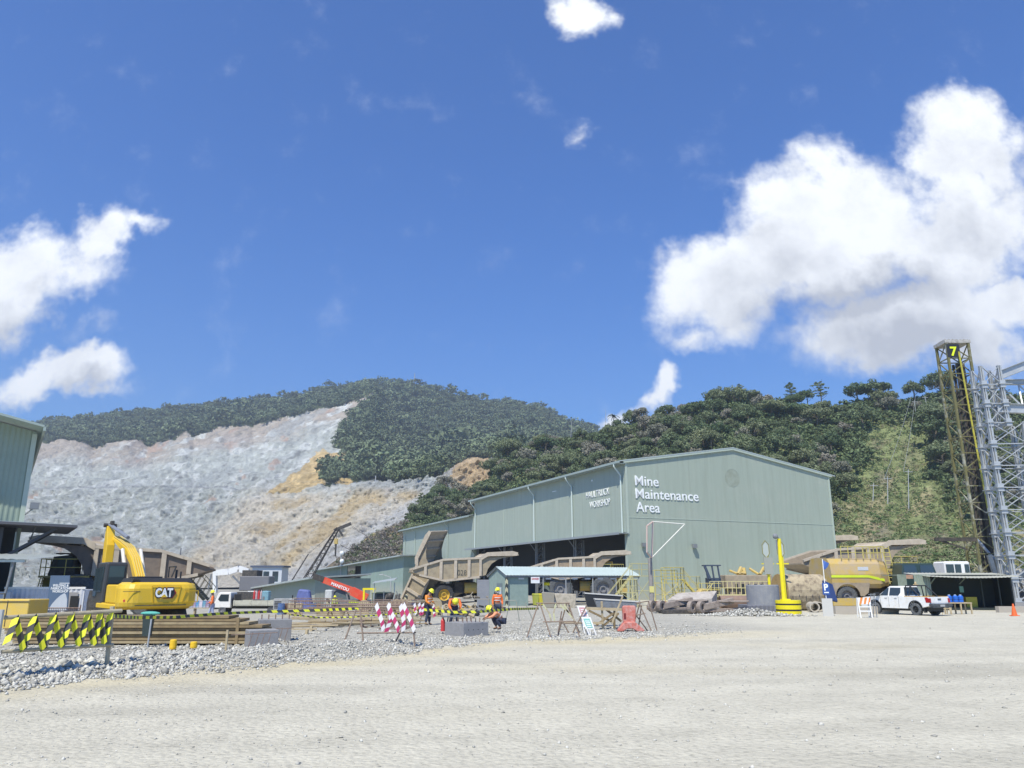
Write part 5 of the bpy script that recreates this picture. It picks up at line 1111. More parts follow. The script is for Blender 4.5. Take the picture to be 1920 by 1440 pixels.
for k in range(6): mb.tube(T3(-1.0+.4*k,-.6,Lm+.35),T3(-1.0+.4*k,.6,Lm+.35),.2,8)
mb.build('crown_block',mat('crown_white',(.42,.41,.38),.6,c2=(.2,.17,.13)),t)
zc=P(1820,985,78).z-1.4
mb=MB(); mb.bb(-5.2,-1.2,-1.2,-.8,zc-.2,zc+.15); mb.bar((-5.1,-1,zc),(-2.2,-1,zc-1.0),.15); mb.build('service_arm',mdk,t)
mb=MB(); mb.tube((2.6,-.5,1.5),(-.9,-.3,zc+.3),.14,8); mb.build('raising_cylinder',mat('chrome_blue',(.45,.50,.60),.3,metal=.3),t)
mb=MB(); mb.bb(-3,6,-1.8,1.8,.2,1.4); mb.build('rig_track',dkm,t)
mb=MB()
for k in range(6): mb.bar((.2+.62*k,-1.3,1.4),(-.2+.62*k,-1.1,4.6-.35*k),.42,.3)
mb.bb(.5,5.5,-1.2,1.6,1.4,3.3); mb.build('machinery_house',mat('cream_panels',(.50,.47,.40),.6,c2=(.36,.33,.27)),t,bevel=.03)
mb=MB(); railing(mb,[(-3,-1.7,1.4),(0,-1.7,1.4)],h=1.1); railing(mb,[(1,-1.3,3.3),(5,-1.3,3.3)],h=.9); mb.build('rig_railing',rail_y,t)
# dark green and white cabs seen over the containers
t=thing('truck_cab','dark green truck cab showing above the green container','truck cab',(AX(1718,66),66,.0))
mb=MB(); mb.hexa([(-1.7,-1,1.0),(1.9,-1,1.0),(1.9,1,1.0),(-1.7,1,1.0),(-1.35,-.9,3.55),(1.15,-.9,3.55),(1.15,.9,3.55),(-1.35,.9,3.55)]); cb=mb.build('cab_shell',mat('dark_green_paint',(.03,.055,.05),.35),t,bevel=.08)
for x0,x1 in ((-1.35,-.2),(0,1.2)):
    mb=MB(); mb.hexa([(x0,-.99,2.65),(x1,-.99,2.65),(x1,-.95,2.65),(x0,-.95,2.65),(x0+.05,-.93,3.4),(x1-.15,-.93,3.4),(x1-.15,-.89,3.4),(x0+.05,-.89,3.4)]); mb.build('window',bluegl,cb)
for x in (-1,1): wheel(t,x,-.9,.5,.5,.3,rim=rimw)
t=thing('loader_cab','white machine cab with dark windows left of the drill mast','machine cab',(AX(1789,72),72,0))
mb=MB(); mb.bb(-1.15,1.15,-1,1,1.0,3.85); cb=mb.build('cab_shell',whp,t,bevel=.12)
for x0,x1 in ((-1.05,-.35),(-.25,.3),(.62,1.02)):
    mb=MB(); mb.bb(x0,x1,-1.03,-1,2.2,3.6); mb.build('window',gl,cb)
mb=MB(); mb.bb(-2.2,2.5,-1.4,1.4,.5,1.0); mb.build('machine_base',dkm,t)
# =================== YARD THINGS ===================
wood=mat('weathered_timber',(.30,.22,.11),.85,c2=(.19,.14,.08),sc=1.4,lo=.35,hi=.65,var=.25); woodl=mat('pale_timber',(.46,.38,.24),.85,c2=(.33,.26,.16),sc=2)
rust=mat('rusty_pipe',(.20,.13,.10),.8,c2=(.30,.24,.20),sc=3); tyel=mat('tape_yellow',(.72,.74,.04),.5); tblk=mat('tape_black',(.05,.05,.055),.5); twh=mat('tape_white',(.78,.76,.76),.5); trd=mat('tape_red',(.50,.04,.14),.5)
bamb=mat('bamboo_pole',(.42,.37,.26),.7,c2=(.30,.26,.19),sc=2)
def gz1(x,y): return float(gz(np.array([x]),np.array([y]))[0])
def tape(pts,wd,seg=.22,mats=(tyel,tblk),tw=0,face=(0,-1,0)):
    mb=MB(); acc=0; f=Vector(face)
    for a,b in zip(pts[:-1],pts[1:]):
        a=Vector(a);b=Vector(b); L_=(b-a).length; n=max(1,round(L_/seg)); d=(b-a).normalized(); s=d.cross(f).normalized()*wd/2
        for k in range(n):
            p=a+(b-a)*k/n; q=a+(b-a)*(k+1)/n; sh=d*wd*.35; mb.mi=acc%2; acc+=1; o_=f*.006
            mb.hexa([p-s-sh,q-s-sh,q+s+sh,p+s+sh,p-s-sh+o_,q-s-sh+o_,q+s+sh+o_,p+s+sh+o_])
    return mb
def topmesh(mb,name,mats,label,cat,group=None,bevel=0,smooth=False,kind=None):
    c=Vector((sum(v[0] for v in mb.v)/len(mb.v),sum(v[1] for v in mb.v)/len(mb.v),min(v[2] for v in mb.v)))
    o=mb.build(name,mats,None,loc=c,bevel=bevel,smooth=smooth); return tag(o,label,cat,group,kind)
# --- left hazard barrier
Yb_=19.3; t=thing('hazard_barrier','left foreground pole barrier wound with zigzag yellow and black tape','barrier',(AX(110,Yb_),Yb_,0))
ppx=lambda u,v,Y=Yb_: P(u,v,Y)-t.location
mb=MB(); a=ppx(4,1143,17.2); mb.tube((a.x,a.y,-.1),a,.05,8); mb.build('post',mat('pale_pole',(.45,.45,.43),.6),t)
mb=MB(); a=ppx(211,1137,19.3); mb.tube((a.x+.04,a.y,gz1(-9,19.3)-.1),a,.055,8); mb.build('post',bamb,t)
mb=MB(); a=ppx(207,1150,19.4); mb.tube(a,(a.x-.28,a.y+.7,.0),.045,8); mb.build('brace',mat('dark_pole',(.10,.095,.10),.7),t)
mb=MB(); mb.tube(ppx(8,1158,17.3),ppx(228,1145,19.4),.045,8); mb.build('top_rail',bamb,t)
mb=MB(); mb.tube(ppx(3,1222,17.3),ppx(212,1209,19.3),.04,8); mb.build('bottom_rail',bamb,t)
zz=[(12,1206),(30,1158),(44,1219),(64,1156),(82,1218),(101,1153),(116,1214),(134,1152),(149,1212),(165,1150),(177,1211),(188,1149),(196,1208),(207,1150)]
def yy3(u): return 17.2+(u-4)/206*2.1-.07
tp=tape([tuple(P(u,v,yy3(u))) for u,v in zz],.14,.19); topmesh(tp,'hazard_tape',[tyel,tblk],'yellow and black tape wound in zigzags on the left foreground barrier','hazard tape')
# --- long plank stack
Yp=27.6; x0,x1=AX(22,Yp),AX(498,Yp)
for k in range(9):
    z=.06+k*.102; d0=random.uniform(0,.5); d1=random.uniform(-.3,.35) if k<6 else random.uniform(-1.2,-.2); dy=random.uniform(-.05,.05)
    mb=MB(); mb.box(((x0+d0+x1+d1)/2,Yp+.35+dy,z+.045),(x1+d1-x0-d0,1.0,.082),rz=random.uniform(-.004,.004))
    topmesh(mb,'timber_board',wood if k%3 else mat('pale_board',(.36,.29,.17),.85,c2=(.24,.18,.11),sc=1.1),('bottom long timber board of the big stack behind the left barrier' if k==0 else 'top long timber board of the big stack behind the left barrier' if k==8 else 'long brown timber board inside the big stack behind the left barrier'),'timber board','long timber boards stacked behind the left barrier')
mb=MB(); mb.box((AX(455,Yp),Yp-.17,.46),(.1,.06,.9)); topmesh(mb,'stack_batten',wood,'upright batten near the right end of the timber stack','batten')
# --- concrete blocks
def block(name,u,v,Y,w_,d_,h,rz,label,z0=0,holes=False,studs=0):
    x=AX(u,Y); zb=z0+gz1(x,Y)-.05; t=thing(name,label,'concrete block',(x,Y,zb),rz)
    mb=MB(); mb.box((0,0,h/2),(w_,d_,h)); mb.build('block_body',conc,t,bevel=.015)
    if holes:
        for k in range(4):
            mb=MB(); mb.tube((-w_*.3+k*w_*.19,-d_/2-.003,h*.55),(-w_*.3+k*w_*.19,-d_/2+.01,h*.55),.022,8); mb.build('tie_hole',blk,t)
    for k in range(studs):
        for yy_ in ((-d_*.36,d_*.36) if studs>5 else (-d_*.3,)):
            mb=MB(); xx=-w_*.42+k*w_*.84/(studs-1); mb.tube((xx,yy_,h),(xx,yy_,h+.17),.02,6); mb.build('anchor_bolt',rust,t)
    return t
block('concrete_block',498,1215,27.0,.95,.8,.60,R(28),'grey concrete footing block nearest the road at the end of the timber stack')
block('concrete_block',520,1187,29.8,1.15,1.0,.80,R(20),'grey concrete footing block with bolts just behind the nearest one',studs=5)
block('concrete_block',876,1193,32.3,1.25,1.25,.60,R(40),'wide grey concrete plinth with anchor bolts where the workers gather',holes=True,studs=6)
# rebar leaning
for i,(u,v,Y) in enumerate(((500,1205,26.3),(532,1186,28.9))):
    x=AX(u,Y); mb=MB(); z=gz1(x,Y)
    mb.tube((x-1.0,Y-.1,z+.42),(x+.5,Y-.1,z+.5),.012,5)
    for k in range(4): mb.tube((x-.3+.2*k,Y-.1,z+.5),(x-.4+.2*k,Y-.15,z+.05),.012,5)
    topmesh(mb,'rebar_comb',rust,'thin rebar comb leaning on the %s concrete footing block'%('nearest' if i==0 else 'second'),'rebar')
# yellow cups, stake, bin
for u,v0,v1,lab in ((336,1199,1214,'taller yellow plastic bucket on the gravel before the timber stack'),(374,1203,1212,'shorter yellow plastic bucket on the gravel before the timber stack')):
    Y=25.6; x=AX(u,Y); z1=P(u,v0,Y).z; z0=P(u,v1,Y).z; mb=MB(); mb.lathe([(.0,z0-.05),(.1,z0-.05),(.11,z0+.0),(.105,z1-.02),(.08,z1),(0,z1)],(x,Y,0),(0,0,1),14); topmesh(mb,'plastic_bucket',mat('cap_yellow',(.80,.50,.02),.4),lab,'bucket')
mb=MB(); p=P(423,1221,24.6); q_=P(427,1181,24.6); mb.bar((p.x,24.6,p.z-.1),(q_.x,24.6,q_.z),.06); topmesh(mb,'wooden_stake',woodl,'single pale wooden stake in the gravel left of the concrete blocks','stake')
t=thing('waste_bin','dark slim bin on a pale post before the timber stack','bin',(AX(279,26.6),26.6,0))
pq=lambda u,v: P(u,v,26.6)-t.location
a,b_=pq(267,1192),pq(288,1152); mb=MB(); mb.hexa([(a.x+.04,-.12,a.z),(b_.x-.04,-.12,a.z),(b_.x-.04,.12,a.z),(a.x+.04,.12,a.z),(a.x,-.14,b_.z),(b_.x,-.14,b_.z),(b_.x,.14,b_.z),(a.x,.14,b_.z)]); mb.build('bin_body',mat('bin_green',(.035,.05,.045),.5),t)
mb=MB(); a=pq(281,1208); mb.tube((a.x,-.15,a.z-.1),(a.x+.03,-.15,a.z+.85),.03,8); mb.build('post',mat('galvanised_post',(0,0,0)),t)
mb=MB(); a=pq(282,1150); mb.ball((a.x,0,a.z),.22,10,6,(1.5,.8,.3)); mb.build('cloth',mat('teal_cloth',(.10,.40,.33),.8),t)
# --- tape runs
post_pts=[(212,1155,19.4),(260,1158,22),(330,1157,24),(420,1150,26),(500,1147,28),(600,1144,28.5),(672,1141,27)]
topmesh(tape([tuple(P(*p)) for p in post_pts],.085,.19),'hazard_tape',[tyel,tblk],'long yellow and black tape strung above the timber stack','hazard tape')
topmesh(tape([tuple(P(*p)) for p in ((541,1152,33),(600,1158,34),(660,1157,34),(780,1148,36))],.05,.12),'hazard_tape',[tyel,tblk],'thin low yellow and black tape sagging behind the concrete footing blocks','hazard tape')
topmesh(tape([tuple(P(*p)) for p in ((795,1143,33),(850,1148,31.8),(900,1147,31.8),(960,1142,34),(1010,1141,38))],.10,.17),'hazard_tape',[tyel,tblk],'yellow and black tape strung in front of the group of workers','hazard tape')
# --- A frame barriers
def aframe(label,Y,pts,rails,mt=rust,r=.028,cat='barrier',name='trestle_barrier',group=None):
    xs=[AX(p[0][0],Y) for p in pts]; t=thing(name,label,cat,(sum(xs)/len(xs),Y,0),0,group)
    for (u0,v0,dy0),(u1,v1,dy1) in pts:
        a=P(u0,v0,Y+dy0)-t.location; b_=P(u1,v1,Y+dy1)-t.location; b_.z=gz1(b_.x+t.location.x,b_.y+Y)-.03; mb=MB(); mb.tube(a,b_,r,7); mb.build('leg',mt,t)
    for (u0,v0,dy0),(u1,v1,dy1) in rails:
        mb=MB(); mb.tube(P(u0,v0,Y+dy0)-t.location,P(u1,v1,Y+dy1)-t.location,r*.9,7); mb.build('rail',mt,t)
    return t
aframe('brown pipe trestle barrier with red and white tape left of the workers',26.5,[((668,1142,0),(642,1217,-.3)),((675,1142,0),(681,1215,-.3)),((763,1160,.2),(741,1212,.3)),((772,1142,0),(778,1213,-.3))],[((662,1138,0),(776,1138,0)),((669,1187,-.15),(780,1186,-.15))],mat('brown_pipe',(.22,.16,.12),.7,c2=(.30,.24,.18),sc=3))
aframe('nearest bare pipe trestle barrier right of the workers',31.2,[((1010,1130,0),(987,1196,-.35)),((1012,1130,0),(1034,1197,-.35)),((1062,1132,.1),(1045,1195,.4)),((1066,1132,.1),(1088,1193,-.2))],[((1005,1131,0),(1068,1131,0)),((1018,1166,-.2),(1080,1165,-.2))],mat('brown_pipe',(0,0,0)))
aframe('wooden trestle barrier overlapping behind the nearest bare pipe barrier',33.5,[((1053,1146,0),(1046,1190,0)),((1066,1140,0),(1088,1190,.2)),((1100,1135,0),(1072,1188,0)),((1052,1160,.3),(1068,1190,.3))],[((1048,1169,0),(1092,1168,0))],mat('brown_pipe',(0,0,0)))
aframe('thin pipe trestle barrier right of the red plastic road barrier',35.3,[((1200,1130,0),(1184,1176,.3)),((1198,1130,0),(1222,1181,-.2)),((1216,1128,.5),(1232,1177,.4)),((1203,1135,0),(1196,1176,.6)),((1190,1150,.2),(1215,1176,.5))],[((1192,1131,0),(1216,1127,.5)),((1186,1155,0),(1210,1150,0))],mat('brown_pipe',(0,0,0)))
aframe('small distant pipe trestle barrier between standing worker and open shed',44,[((955,1128,0),(948,1163,0)),((968,1128,0),(974,1163,0)),((985,1130,.5),(1000,1163,.5))],[((935,1126,0),(968,1126,0))],mat('grey_green_pipe',(.30,.31,.26),.7))
aframe('distant trestle barrier with tape left of the stooping workers',40,[((822,1125,0),(832,1168,0)),((796,1130,0),(786,1170,.3)),((700,1135,0),(694,1160,0))],[((765,1128,0),(826,1126,0)),((765,1155,0),(826,1155,0))],bamb)
# red-white tape strips on the first barrier
for i,(pp) in enumerate(([(705,1133),(716,1165),(719,1181)],[(729,1134),(733,1160),(724,1185)],[(727,1133),(742,1168),(748,1183)],[(751,1134),(757,1165),(756,1183)],[(756,1133),(770,1163),(777,1183)])):
    topmesh(tape([tuple(P(u,v,26.38-.03*i)) for u,v in pp],.13,.17,face=(.25,-.97,0)),'warning_tape',[twh,trd],'white and red warning tape hanging on the brown pipe barrier','warning tape','red and white tapes hanging on the brown pipe barrier')
for i,(pp) in enumerate(([(777,1132),(780,1152)],[(786,1131),(789,1153)],[(793,1132),(792,1153)],[(812,1134),(815,1156)])):
    topmesh(tape([tuple(P(u,v,39.9)) for u,v in pp],.12,.15),'warning_tape',[twh,trd],'small red and white tape hanging behind the stooping worker','warning tape','red and white tapes behind the stooping worker')
for i,(pp) in enumerate(([(1018,1133),(1030,1150),(1034,1166)],[(1058,1133),(1066,1150),(1078,1164)],[(1050,1134),(1060,1143),(1070,1150)],[(1042,1132),(1038,1150),(1040,1164)])):
    topmesh(tape([tuple(P(u,v,31.1)) for u,v in pp],.06,.2,(woodl,bamb)),'faded_tape',[mat('faded_tape',(.50,.50,.30),.7),bamb],'faded tape drooping from the nearest bare pipe barrier','warning tape','faded tapes on the nearest bare pipe barrier')
# --- sign boards on easel
def board_sign(u0,v0,u1,v1,Y,lean,label,frame,inner_c,name='sign_board'):
    t=thing(name,label,'sign',(AX((u0+u1)/2,Y),Y,0)); a=P(u0,v0,Y)-t.location; b_=P(u1,v1,Y)-t.location; s=lean
    gd_=gz1(t.location.x,Y)
    def qd(x0,x1,z0,z1,y): 
        f=lambda x,z:(x+s*(z1a-z),y+.18*(z-z0a),z)
        return [f(x0,z0),f(x1,z0),f(x1,z1),f(x0,z1)]
    z0a,z1a=b_.z,a.z; q0=qd(a.x,b_.x,b_.z,a.z,0); mb=MB(); mb.add(q0+[(x,y+.03,z) for x,y,z in q0],[(0,1,2,3),(7,6,5,4),(0,4,5,1),(1,5,6,2),(2,6,7,3),(3,7,4,0)]); bd=mb.build('panel',frame,t)
    i=.06; q1=qd(a.x+i,b_.x-i,b_.z+i,a.z-i,-.012); mb=MB(); mb.add(q1+[(x,y+.006,z) for x,y,z in q1],[(0,1,2,3),(7,6,5,4),(0,4,5,1),(1,5,6,2),(2,6,7,3),(3,7,4,0)]); mb.build('printed_face',inner_c,bd)
    for k in range(4):
        zz_=a.z-.14-k*(a.z-b_.z-.2)/4; q1=qd(a.x+.1,b_.x-.1,zz_-.03,zz_,-.02); mb=MB(); mb.add(q1+[(x,y+.004,z) for x,y,z in q1],[(0,1,2,3),(7,6,5,4),(0,4,5,1),(1,5,6,2),(2,6,7,3),(3,7,4,0)]); mb.build('text_band',white if inner_c is not white else red,bd)
    for x in (a.x+.05,b_.x-.05):
        mb=MB(); mb.bar((x+s*.9*(z1a-z0a),0,b_.z+.1),(x+s*1.3*(z1a-z0a)+.05,-.05,gd_),.05); mb.build('leg',frame,t); 
    mb=MB(); mb.bar((a.x+.1,.05,b_.z+.1),(a.x+.3,.5,gd_),.04); mb.build('rear_leg',frame,t)
board_sign(1082,1136,1098,1158,33.6,.30,'white easel sign board with red print among the trestle barriers',whp,mat('pale_red_print',(.55,.30,.32),.6))
board_sign(1090,1157,1108,1180,32.2,.35,'white easel sign board with teal print in front of the red printed one',whp,mat('teal_print',(.22,.50,.45),.5))
# red plastic road barrier
Y=34.6; x=AX(1177,Y); t=thing('plastic_road_barrier','faded red plastic road barrier with flared feet','road barrier',(x,Y,gz1(x,Y)))
rp=mat('faded_red_plastic',(.52,.15,.11),.6,c2=(.60,.36,.32),sc=2.5)
mb=MB(); mb.xz([(-.26,.38),(-.2,.34),(.2,.34),(.27,.38),(.30,1.0),(.26,1.06),(-.24,1.06),(-.28,1.0)],-.14,.14); mb.build('barrier_body',rp,t,bevel=.03)
mb=MB(); mb.xz([(-.22,.4),(.22,.4),(.62,.06),(.62,0),(.32,0),(.1,.12),(-.1,.12),(-.3,0),(-.52,0),(-.52,.06)],-.24,.24); mb.build('barrier_foot',rp,t,bevel=.03)
mb=MB(); mb.bb(-.24,-.14,-.15,-.13,.5,.75); mb.build('hand_slot',mat('slot_red',(.18,.02,.02),.7),t)
mb=MB(); mb.bar((-.75,-.2,.35),(-.25,-.1,1.45),.06); topm=mb.build('propped_slat',woodl,None,loc=None); topm.location=t.location; tag(topm,'pale wooden slat leaning against the red plastic road barrier','slat')
# trestle table with troughs
Y=36.2; t=thing('timber_trestle','crossed wooden trestle carrying grey metal troughs','trestle',(AX(1140,Y),Y,0))
tq=lambda u,v,dy=0: P(u,v,Y+dy)-t.location
for a,b_ in (((1128,1128),(1131,1186)),((1133,1140),(1165,1165)),((1104,1145),(1152,1168)),((1150,1150),(1118,1172)),((1160,1150),(1133,1172)),((1152,1140),(1152,1178))):
    mb=MB(); q0,q1=tq(*a),tq(*b_,.2); mb.bar(q0,q1,.09); mb.build('strut',wood if a[0]!=1128 else woodl,t)
mb=MB(); mb.bar(tq(1098,1141),tq(1172,1143),.1,.12); mb.bar(tq(1048,1168),tq(1132,1168),.09); mb.build('cross_beam',woodl,t)
for i,(u0,u1,v0,v1,Y2,lab,mt_2) in enumerate(((1096,1168,1112,1140,38.4,'dark metal trough lying at the back on the timber trestle',blk),(1115,1197,1123,1143,36.4,'grey riveted metal trough lying in front on the timber trestle',steel))):
    a=P(u0,v0,Y2); b_=P(u1,v1,Y2); c=P(u1,v0+5,Y2); d_=P(u0+6,v1-2,Y2)
    mb=MB(); mb.add([a,c,(b_.x-.15,Y2,b_.z),(d_.x,Y2,d_.z),(a.x,Y2+.5,a.z),(c.x,Y2+.5,c.z),(b_.x-.15,Y2+.35,b_.z),(d_.x,Y2+.35,d_.z)],[(3,2,1,0),(4,5,6,7),(0,4,7,3),(2,6,5,1),(3,7,6,2)])
    tr_=topmesh(mb,'metal_trough',mt_2,lab,'trough'); mb=MB(); mb.bar(Vector(a)-tr_.location,Vector(c)-tr_.location,.06,.06); mb.bar(Vector(a)-tr_.location+Vector((0,.5,0)),Vector(c)-tr_.location+Vector((0,.5,0)),.05); mb.build('rim',mat('bright_rim',(.55,.54,.50),.5),tr_)
# grey slab standing
Y=58; x=AX(906,Y); mb=MB(); mb.box((x,Y,P(906,1087,Y).z/2),(.88,.22,P(906,1087,Y).z)); topmesh(mb,'concrete_slab',mat('slab_grey',(.24,.25,.27),.85,c2=(.20,.21,.23)),'tall flat grey slab standing upright left of the green kiosk','slab',bevel=.01)
# --- white container and shop sign
Y=46.5; t=thing('shipping_container','white ribbed container behind the dark blue sign board','container',(AX(104,Y),Y,-.4),R(3)); t.scale=(.76,.9,1)
mb=MB(); n=64; vs=[]; 
for k in range(n+1):
    x=-2.9+5.8*k/n; y=-1.2-(.05 if k%4 in (1,2) else 0); vs+=[(x,y,.1),(x,y,2.08)]
mb.add(vs,[(2*k,2*k+2,2*k+3,2*k+1) for k in range(n)]); mb.bb(-2.9,2.9,-1.1,1.2,.05,2.05); mb.build('container_wall',mat('container_white',(.62,.64,.68),.5,c2=(.52,.53,.56)),t)
mb=MB(); mb.bb(-2.95,2.95,-1.26,-1.16,2.08,2.2); mb.bb(-2.95,2.95,-1.26,-1.16,0,.12); mb.build('frame_rail',whp,t); mb=MB(); mb.bb(1.6,2.5,-1.3,-1.26,.7,1.9); mb.build('louvre_panel',mat('panel_grey',(.3,.3,.31),.6),t); mb=MB(); mb.bb(2.0,2.6,-1.33,-1.30,1.0,1.7); mb.build('dark_opening',blk,t)
Y=44.3; t=thing('direction_sign','dark blue leaning sign board of the welding and fabrication workshop','sign',(AX(108,Y),Y,0))
pz=lambda u,v: P(u,v,Y)-t.location
a,b_,c,d_=pz(95,1079),pz(131,1079),pz(126,1145),pz(86,1145)
mb=MB(); mb.add([d_,c,b_,a]+[v+Vector((0,.06,0)) for v in (d_,c,b_,a)],[(0,1,2,3),(7,6,5,4),(0,4,5,1),(1,5,6,2),(2,6,7,3),(3,7,4,0)]); sgb=mb.build('board',mat('sign_slate',(.085,.13,.20),.45),t)
for tx,wd,u,v in (('WELDING &',.88,99,1100),('FABRICATION',1.03,95.5,1105.5),('WORKSHOP',.88,98,1111)):
    q0=pz(u,v); fit(tx,wd,.135,q0.x,q0.z,white,sgb,org=Vector((0,-.012,0)),ext=.004,bold=.012)
q0=pz(112,1094); mb=MB(); mb.bb(q0.x,q0.x+.55,-.016,-.01,q0.z,q0.z+.03); mb.build('small_caption',white,sgb)
mb=MB(); poly=[pz(90,1144),pz(98,1132),pz(106,1123),pz(114,1116),pz(121,1112),pz(124,1115),pz(126,1124),pz(125,1144)]; mb.add([v+Vector((0,-.012,0)) for v in poly]+[v+Vector((0,-.002,0)) for v in poly],[tuple(range(8)),tuple(range(15,7,-1))]+[(i,(i+1)%8,8+(i+1)%8,8+i) for i in range(8)]); mb.build('pale_emblem',mat('sign_pale',(.45,.48,.51),.5),sgb)
mb=MB(); mb.bar(d_+Vector((.1,.08,.1)),d_+Vector((.1,.1,-1.2)),.08); mb.bar(c+Vector((-.1,.08,.1)),c+Vector((-.1,.1,-1.2)),.08); mb.build('leg',steel,t)
Y=37; a=P(-60,1124,Y); b_=P(51,1155,Y); t=thing('yellow_skip','flat sided yellow steel box at the left edge behind the hazard barrier','steel box',((a.x+b_.x)/2,Y+.8,0)); w_=(b_.x-a.x)/2
mb=MB(); mb.bb(-w_,w_,-.8,.8,.0,a.z); mb.build('box_body',mat('skip_yellow',(.66,.46,.08),.55,c2=(.58,.44,.16)),t,bevel=.03); mb=MB(); mb.bb(w_-1.0,w_-.97,-.82,-.8,.1,a.z-.05); mb.bb(-w_,w_,-.83,-.8,a.z-.12,a.z-.08); mb.build('panel_seam',dkm,t); mb=MB(); mb.pipe([(w_-1.9,-.3,a.z),(w_-1.9,-.3,a.z+.25),(w_-1.5,-.3,a.z+.25),(w_-1.5,-.3,a.z)],.03,6); mb.build('lifting_handle',blk,t)
Y=39; x0=AX(68,Y); mb=MB()
for k in range(26): mb.tube((x0+k*.09,Y,P(60,1158,Y).z),(x0+k*.09,Y,P(60,1140,Y).z),.014,4)
mb.tube((x0,Y,P(60,1140,Y).z),(x0+2.3,Y,P(60,1140,Y).z),.025,5); mb.tube((x0,Y,P(60,1154,Y).z),(x0+2.3,Y,P(60,1154,Y).z),.02,5); mb.tube((x0,Y,0),(x0,Y,1),.03,5); mb.tube((x0+2.3,Y,0),(x0+2.3,Y,1),.03,5)
topmesh(mb,'railing_panel',rust,'short dark railing panel before the white ribbed container','railing')
# metal stairway behind excavator
Y=64; t=thing('access_stair','steep steel stairway right of the yellow excavator','stairway',(AX(345,Y),Y,-.5)); sq=lambda u,v: P(u,v,Y)-t.location
mb=MB(); a=sq(334,1070);b_=sq(383,1125)
for dy in (0,.9): mb.bar(a+Vector((0,dy,0)),b_+Vector((0,dy,0)),.1,.22)
for dy in (0,.9): mb.tube(a+Vector((.5,dy,1.0)),b_+Vector((.5,dy,1.0)),.03,6); 
for k in range(9):
    p=a+(b_-a)*k/8
    for dy in (0,.9): mb.tube(p+Vector((0,dy,0)),p+Vector((.5,dy,1.0)),.025,5)
mb.build('stringer',mat('stair_tan',(.42,.35,.2),.6),t)
mb=MB()
for k in range(16): p=a+(b_-a)*(k+.5)/16; mb.bb(p.x-.13,p.x+.13,.03,.87,p.z,p.z+.04)
mb.build('tread',steel,t); mb=MB(); mb.tube(a+Vector((0,.1,-2.2)),a+Vector((0,.1,1.8)),.05,6); mb.build('support_post',steel,t)
# crates of bottles and drums behind
for k in range(9):
    u=344+k*6.2; Y=52; x=AX(u,Y); c_=((.30,.22,.36),(.10,.28,.48),(.62,.55,.62),(.12,.30,.42))[k%4]; mb=MB(); z=P(u,1139,Y).z; mb.bb(x-.1,x+.1,Y-.15,Y+.15,z,z+.38); mb.bb(x-.11,x+.11,Y-.16,Y+.16,z+.38,z+.42); mb.bb(x-.1,x+.1,Y-.16,Y-.15,z+.1,z+.25)
    topmesh(mb,'water_crate',mat('crate_%d'%(k%4),c_,.5,c2=(.6,.6,.65)),'small crate of bottled water in the row left of the walking worker','crate','small crates in a row behind the excavator')
mb=MB(); x0=AX(338,52); z=P(344,1139,52).z; mb.bb(x0,x0+2.3,51.8,52.3,z-.06,z-.01)
for xx in (x0+.1,x0+1.1,x0+2.2): mb.bb(xx-.04,xx+.04,51.9,52.2,-.4,z-.06)
topmesh(mb,'low_table',woodl,'low plank table carrying the row of small crates','table')
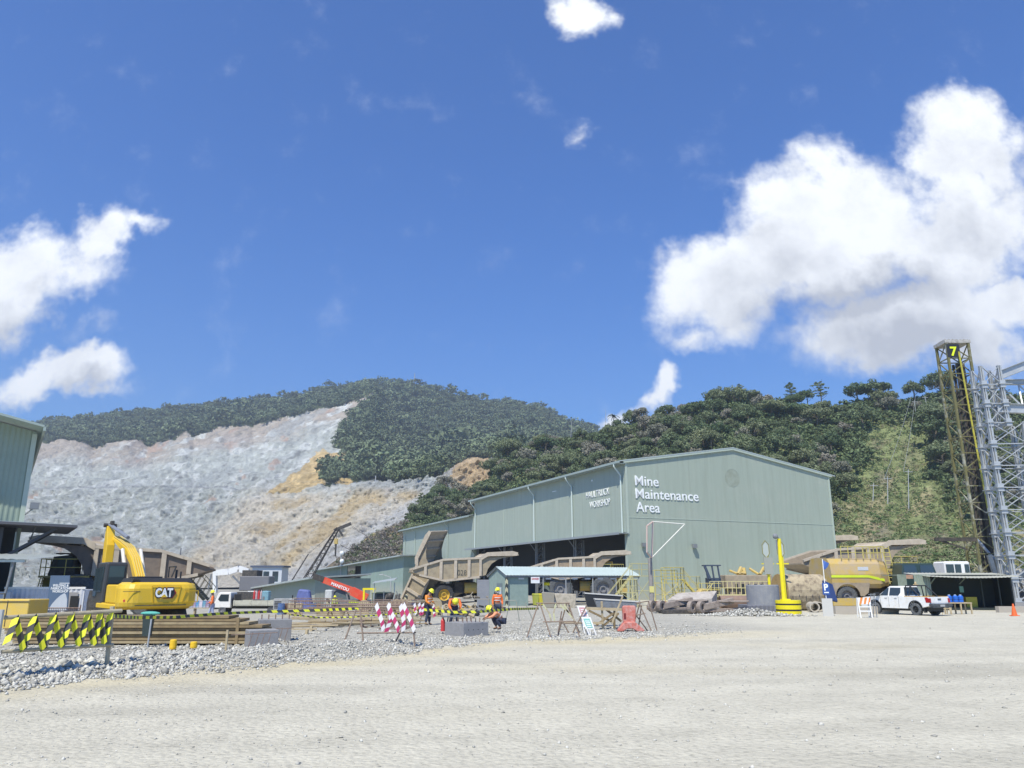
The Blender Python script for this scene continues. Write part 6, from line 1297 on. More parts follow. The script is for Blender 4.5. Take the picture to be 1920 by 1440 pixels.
# drums / sacks near the handler
for i,(u,v0,v1,c_,lab,Y,nm) in enumerate(((572,1105,1125,(.12,.15,.36),'blue tarpaulin covered load left of the red handler',72,'tarpaulin'),(500,1108,1122,(.20,.38,.46),'pale blue plastic tank on the flatbed truck',83.5,'tank'),(484,1106,1124,(.55,.42,.44),'pinkish upright gas cylinder rack behind the flatbed truck cab',83.4,'rack'),(618,1106,1125,(.55,.57,.56),'white site cabinet left of the red handler',80,'cabinet'),(737,1108,1130,(.10,.10,.11),'dark engine assembly standing before the workshop wing',70,'engine'),(715,1112,1128,(.33,.36,.22),'olive green cab shell left of the dark engine',74,'cab'))):
    a=P(u,v0,Y); b_=P(u,v1,Y); mb=MB(); w_={'tarpaulin':.9,'tank':.7,'rack':.45,'cabinet':.7,'engine':.8,'cab':.9}[nm]; zt_=a.z; zb_=min(b_.z,gh(a.x,Y)) if nm not in('tank','rack') else -.25
    mt_=mat('item_%d'%i,c_,.6,c2=tuple(x*.7 for x in c_))
    if nm=='tarpaulin':
        t=thing('covered_load',lab,'load',(a.x,Y,zb_)); mb.add([(-.9,-.6,0),(.9,-.6,0),(.9,.6,0),(-.9,.6,0),(-.5,-.4,zt_-zb_),(.45,-.35,zt_-zb_-.1),(.4,.4,zt_-zb_-.05),(-.55,.35,zt_-zb_+.05)],[(0,1,5,4),(1,2,6,5),(2,3,7,6),(3,0,4,7),(4,5,6,7)]); mb.build('tarpaulin_cover',mt_,t,bevel=.1)
    elif nm=='rack':
        t=thing('gas_bottle_rack',lab,'rack',(a.x,Y,zb_))
        for k in range(4):
            m2_=MB(); m2_.lathe([(.0,0),(.11,0),(.11,zt_-zb_-.25),(.04,zt_-zb_-.1),(.04,zt_-zb_),(0,zt_-zb_)],(-.36+.24*k,0,0),(0,0,1),10); m2_.build('gas_bottle',mt_ if k%2 else red,t)
        mb.bb(-.5,.5,-.15,.15,.5,.56); mb.build('rack_bar',steel,t)
    elif nm=='engine':
        t=thing('engine_assembly',lab,'engine',(a.x,Y,zb_)); h=zt_-zb_
        mb.bb(-.7,.6,-.5,.5,.2,h*.55); 
        for k in range(5): mb.tube((-.6+.28*k,-.5,h*.5),(-.5+.28*k,-.2,h*(.8+.05*(k%3))),.1,7)
        mb.ball((-.2,-.4,h*.75),.3); mb.ball((.5,-.3,h*.5),.32); mb.build('engine_block',dkm,t); mb=MB(); mb.tube((-.8,0,0),(-.8,0,h),.04,6); mb.tube((.8,0,0),(.3,0,h),.04,6); mb.bb(-.9,.9,-.5,.5,0,.2); mb.build('stand',steel,t)
    elif nm=='cab':
        t=thing('cab_shell',lab,'cab',(a.x,Y,zb_)); h=zt_-zb_
        for x in (-.8,.75):
            for y in (-.5,.5): mb.bb(x,x+.08,y,y+.08,0,h)
        mb.bb(-.85,.88,-.55,.6,h,h+.1); mb.bb(-.8,.8,-.52,.55,0,h*.45); mb.build('shell',mt_,t,bevel=.02); mb=MB(); mb.bb(-.7,.7,-.5,-.48,h*.45,h); mb.build('window',gl,t)
    else:
        t=thing({'tank':'plastic_tank','cabinet':'site_cabinet'}[nm],lab,nm,(a.x,Y,zb_)); h=zt_-zb_; mb.bb(-w_/2,w_/2,-.4,.4,0 if nm=='cabinet' else .05,h); mb.build('shell',mt_,t,bevel=.06); mb=MB(); mb.bb(-w_/2+.1,-.05,-.42,-.4,h*.3,h*.6); mb.build('panel',steel,t); mb=MB(); mb.tube((0,0,h),(0,0,h+.08),.15,12); mb.build('lid',steel,t)
# rebar cages
def rebar(u0,u1,v0,v1,Y,label,dz=0):
    a=P(u0,v0,Y); b_=P(u1,v0,Y); zb_=P(u0,v1,Y).z; mb=MB(); n=int((b_.x-a.x)/.22)
    for z in (a.z,zb_,(a.z+zb_)/2):
        for dy in (0,.5): mb.tube((a.x,Y+dy,z),(b_.x,Y+dy,z+dz),.018,5)
    for k in range(n+1):
        x=a.x+(b_.x-a.x)*k/n; z_=dz*k/n; mb.pipe([(x,Y,zb_+z_),(x,Y,a.z+z_),(x,Y+.5,a.z+z_),(x,Y+.5,zb_+z_)],.011,4)
    topmesh(mb,'rebar_cage',rust,label,'rebar cage')
rebar(541,668,1126,1141,47,'long rusty rebar cage lying behind the tape right of the flatbed truck'); rebar(590,760,1134,1143,42,'lower rusty rebar cage in front of the longer one'); rebar(680,770,1133,1147,44,'short rebar cage behind the brown pipe barrier')
for x_,Y in ((AX(560,47),47.2),(AX(650,47),47.2),(AX(620,42),42.2),(AX(740,42),42.2),(AX(720,44),44.2)):
    mb=MB(); zt_=min(.75,P(600,1141,Y).z+.02); mb.bar((x_-.3,Y-.1,-.2),(x_,Y,zt_),.06); mb.bar((x_+.3,Y+.1,-.2),(x_,Y,zt_),.06); mb.bar((x_-.2,Y,zt_),(x_+.2,Y,zt_),.06); topmesh(mb,'timber_support',wood,'short crossed timber support under the rusty rebar cages','support','timber supports under the rebar cages')
r=random.Random(4)
for k in range(16):
    u=r.uniform(560,765); v=r.uniform(1151,1166); p=G(u,v); L_=r.uniform(1.6,4.5); a_=r.uniform(-.35,.25); z=max(gz1(p.x,p.y),0)+.04+.03*(k%4)
    mb=MB(); mb.box((p.x,p.y,z),(L_,.14,.04),rz=a_); topmesh(mb,'loose_plank',woodl if k%2 else wood,'loose pale plank lying in the scatter behind the brown pipe barrier' if k%2 else 'loose brown plank lying in the scatter behind the brown pipe barrier','plank','loose planks scattered behind the brown pipe barrier')
for k in range(10):
    u=r.uniform(380,560); v=r.uniform(1150,1157); Y=r.uniform(33,40); z=max(P(u,v,Y).z*0+.45+.05*k%.3,.3); x=AX(u,Y); mb=MB(); mb.box((x,Y,z*.4),(r.uniform(2,4),.2,.05),rz=r.uniform(-.2,.2)); mb.bb(x-.9,x-.8,Y-.1,Y+.1,-.05,z*.4-.02); mb.bb(x+.8,x+.9,Y-.1,Y+.1,-.05,z*.4-.02); topmesh(mb,'formwork_board',woodl,'low formwork board on blocks behind the timber stack','formwork','low formwork boards behind the timber stack')
# clutter by the workers: work bench, cylinders
t=thing('work_bench','cluttered steel work bench behind the bending worker','bench',(AX(880,50),50,0)); mb=MB(); mb.bb(-1.3,1.3,-.4,.4,1.0,1.06)
for x in (-1.25,1.2): mb.bb(x,x+.06,-.4,.4,0,1.0)
mb.bb(-1.3,1.3,-.4,.4,.45,.5); mb.build('bench_frame',mat('bench_grey',(.28,.26,.22),.7),t)
mb=MB(); rr_=random.Random(9)
for k in range(14): x=rr_.uniform(-1.2,1.2); z=rr_.choice((1.06,.5,0)); mb.tube((x,rr_.uniform(-.3,.3),z+.06),(x+rr_.uniform(-.5,.5),rr_.uniform(-.3,.3),z+.1+rr_.uniform(0,.3)),rr_.uniform(.03,.1),7)
mb.build('loose_parts',mat('parts_tan',(.33,.28,.2),.7,c2=(.12,.11,.1)),t)
t=thing('fire_extinguisher','small red extinguisher on the concrete plinth edge near the bending worker','extinguisher',(AX(832,33.5),33.5,.1)); mb=MB(); mb.lathe([(0,0),(.09,0),(.09,.42),(.04,.5),(.03,.56),(0,.56)],(0,0,0),(0,0,1),12); mb.build('cylinder',red,t); mb=MB(); mb.bar((-.02,0,.55),(.1,0,.6),.03); mb.build('handle',blk,t)
mb=MB(); p=P(858,1157,33.4); mb.box((p.x-.2,33.5,p.z+.02),(.9,.5,.05),rz=.3); mb.bar((p.x-.5,33.5,-.05),(p.x-.4,33.5,p.z),.05); mb.bar((p.x+.1,33.6,-.05),(p.x,33.5,p.z),.05); topmesh(mb,'steel_plate_table',steel,'low grey plate table at the left of the concrete plinth','table')
# shed contents
def shed_pt(sx_,sy_,z=0): c,s=math.cos(RZ),math.sin(RZ); return (S0.x+sx_*c-sy_*s,S0.y+sx_*s+sy_*c,z)
t=thing('liquid_tank','grey caged liquid tank under the open shed','tank',shed_pt(4.6,1.2),RZ); mb=MB(); mb.bb(-.75,.75,-.5,.5,.15,1.15); mb.build('tank_body',mat('ibc_grey',(.20,.24,.30),.5),t); mb=MB()
for k in range(9): mb.tube((-.8+.2*k,-.55,.1),(-.8+.2*k,-.55,1.2),.02,5)
for z in (.15,.5,.85,1.2): mb.tube((-.8,-.55,z),(.8,-.55,z),.02,5)
mb.bb(-.8,.8,-.5,.5,0,.12); mb.build('cage',steel,t)
for i,(sx_,c_,lab) in enumerate(((3.0,(.62,.55,.04),'yellow wheelie bin on the right in the open shed'),(2.55,(.42,.45,.08),'olive yellow wheelie bin on the left beside the kiosk'))):
    t=thing('wheelie_bin',lab,'bin',shed_pt(sx_+.3,.1),RZ); mb=MB(); mb.hexa([(-.17,-.2,.08),(.17,-.2,.08),(.17,.2,.08),(-.17,.2,.08),(-.22,-.25,.95),(.22,-.25,.95),(.22,.25,.95),(-.22,.25,.95)]); m_=mat('bin_paint_%d'%i,c_,.5); mb.build('bin_body',m_,t); mb=MB(); mb.hexa([(-.24,-.27,.96),(.24,-.27,.96),(.24,.28,.96),(-.24,.28,.96),(-.2,-.2,1.04),(.2,-.2,1.04),(.2,.25,1.06),(-.2,.25,1.06)]); mb.build('lid',m_,t); mb=MB(); mb.tube((-.2,.25,.1),(.2,.25,.1),.1,10); mb.build('wheel',blk,t)
t=thing('striped_drum','yellow and black striped drum standing on the caged tank','drum',shed_pt(4.35,1.0,1.2),RZ); mb=MB(); mb.lathe([(0,0),(.3,0),(.32,.05),(.32,.7),(.28,.78),(0,.78)],(0,0,0),(0,0,1),20); mb.build('drum_shell',stp,t); mb=MB(); mb.lathe([(.325,.55),(.335,.55),(.335,.75),(.28,.82),(0,.82)],(0,0,0),(0,0,1),20); mb.build('drum_top',mat('safety_yellow',(0,0,0)),t)
for i,(u,v,Y,w_,h_,lab) in enumerate(((1028,1130,66,1.1,1.25,'grey tan steel hopper plate leaning below the left big tyre'),(1060,1132,66,1.9,1.15,'cream steel tub in front of the big blue grey tyre'))):
    p=AX(u,Y); mb=MB(); mb.hexa([(p-w_*.35,Y-.4,0),(p+w_*.4,Y-.4,0),(p+w_*.4,Y+.4,0),(p-w_*.35,Y+.4,0),(p-w_*.5,Y-.5,h_),(p+w_*.45,Y-.5,h_*.95),(p+w_*.45,Y+.5,h_*.95),(p-w_*.5,Y+.5,h_)]); topmesh(mb,'steel_tub',mat('tub_%d'%i,((.30,.28,.23),(.52,.46,.36))[i],.7,c2=(.3,.27,.2)),lab,'steel tub',bevel=.03)
# --- basketball style frame pole
Y=66; x=AX(1221,Y); t=thing('backboard_pole','tall post carrying a faded pink board frame and triangular arm before the gable wall','pole',(x,Y,0)); pk=mat('faded_pink',(.62,.45,.38),.6,c2=(.55,.50,.46)); bq=lambda u,v,dy=0: P(u,v,Y+dy)-t.location
mb=MB(); e=bq(1221,1046); mb.tube((0,0,0),(0,0,e.z),.20,10,.17); mb.build('post',mat('post_brown_grey',(.26,.24,.22),.8,c2=(.34,.32,.30),sc=2),t)
c4=[bq(1224,978),bq(1213,986,-1.2),bq(1213,1036,-1.2),bq(1222,1046)]
mb=MB()
for a,b_ in zip(c4,c4[1:]+c4[:1]): mb.tube(a,b_,.06,6)
mb.bar(c4[0],c4[3],.12); mb.build('board_frame',pk,t)
mb=MB(); mb.tube(bq(1224,978),bq(1284,983),.055,6); mb.tube(bq(1284,983),bq(1222,1046),.06,6); mb.build('triangular_arm',mat('pale_arm',(.62,.62,.55),.5),t)
mb=MB(); q0=bq(1221,1105); mb.bb(-.19,.19,-.21,-.19,q0.z-.25,q0.z+.25); mb.build('notice_plate',mat('plate_yellow',(.6,.55,.2),.5),t)
# --- yellow access platforms
def platform(label,x,y,w_,d_,h,rz=0,stair=True,mt=rail_y,sub=0):
    t=thing('access_platform',label,'access platform',(x,y,0),rz); mb=MB(); mb.bb(-w_/2,w_/2,-d_/2,d_/2,h-.06,h); mb.build('deck',mt,t)
    mb=MB()
    for a in (-w_/2,w_/2):
        for b_ in (-d_/2,d_/2): mb.tube((a,b_,0),(a,b_,h),.04,6)
        mb.tube((a,-d_/2,.2),(a,d_/2,h-.1),.025,5)
    mb.tube((-w_/2,-d_/2,.2),(w_/2,-d_/2,h-.1),.025,5); mb.tube((w_/2,-d_/2,.2),(-w_/2,-d_/2,h-.1),.025,5); mb.tube((-w_/2,-d_/2,h*.5),(w_/2,-d_/2,h*.5),.025,5); mb.build('support_frame',mt,t)
    mb=MB(); railing(mb,[(-w_/2,-d_/2,h),(w_/2,-d_/2,h),(w_/2,d_/2,h),(-w_/2,d_/2,h)],1.05,.028,.8); mb.build('railing',mt,t)
    if stair:
        mb=MB(); s=-1 if stair<0 else 1; a=Vector((s*w_/2,0,h)); b_=Vector((s*(w_/2+h*.85),0,0))
        for dy in (-.35,.35): mb.bar(a+Vector((0,dy,0)),b_+Vector((0,dy,0)),.05,.14); mb.tube(a+Vector((0,dy,.9)),b_+Vector((0,dy,.9)),.025,5); mb.tube(b_+Vector((0,dy,0)),b_+Vector((0,dy,.9)),.025,5)
        n=int(h/.25)
        for k in range(n): p=a+(b_-a)*(k+.5)/n; mb.bb(p.x-.1,p.x+.1,-.33,.33,p.z,p.z+.03)
        mb.build('stair',mt,t)
oy=mat('olive_yellow_rail',(.50,.46,.20),.6,c2=(.36,.33,.2),sc=3)
platform('tallest yellow access platform with stair left of the pink framed pole',AX(1202,71),71,1.7,1.4,2.6,0,-1,oy)
platform('yellow access platform just right of the pink framed pole',AX(1245,69),69,2.0,1.5,2.0,.1,0)
platform('low yellow access platform partly behind the right one',AX(1262,73),73,1.8,1.4,2.3,0,1)
platform('pale yellow access platform farthest right before the gable wall',AX(1290,75),75,2.0,1.4,1.5,0,0,oy)
platform('yellow access platform nearest the open shed end',AX(1178,68),68,1.3,1.3,1.2,0,0,oy)
platform('long yellow railed platform in front of the tan machine house',AX(1385,66),66,4.4,1.4,1.05,0,-1,mat('cream_yellow_rail',(.60,.54,.26),.6))
platform('short yellow railed platform left end of the long one',AX(1330,67),67,1.6,1.4,.9,0,0)
# pipes and pieces lower right
mb=MB(); a=P(1349,1120,60); b_=P(1402,1120,60); mb.lathe([(.40,0),(.46,0),(.46,b_.x-a.x),(.40,b_.x-a.x),(.40,0)],(a.x,60,.62),(1,0,0),24); topmesh(mb,'steel_pipe',mat('rust_brown_pipe',(.22,.15,.12),.6,c2=(.30,.20,.14)),'big rusty brown pipe lying left of the grey round concrete block','pipe')
mb=MB(); mb.tube((a.x+.3,60,0),(a.x+.3,60,.2),.3,8); mb.bb(a.x+.1,a.x+.4,59.6,60.4,0,.18); mb.bb(b_.x-.5,b_.x-.2,59.6,60.4,0,.18); topmesh(mb,'pipe_chock',wood,'timber chocks under the rusty brown pipe','chock')
t=thing('round_concrete_block','round grey concrete block on a ribbed grey base','concrete block',(AX(1429,57),57,0)); mb=MB(); mb.lathe([(0,.5),(1.13,.5),(1.13,1.83),(1.08,1.87),(0,1.87)],(0,0,0),(0,0,1),30); mb.build('round_body',mat('blue_grey_concrete',(.235,.245,.265),.85,c2=(.31,.31,.30),sc=1.2),t)
mb=MB(); mb.bb(-1.5,1.4,-1.2,1.2,0,.5)
for k in range(10): mb.bb(-1.45+.29*k,-1.27+.29*k,-1.28,-1.2,.05,.47)
mb.build('ribbed_base',mat('blue_grey_dark',(.16,.165,.19),.8),t,bevel=.02)
n=1500; rx=rng.normal(0,1.5,n); ry=rng.normal(0,.55,n); hz=np.clip(.42*np.exp(-(rx/1.7)**2-(ry/.7)**2),0,1)*rng.uniform(.3,1,n); px_=AX(1405,50.5)
sz=rng.uniform(.03,.11,n); stones('rubble_heap',np.stack([rx+px_,ry+51,hz+.02],1),sz,ms,'low heap of pale rubble in front of the round concrete block')
# yellow drum base with pole
t=thing('light_pole','yellow pole standing on a yellow and black banded drum','pole',(AX(1475,52),52,0)); sy_=mat('safety_yellow',(0,0,0))
for z0,z1,m_ in ((0,.25,sy_),(.25,.36,blk),(.36,.62,sy_),(.62,.72,blk),(.72,.92,sy_)):
    mb=MB(); rr_=.80 if m_ is sy_ else .785; mb.lathe([(0,z0),(rr_,z0),(rr_,z1),(0,z1)],(0,0,0),(0,0,1),32); mb.build('drum_band',m_,t)
mb=MB(); mb.bb(-.42,.1,-.25,.25,.92,1.0); a=P(1470,1127,52)-t.location; b_=P(1457,1010,52)-t.location; mb.tube((-.25,0,.95),(-.25,0,b_.z),.13,10); mb.build('pole_shaft',sy_,t)
mb=MB(); mb.tube((-.25,0,b_.z),(-.45,-.1,b_.z+.25),.04,6); mb.ball((-.5,-.1,b_.z+.15),.18); mb.tube((-.45,-.1,b_.z-.1),(-.45,-.1,b_.z-.7),.05,6); mb.build('lamp_head',gry,t)
for u,lab in ((1443,'hexagonal mirror frame on a yellow post left of the yellow pole'),(1471,'hexagonal mirror frame on a yellow post right of the yellow pole')):
    Y=58; t=thing('mirror_post',lab,'mirror',(AX(u,Y),Y,0)); c_=P(u,1030,Y)-t.location; mb=MB(); mb.tube((0,0,0),(0,0,c_.z+.4),.10,8); mb.build('post',sy_,t)
    mb=MB(); hx6=[Vector((-.1+.28*math.cos(PI/3*k+PI/6)*1.0,-.1,c_.z+.55*math.sin(PI/3*k+PI/6)*1.15)) for k in range(6)]
    for a,b_ in zip(hx6,hx6[1:]+hx6[:1]): mb.tube(a,b_,.035,5)
    fr_=mb.build('hexagon_frame',mat('olive_frame',(.25,.24,.10),.6),t); mb=MB(); mb.sheet(hx6,.01,(0,1,0)); mb.build('mirror_glass',mat('mirror_back',(.42,.46,.42),.3),fr_)
    mb=MB(); q0=P(u,1057,Y)-t.location; mb.bar((-.45,0,q0.z),(.45,0,q0.z),.08); mb.build('crossbar',sy_,t)
    if u<1450: mb=MB(); q1=P(u,1053,Y)-t.location; mb.bb(-.33,.33,-.2,-.12,q1.z-.9,q1.z+.3); mb.build('grey_panel',mat('sage_panel',(.32,.33,.28),.6),t)
# loader bucket
Y=60; t=thing('loader_bucket','big tan loader bucket resting on its back beside the yellow pole','loader bucket',(AX(1500,Y),Y,0),R(14))
mb=MB(); arcp=[(1.5*math.cos(a),1.3+1.35*math.sin(a)) for a in [R(100+ k*18) for k in range(11)]]; 
inn=[(p*.9,1.3+(q-1.3)*.9) for p,q in arcp]; prof=arcp+[(2.0,.0),(2.1,.12)]+inn[::-1]
mb.prism(prof,lambda p,q,t_:(t_,p*.75,q),-1.7,1.7); mb.build('bucket_shell',mat('bucket_tan',(.45,.37,.24),.8,c2=(.17,.13,.09),sc=.9,lo=.45,hi=.65),t)
mb=MB(); circ=[(1.3*math.cos(2*PI*k/20),1.35+1.3*math.sin(2*PI*k/20)) for k in range(20)]
mb.prism(circ,lambda p,q,t_:(t_,p*.8,q),-1.85,-1.72); mb.build('side_plate',mat('side_brown',(.37,.25,.10),.8,c2=(.24,.17,.08)),t); mb=MB(); mb.prism([(-1.2,.2),(1.3,.0),(1.2,1.2),(.4,2.4),(-.9,2.3)],lambda p,q,t_:(t_,p*.8,q),1.72,1.84); mb.build('side_plate',mat('bucket_tan',(0,0,0)),t)
mb=MB()
for k in range(6): mb.bar((-1.4+.55*k,-1.1,.9+.1*(k%2)),(-1.2+.55*k,-.75,2.2),.07,.12); 
mb.build('lifting_lug',dkm,t)
mb=MB(); mb.add([(1.0,-1.6,.9),(1.9,-1.7,.7),(2.1,-1.0,1.9),(1.3,-1.0,2.2),(1.0,-1.5,.8),(1.9,-1.6,.6),(2.1,-.9,1.8),(1.3,-.9,2.1)],[(0,1,2,3),(7,6,5,4),(0,4,5,1),(1,5,6,2),(2,6,7,3),(3,7,4,0)]); mb.build('blue_sheet',mat('sheet_navy',(.03,.05,.14),.4),t)
# scrap track arms
for i,(u,v,lab) in enumerate(((1238,1135,'rusty blade arm with twin rings lying at the far left of the scrap'),(1312,1140,'rusty blade arm with twin rings lying nearest the rubble heap'))):
    Y=55.5-2*i; x=AX(u,Y); t=thing('blade_arm',lab,'machine part',(x,Y,0),R(-8)); m_=mat('arm_brown',(.30,.25,.21),.8,c2=(.13,.10,.09),sc=1.5)
    for dx in (0,-.62):
        mb=MB(); mb.lathe([(.2,-.14),(.38,-.14),(.38,.14),(.2,.14),(.2,-.14)],(dx,-.2,.45),(.75,-.6,0),20); mb.build('ring',m_,t)
    mb=MB(); mb.bar((.1,0,.42),(2.2,.8,.85),.35,.4); mb.bar((.1,.1,.2),(3.0,1.0,.3),.3,.22); mb.xy([(1.0,.2),(3.2,.4),(3.4,1.6),(1.4,1.4)],.75,.85); mb.build('arm_beam',m_,t,bevel=.03)
mb=MB(); x=AX(1290,57); mb.add([(x-1.6,56.5,.85),(x+1.5,56.3,.95),(x+2.2,57.6,1.45),(x-.6,57.8,1.3),(x-1.6,56.5,.6),(x+1.5,56.3,.6),(x+2.2,57.6,.6),(x-.6,57.8,.6)],[(3,2,1,0),(4,5,6,7),(0,1,5,4),(1,2,6,5),(2,3,7,6),(3,0,4,7)]); mb.bb(x-1.4,x+2,56.5,57.6,0,.62); topmesh(mb,'steel_plate_stack',mat('pale_scrap',(.46,.42,.37),.7,c2=(.28,.24,.2)),'pale dusty steel plates stacked between the two blade arms','steel plates',bevel=.02)
mb=MB(); x=AX(1330,54); mb.bb(x-3.2,x+3.6,54,57,.02,.22); topmesh(mb,'ground_mat',dkm,'dark flat steel skid under the blade arms','skid')
for k in range(4):
    x=AX(1225+k*14,61); mb=MB(); mb.bb(x-.5,x+.45,60.6,61.5,0,.32+.1*(k%2)); mb.bb(x-.4,x+.3,60.6,61.4,.32+.1*(k%2),.55+.1*(k%2)); topmesh(mb,'rusty_block',mat('rust_orange',(.36,.20,.13),.8,c2=(.40,.33,.24)),'rusty orange steel block in the pile behind the blade arms','steel block','rusty steel blocks behind the blade arms')
t=thing('machine_house','tan dismantled machine house behind the long railed platform','machine part',(AX(1398,70),70,0)); mb=MB(); mb.bb(-2.0,2.1,-1,1.2,1.5,2.65); mb.bb(-1.6,1.9,-.8,1,.3,1.5); mb.build('housing',dust,t,bevel=.05)
mb=MB(); r=random.Random(3)
for k in range(9): x=r.uniform(-.8,2.0); mb.tube((x,-.5,2.7),(x+r.uniform(-.6,.6),r.uniform(-.5,.5),2.9+r.random()*.5),r.uniform(.08,.2),7)
mb.build('top_fittings',dusty_y,t); mb=MB()
for k in range(5): mb.bb(-1.2+.55*k,-.95+.55*k,-1.03,-1,1.0,1.9)
mb.build('dark_bay',blk,t)
t=thing('operator_cab','small dark blue open cab shell left of the tan machine house','cab',(AX(1337,69),69,0)); db=mat('cab_navy',(.05,.07,.11),.5); mb=MB()
for x in (-.55,0,.5): mb.bar((x,-.5,2.3),(x-.12,-.5,3.4),.12)
mb.bb(-.75,.65,-.6,.6,3.4,3.5); mb.bb(-.5,.6,-.5,.6,1.6,2.4); mb.bar((-.75,-.5,3.4),(-.35,-.5,2.3),.2); mb.build('cab_frame',db,t); mb=MB(); mb.bb(-.5,.5,-.4,.5,.0,1.6); mb.build('cab_base',dkm,t)
mb=MB(); x=AX(1313,68)
mb.lathe([(0,0),(.55,0),(.62,.1),(.62,.55),(.55,.65),(0,.65)],(x,68,.9),(.3,-.9,0),20); mb.bb(x-.3,x+.3,67.8,68.2,0,.5); topmesh(mb,'yellow_wheel_hub',dusty_y,'round yellow wheel hub left of the short railed platform','wheel hub')
mb=MB(); x=AX(1862-230,52)
# pipe ends near flag
for k,(u,v) in enumerate(((1524,1128),(1533,1134))):
    Y=56+k; x=AX(u,Y); mb=MB(); mb.lathe([(.26,0),(.34,0),(.34,1.6),(.26,1.6),(.26,0)],(x,Y,.36),(.2,1,0),20); topmesh(mb,'pipe_section',mat('pipe_cream',(.44,.40,.33),.7),'%s open ended cream pipe section beside the parking sign'%('left' if k==0 else 'right'),'pipe')
# parking sign, flag, board
Y=51; x=AX(1547,Y); t=thing('parking_sign','blue parking sign with a blue flag on its white pole','parking sign',(x,Y,0)); fq=lambda u,v: P(u,v,Y)-t.location
mb=MB(); mb.tube((0,0,0),(0,0,fq(1545,1048).z),.025,6); mb.build('flag_pole',white,t)
bl=mat('sign_blue',(.03,.09,.32),.5); a=fq(1541,1093); c_=fq(1554,1115); mb=MB(); mb.bb(-.2,.25,-.06,-.03,c_.z,a.z); pb=mb.build('sign_plate',bl,t)
fit('P',.26,.38,-.1,c_.z+.28,white,pb,org=Vector((0,-.07,0)),ext=.004,bold=.04); mb=MB(); mb.bb(-.12,.18,-.066,-.061,c_.z+.1,c_.z+.17); mb.build('small_caption',white,pb)
mb=MB(); a=fq(1545,1050); mb.add([(0,0,a.z),(.2,-.05,a.z-.12),(.42,.03,a.z-.2),(.3,0,a.z-.42),(.1,.04,a.z-.62),(.02,0,a.z-.5)]+[(0,.02,a.z),(.2,-.03,a.z-.12),(.42,.05,a.z-.2),(.3,.02,a.z-.42),(.1,.06,a.z-.62),(.02,.02,a.z-.5)],[(0,1,2,3,4,5),(11,10,9,8,7,6)]); mb.build('flag',mat('flag_blue',(.07,.15,.45),.7),t)
mb=MB(); x=AX(1548,49.5); mb.box((x,49.5,P(1548,1122,49.5).z/2),(.65,.04,P(1548,1122,49.5).z)); topmesh(mb,'blank_board',mat('board_cream',(.55,.54,.50),.7),'blank pale board standing in front of the parking sign','board')
# barricade
Y=48; t=thing('barricade','white barricade with orange striped top panel beside the pickup','barricade',(AX(1616,Y),Y,0),R(-4)); zt_=P(1616,1121,Y).z
mb=MB(); 
for x in (-.36,.30): mb.bar((x,-.05,zt_),(x+.02,-.25,0),.06); mb.bar((x,.05,zt_),(x+.02,.25,0),.06)
mb.bb(-.36,.36,-.2,-.17,.35,.42); mb.bb(-.36,.36,-.18,-.15,.6,.67); mb.build('frame',whp,t)
mb=MB(); a0=-.38
pan=MB(); pan.bb(-.38,.38,-.12,-.09,zt_-.36,zt_+.02); pn=pan.build('striped_panel',whp,t)
for k in range(3): x=-.3+k*.25; mb=MB(); mb.xz([(x,zt_-.36),(x+.12,zt_-.36),(x+.24 if x+.24<.38 else .38,zt_+.02),(x+.1,zt_+.02)],-.125,-.121); mb.build('orange_stripe',mat('stripe_orange',(.75,.26,.05),.5),pn)
aframe('thin grey pipe stand between barricade and pickup',48.6,[((1633,1113,0),(1631,1154,-.2)),((1639,1112,0),(1644,1154,-.2)),((1637,1113,.3),(1637,1152,.3))],[((1628,1115,0),(1642,1114,0)),((1631,1135,0),(1643,1134,0))],steel,.025)
# container shelter right
Y=60.5; t=thing('container_shelter','dark green container shelter with a thin corrugated canopy','shelter',(AX(1815,Y),Y,0)); gn=mat('container_green',(.17,.21,.16),.6,c2=(.12,.15,.12)); 
xa,xb=AX(1745,Y)-t.location.x,AX(1898,Y)-t.location.x
mb=MB(); mb.bb(xa,xb,2.2,2.3,0,2.55); mb.bb(xa,xa+.1,0,2.3,0,2.55); mb.bb(xb-.1,xb,0,2.3,0,2.55); mb.bb(xa,xb,0,2.3,2.5,2.6); mb.bb(xa,xb,-.1,2.3,-.0,.18)
for f in (.36,.62,.83): mb.bb(xa+(xb-xa)*f,xa+(xb-xa)*f+.08,.0,.12,.1,2.5)
mb.build('container_shell',mat('container_with_shade',(.02,.028,.024),.7),t)  # near-black: shade inside the container put into the shell colour
mb=MB(); n=50; vs=[]
for k in range(n+1): x=xa-.7+(xb+.9-xa)*k/n; dz=.03 if k%2 else 0; sag=-.12*math.sin(PI*k/n); vs+=[(x,-1.3,2.45+dz+sag),(x,2.6,2.75+dz)]
mb.add(vs,[(2*k,2*k+2,2*k+3,2*k+1) for k in range(n)]); mb.build('canopy_sheet',mat('canopy_cream',(.40,.40,.33),.6),t)
mb=MB(); mb.bar((xa-.1,-1.0,2.4),(xa+.0,0,1.9),.06); mb.bar((xa+2.2,-1,2.4),(xa+2.2,0,1.9),.05); mb.build('canopy_bracket',gn,t)
n=26
for i,(u0,u1) in enumerate(((1682,1698),(1713,1742))):
    mb=MB(); a,b_=AX(u0,Y)-t.location.x,AX(u1,Y)-t.location.x; vs=[]
    for k in range(n+1): x=a+(b_-a)*k/n; y=-.2-(.07 if k%4 in(1,2) else 0); vs+=[(x,y,0),(x,y,2.62)]
    mb.add(vs,[(2*k,2*k+2,2*k+3,2*k+1) for k in range(n)]); mb.bb(a,b_,-.15,2.2,2.55,2.6); mb.build('ribbed_wall',mat('ribbed_sage',(.27,.32,.26),.6,c2=(.2,.24,.19)),t)
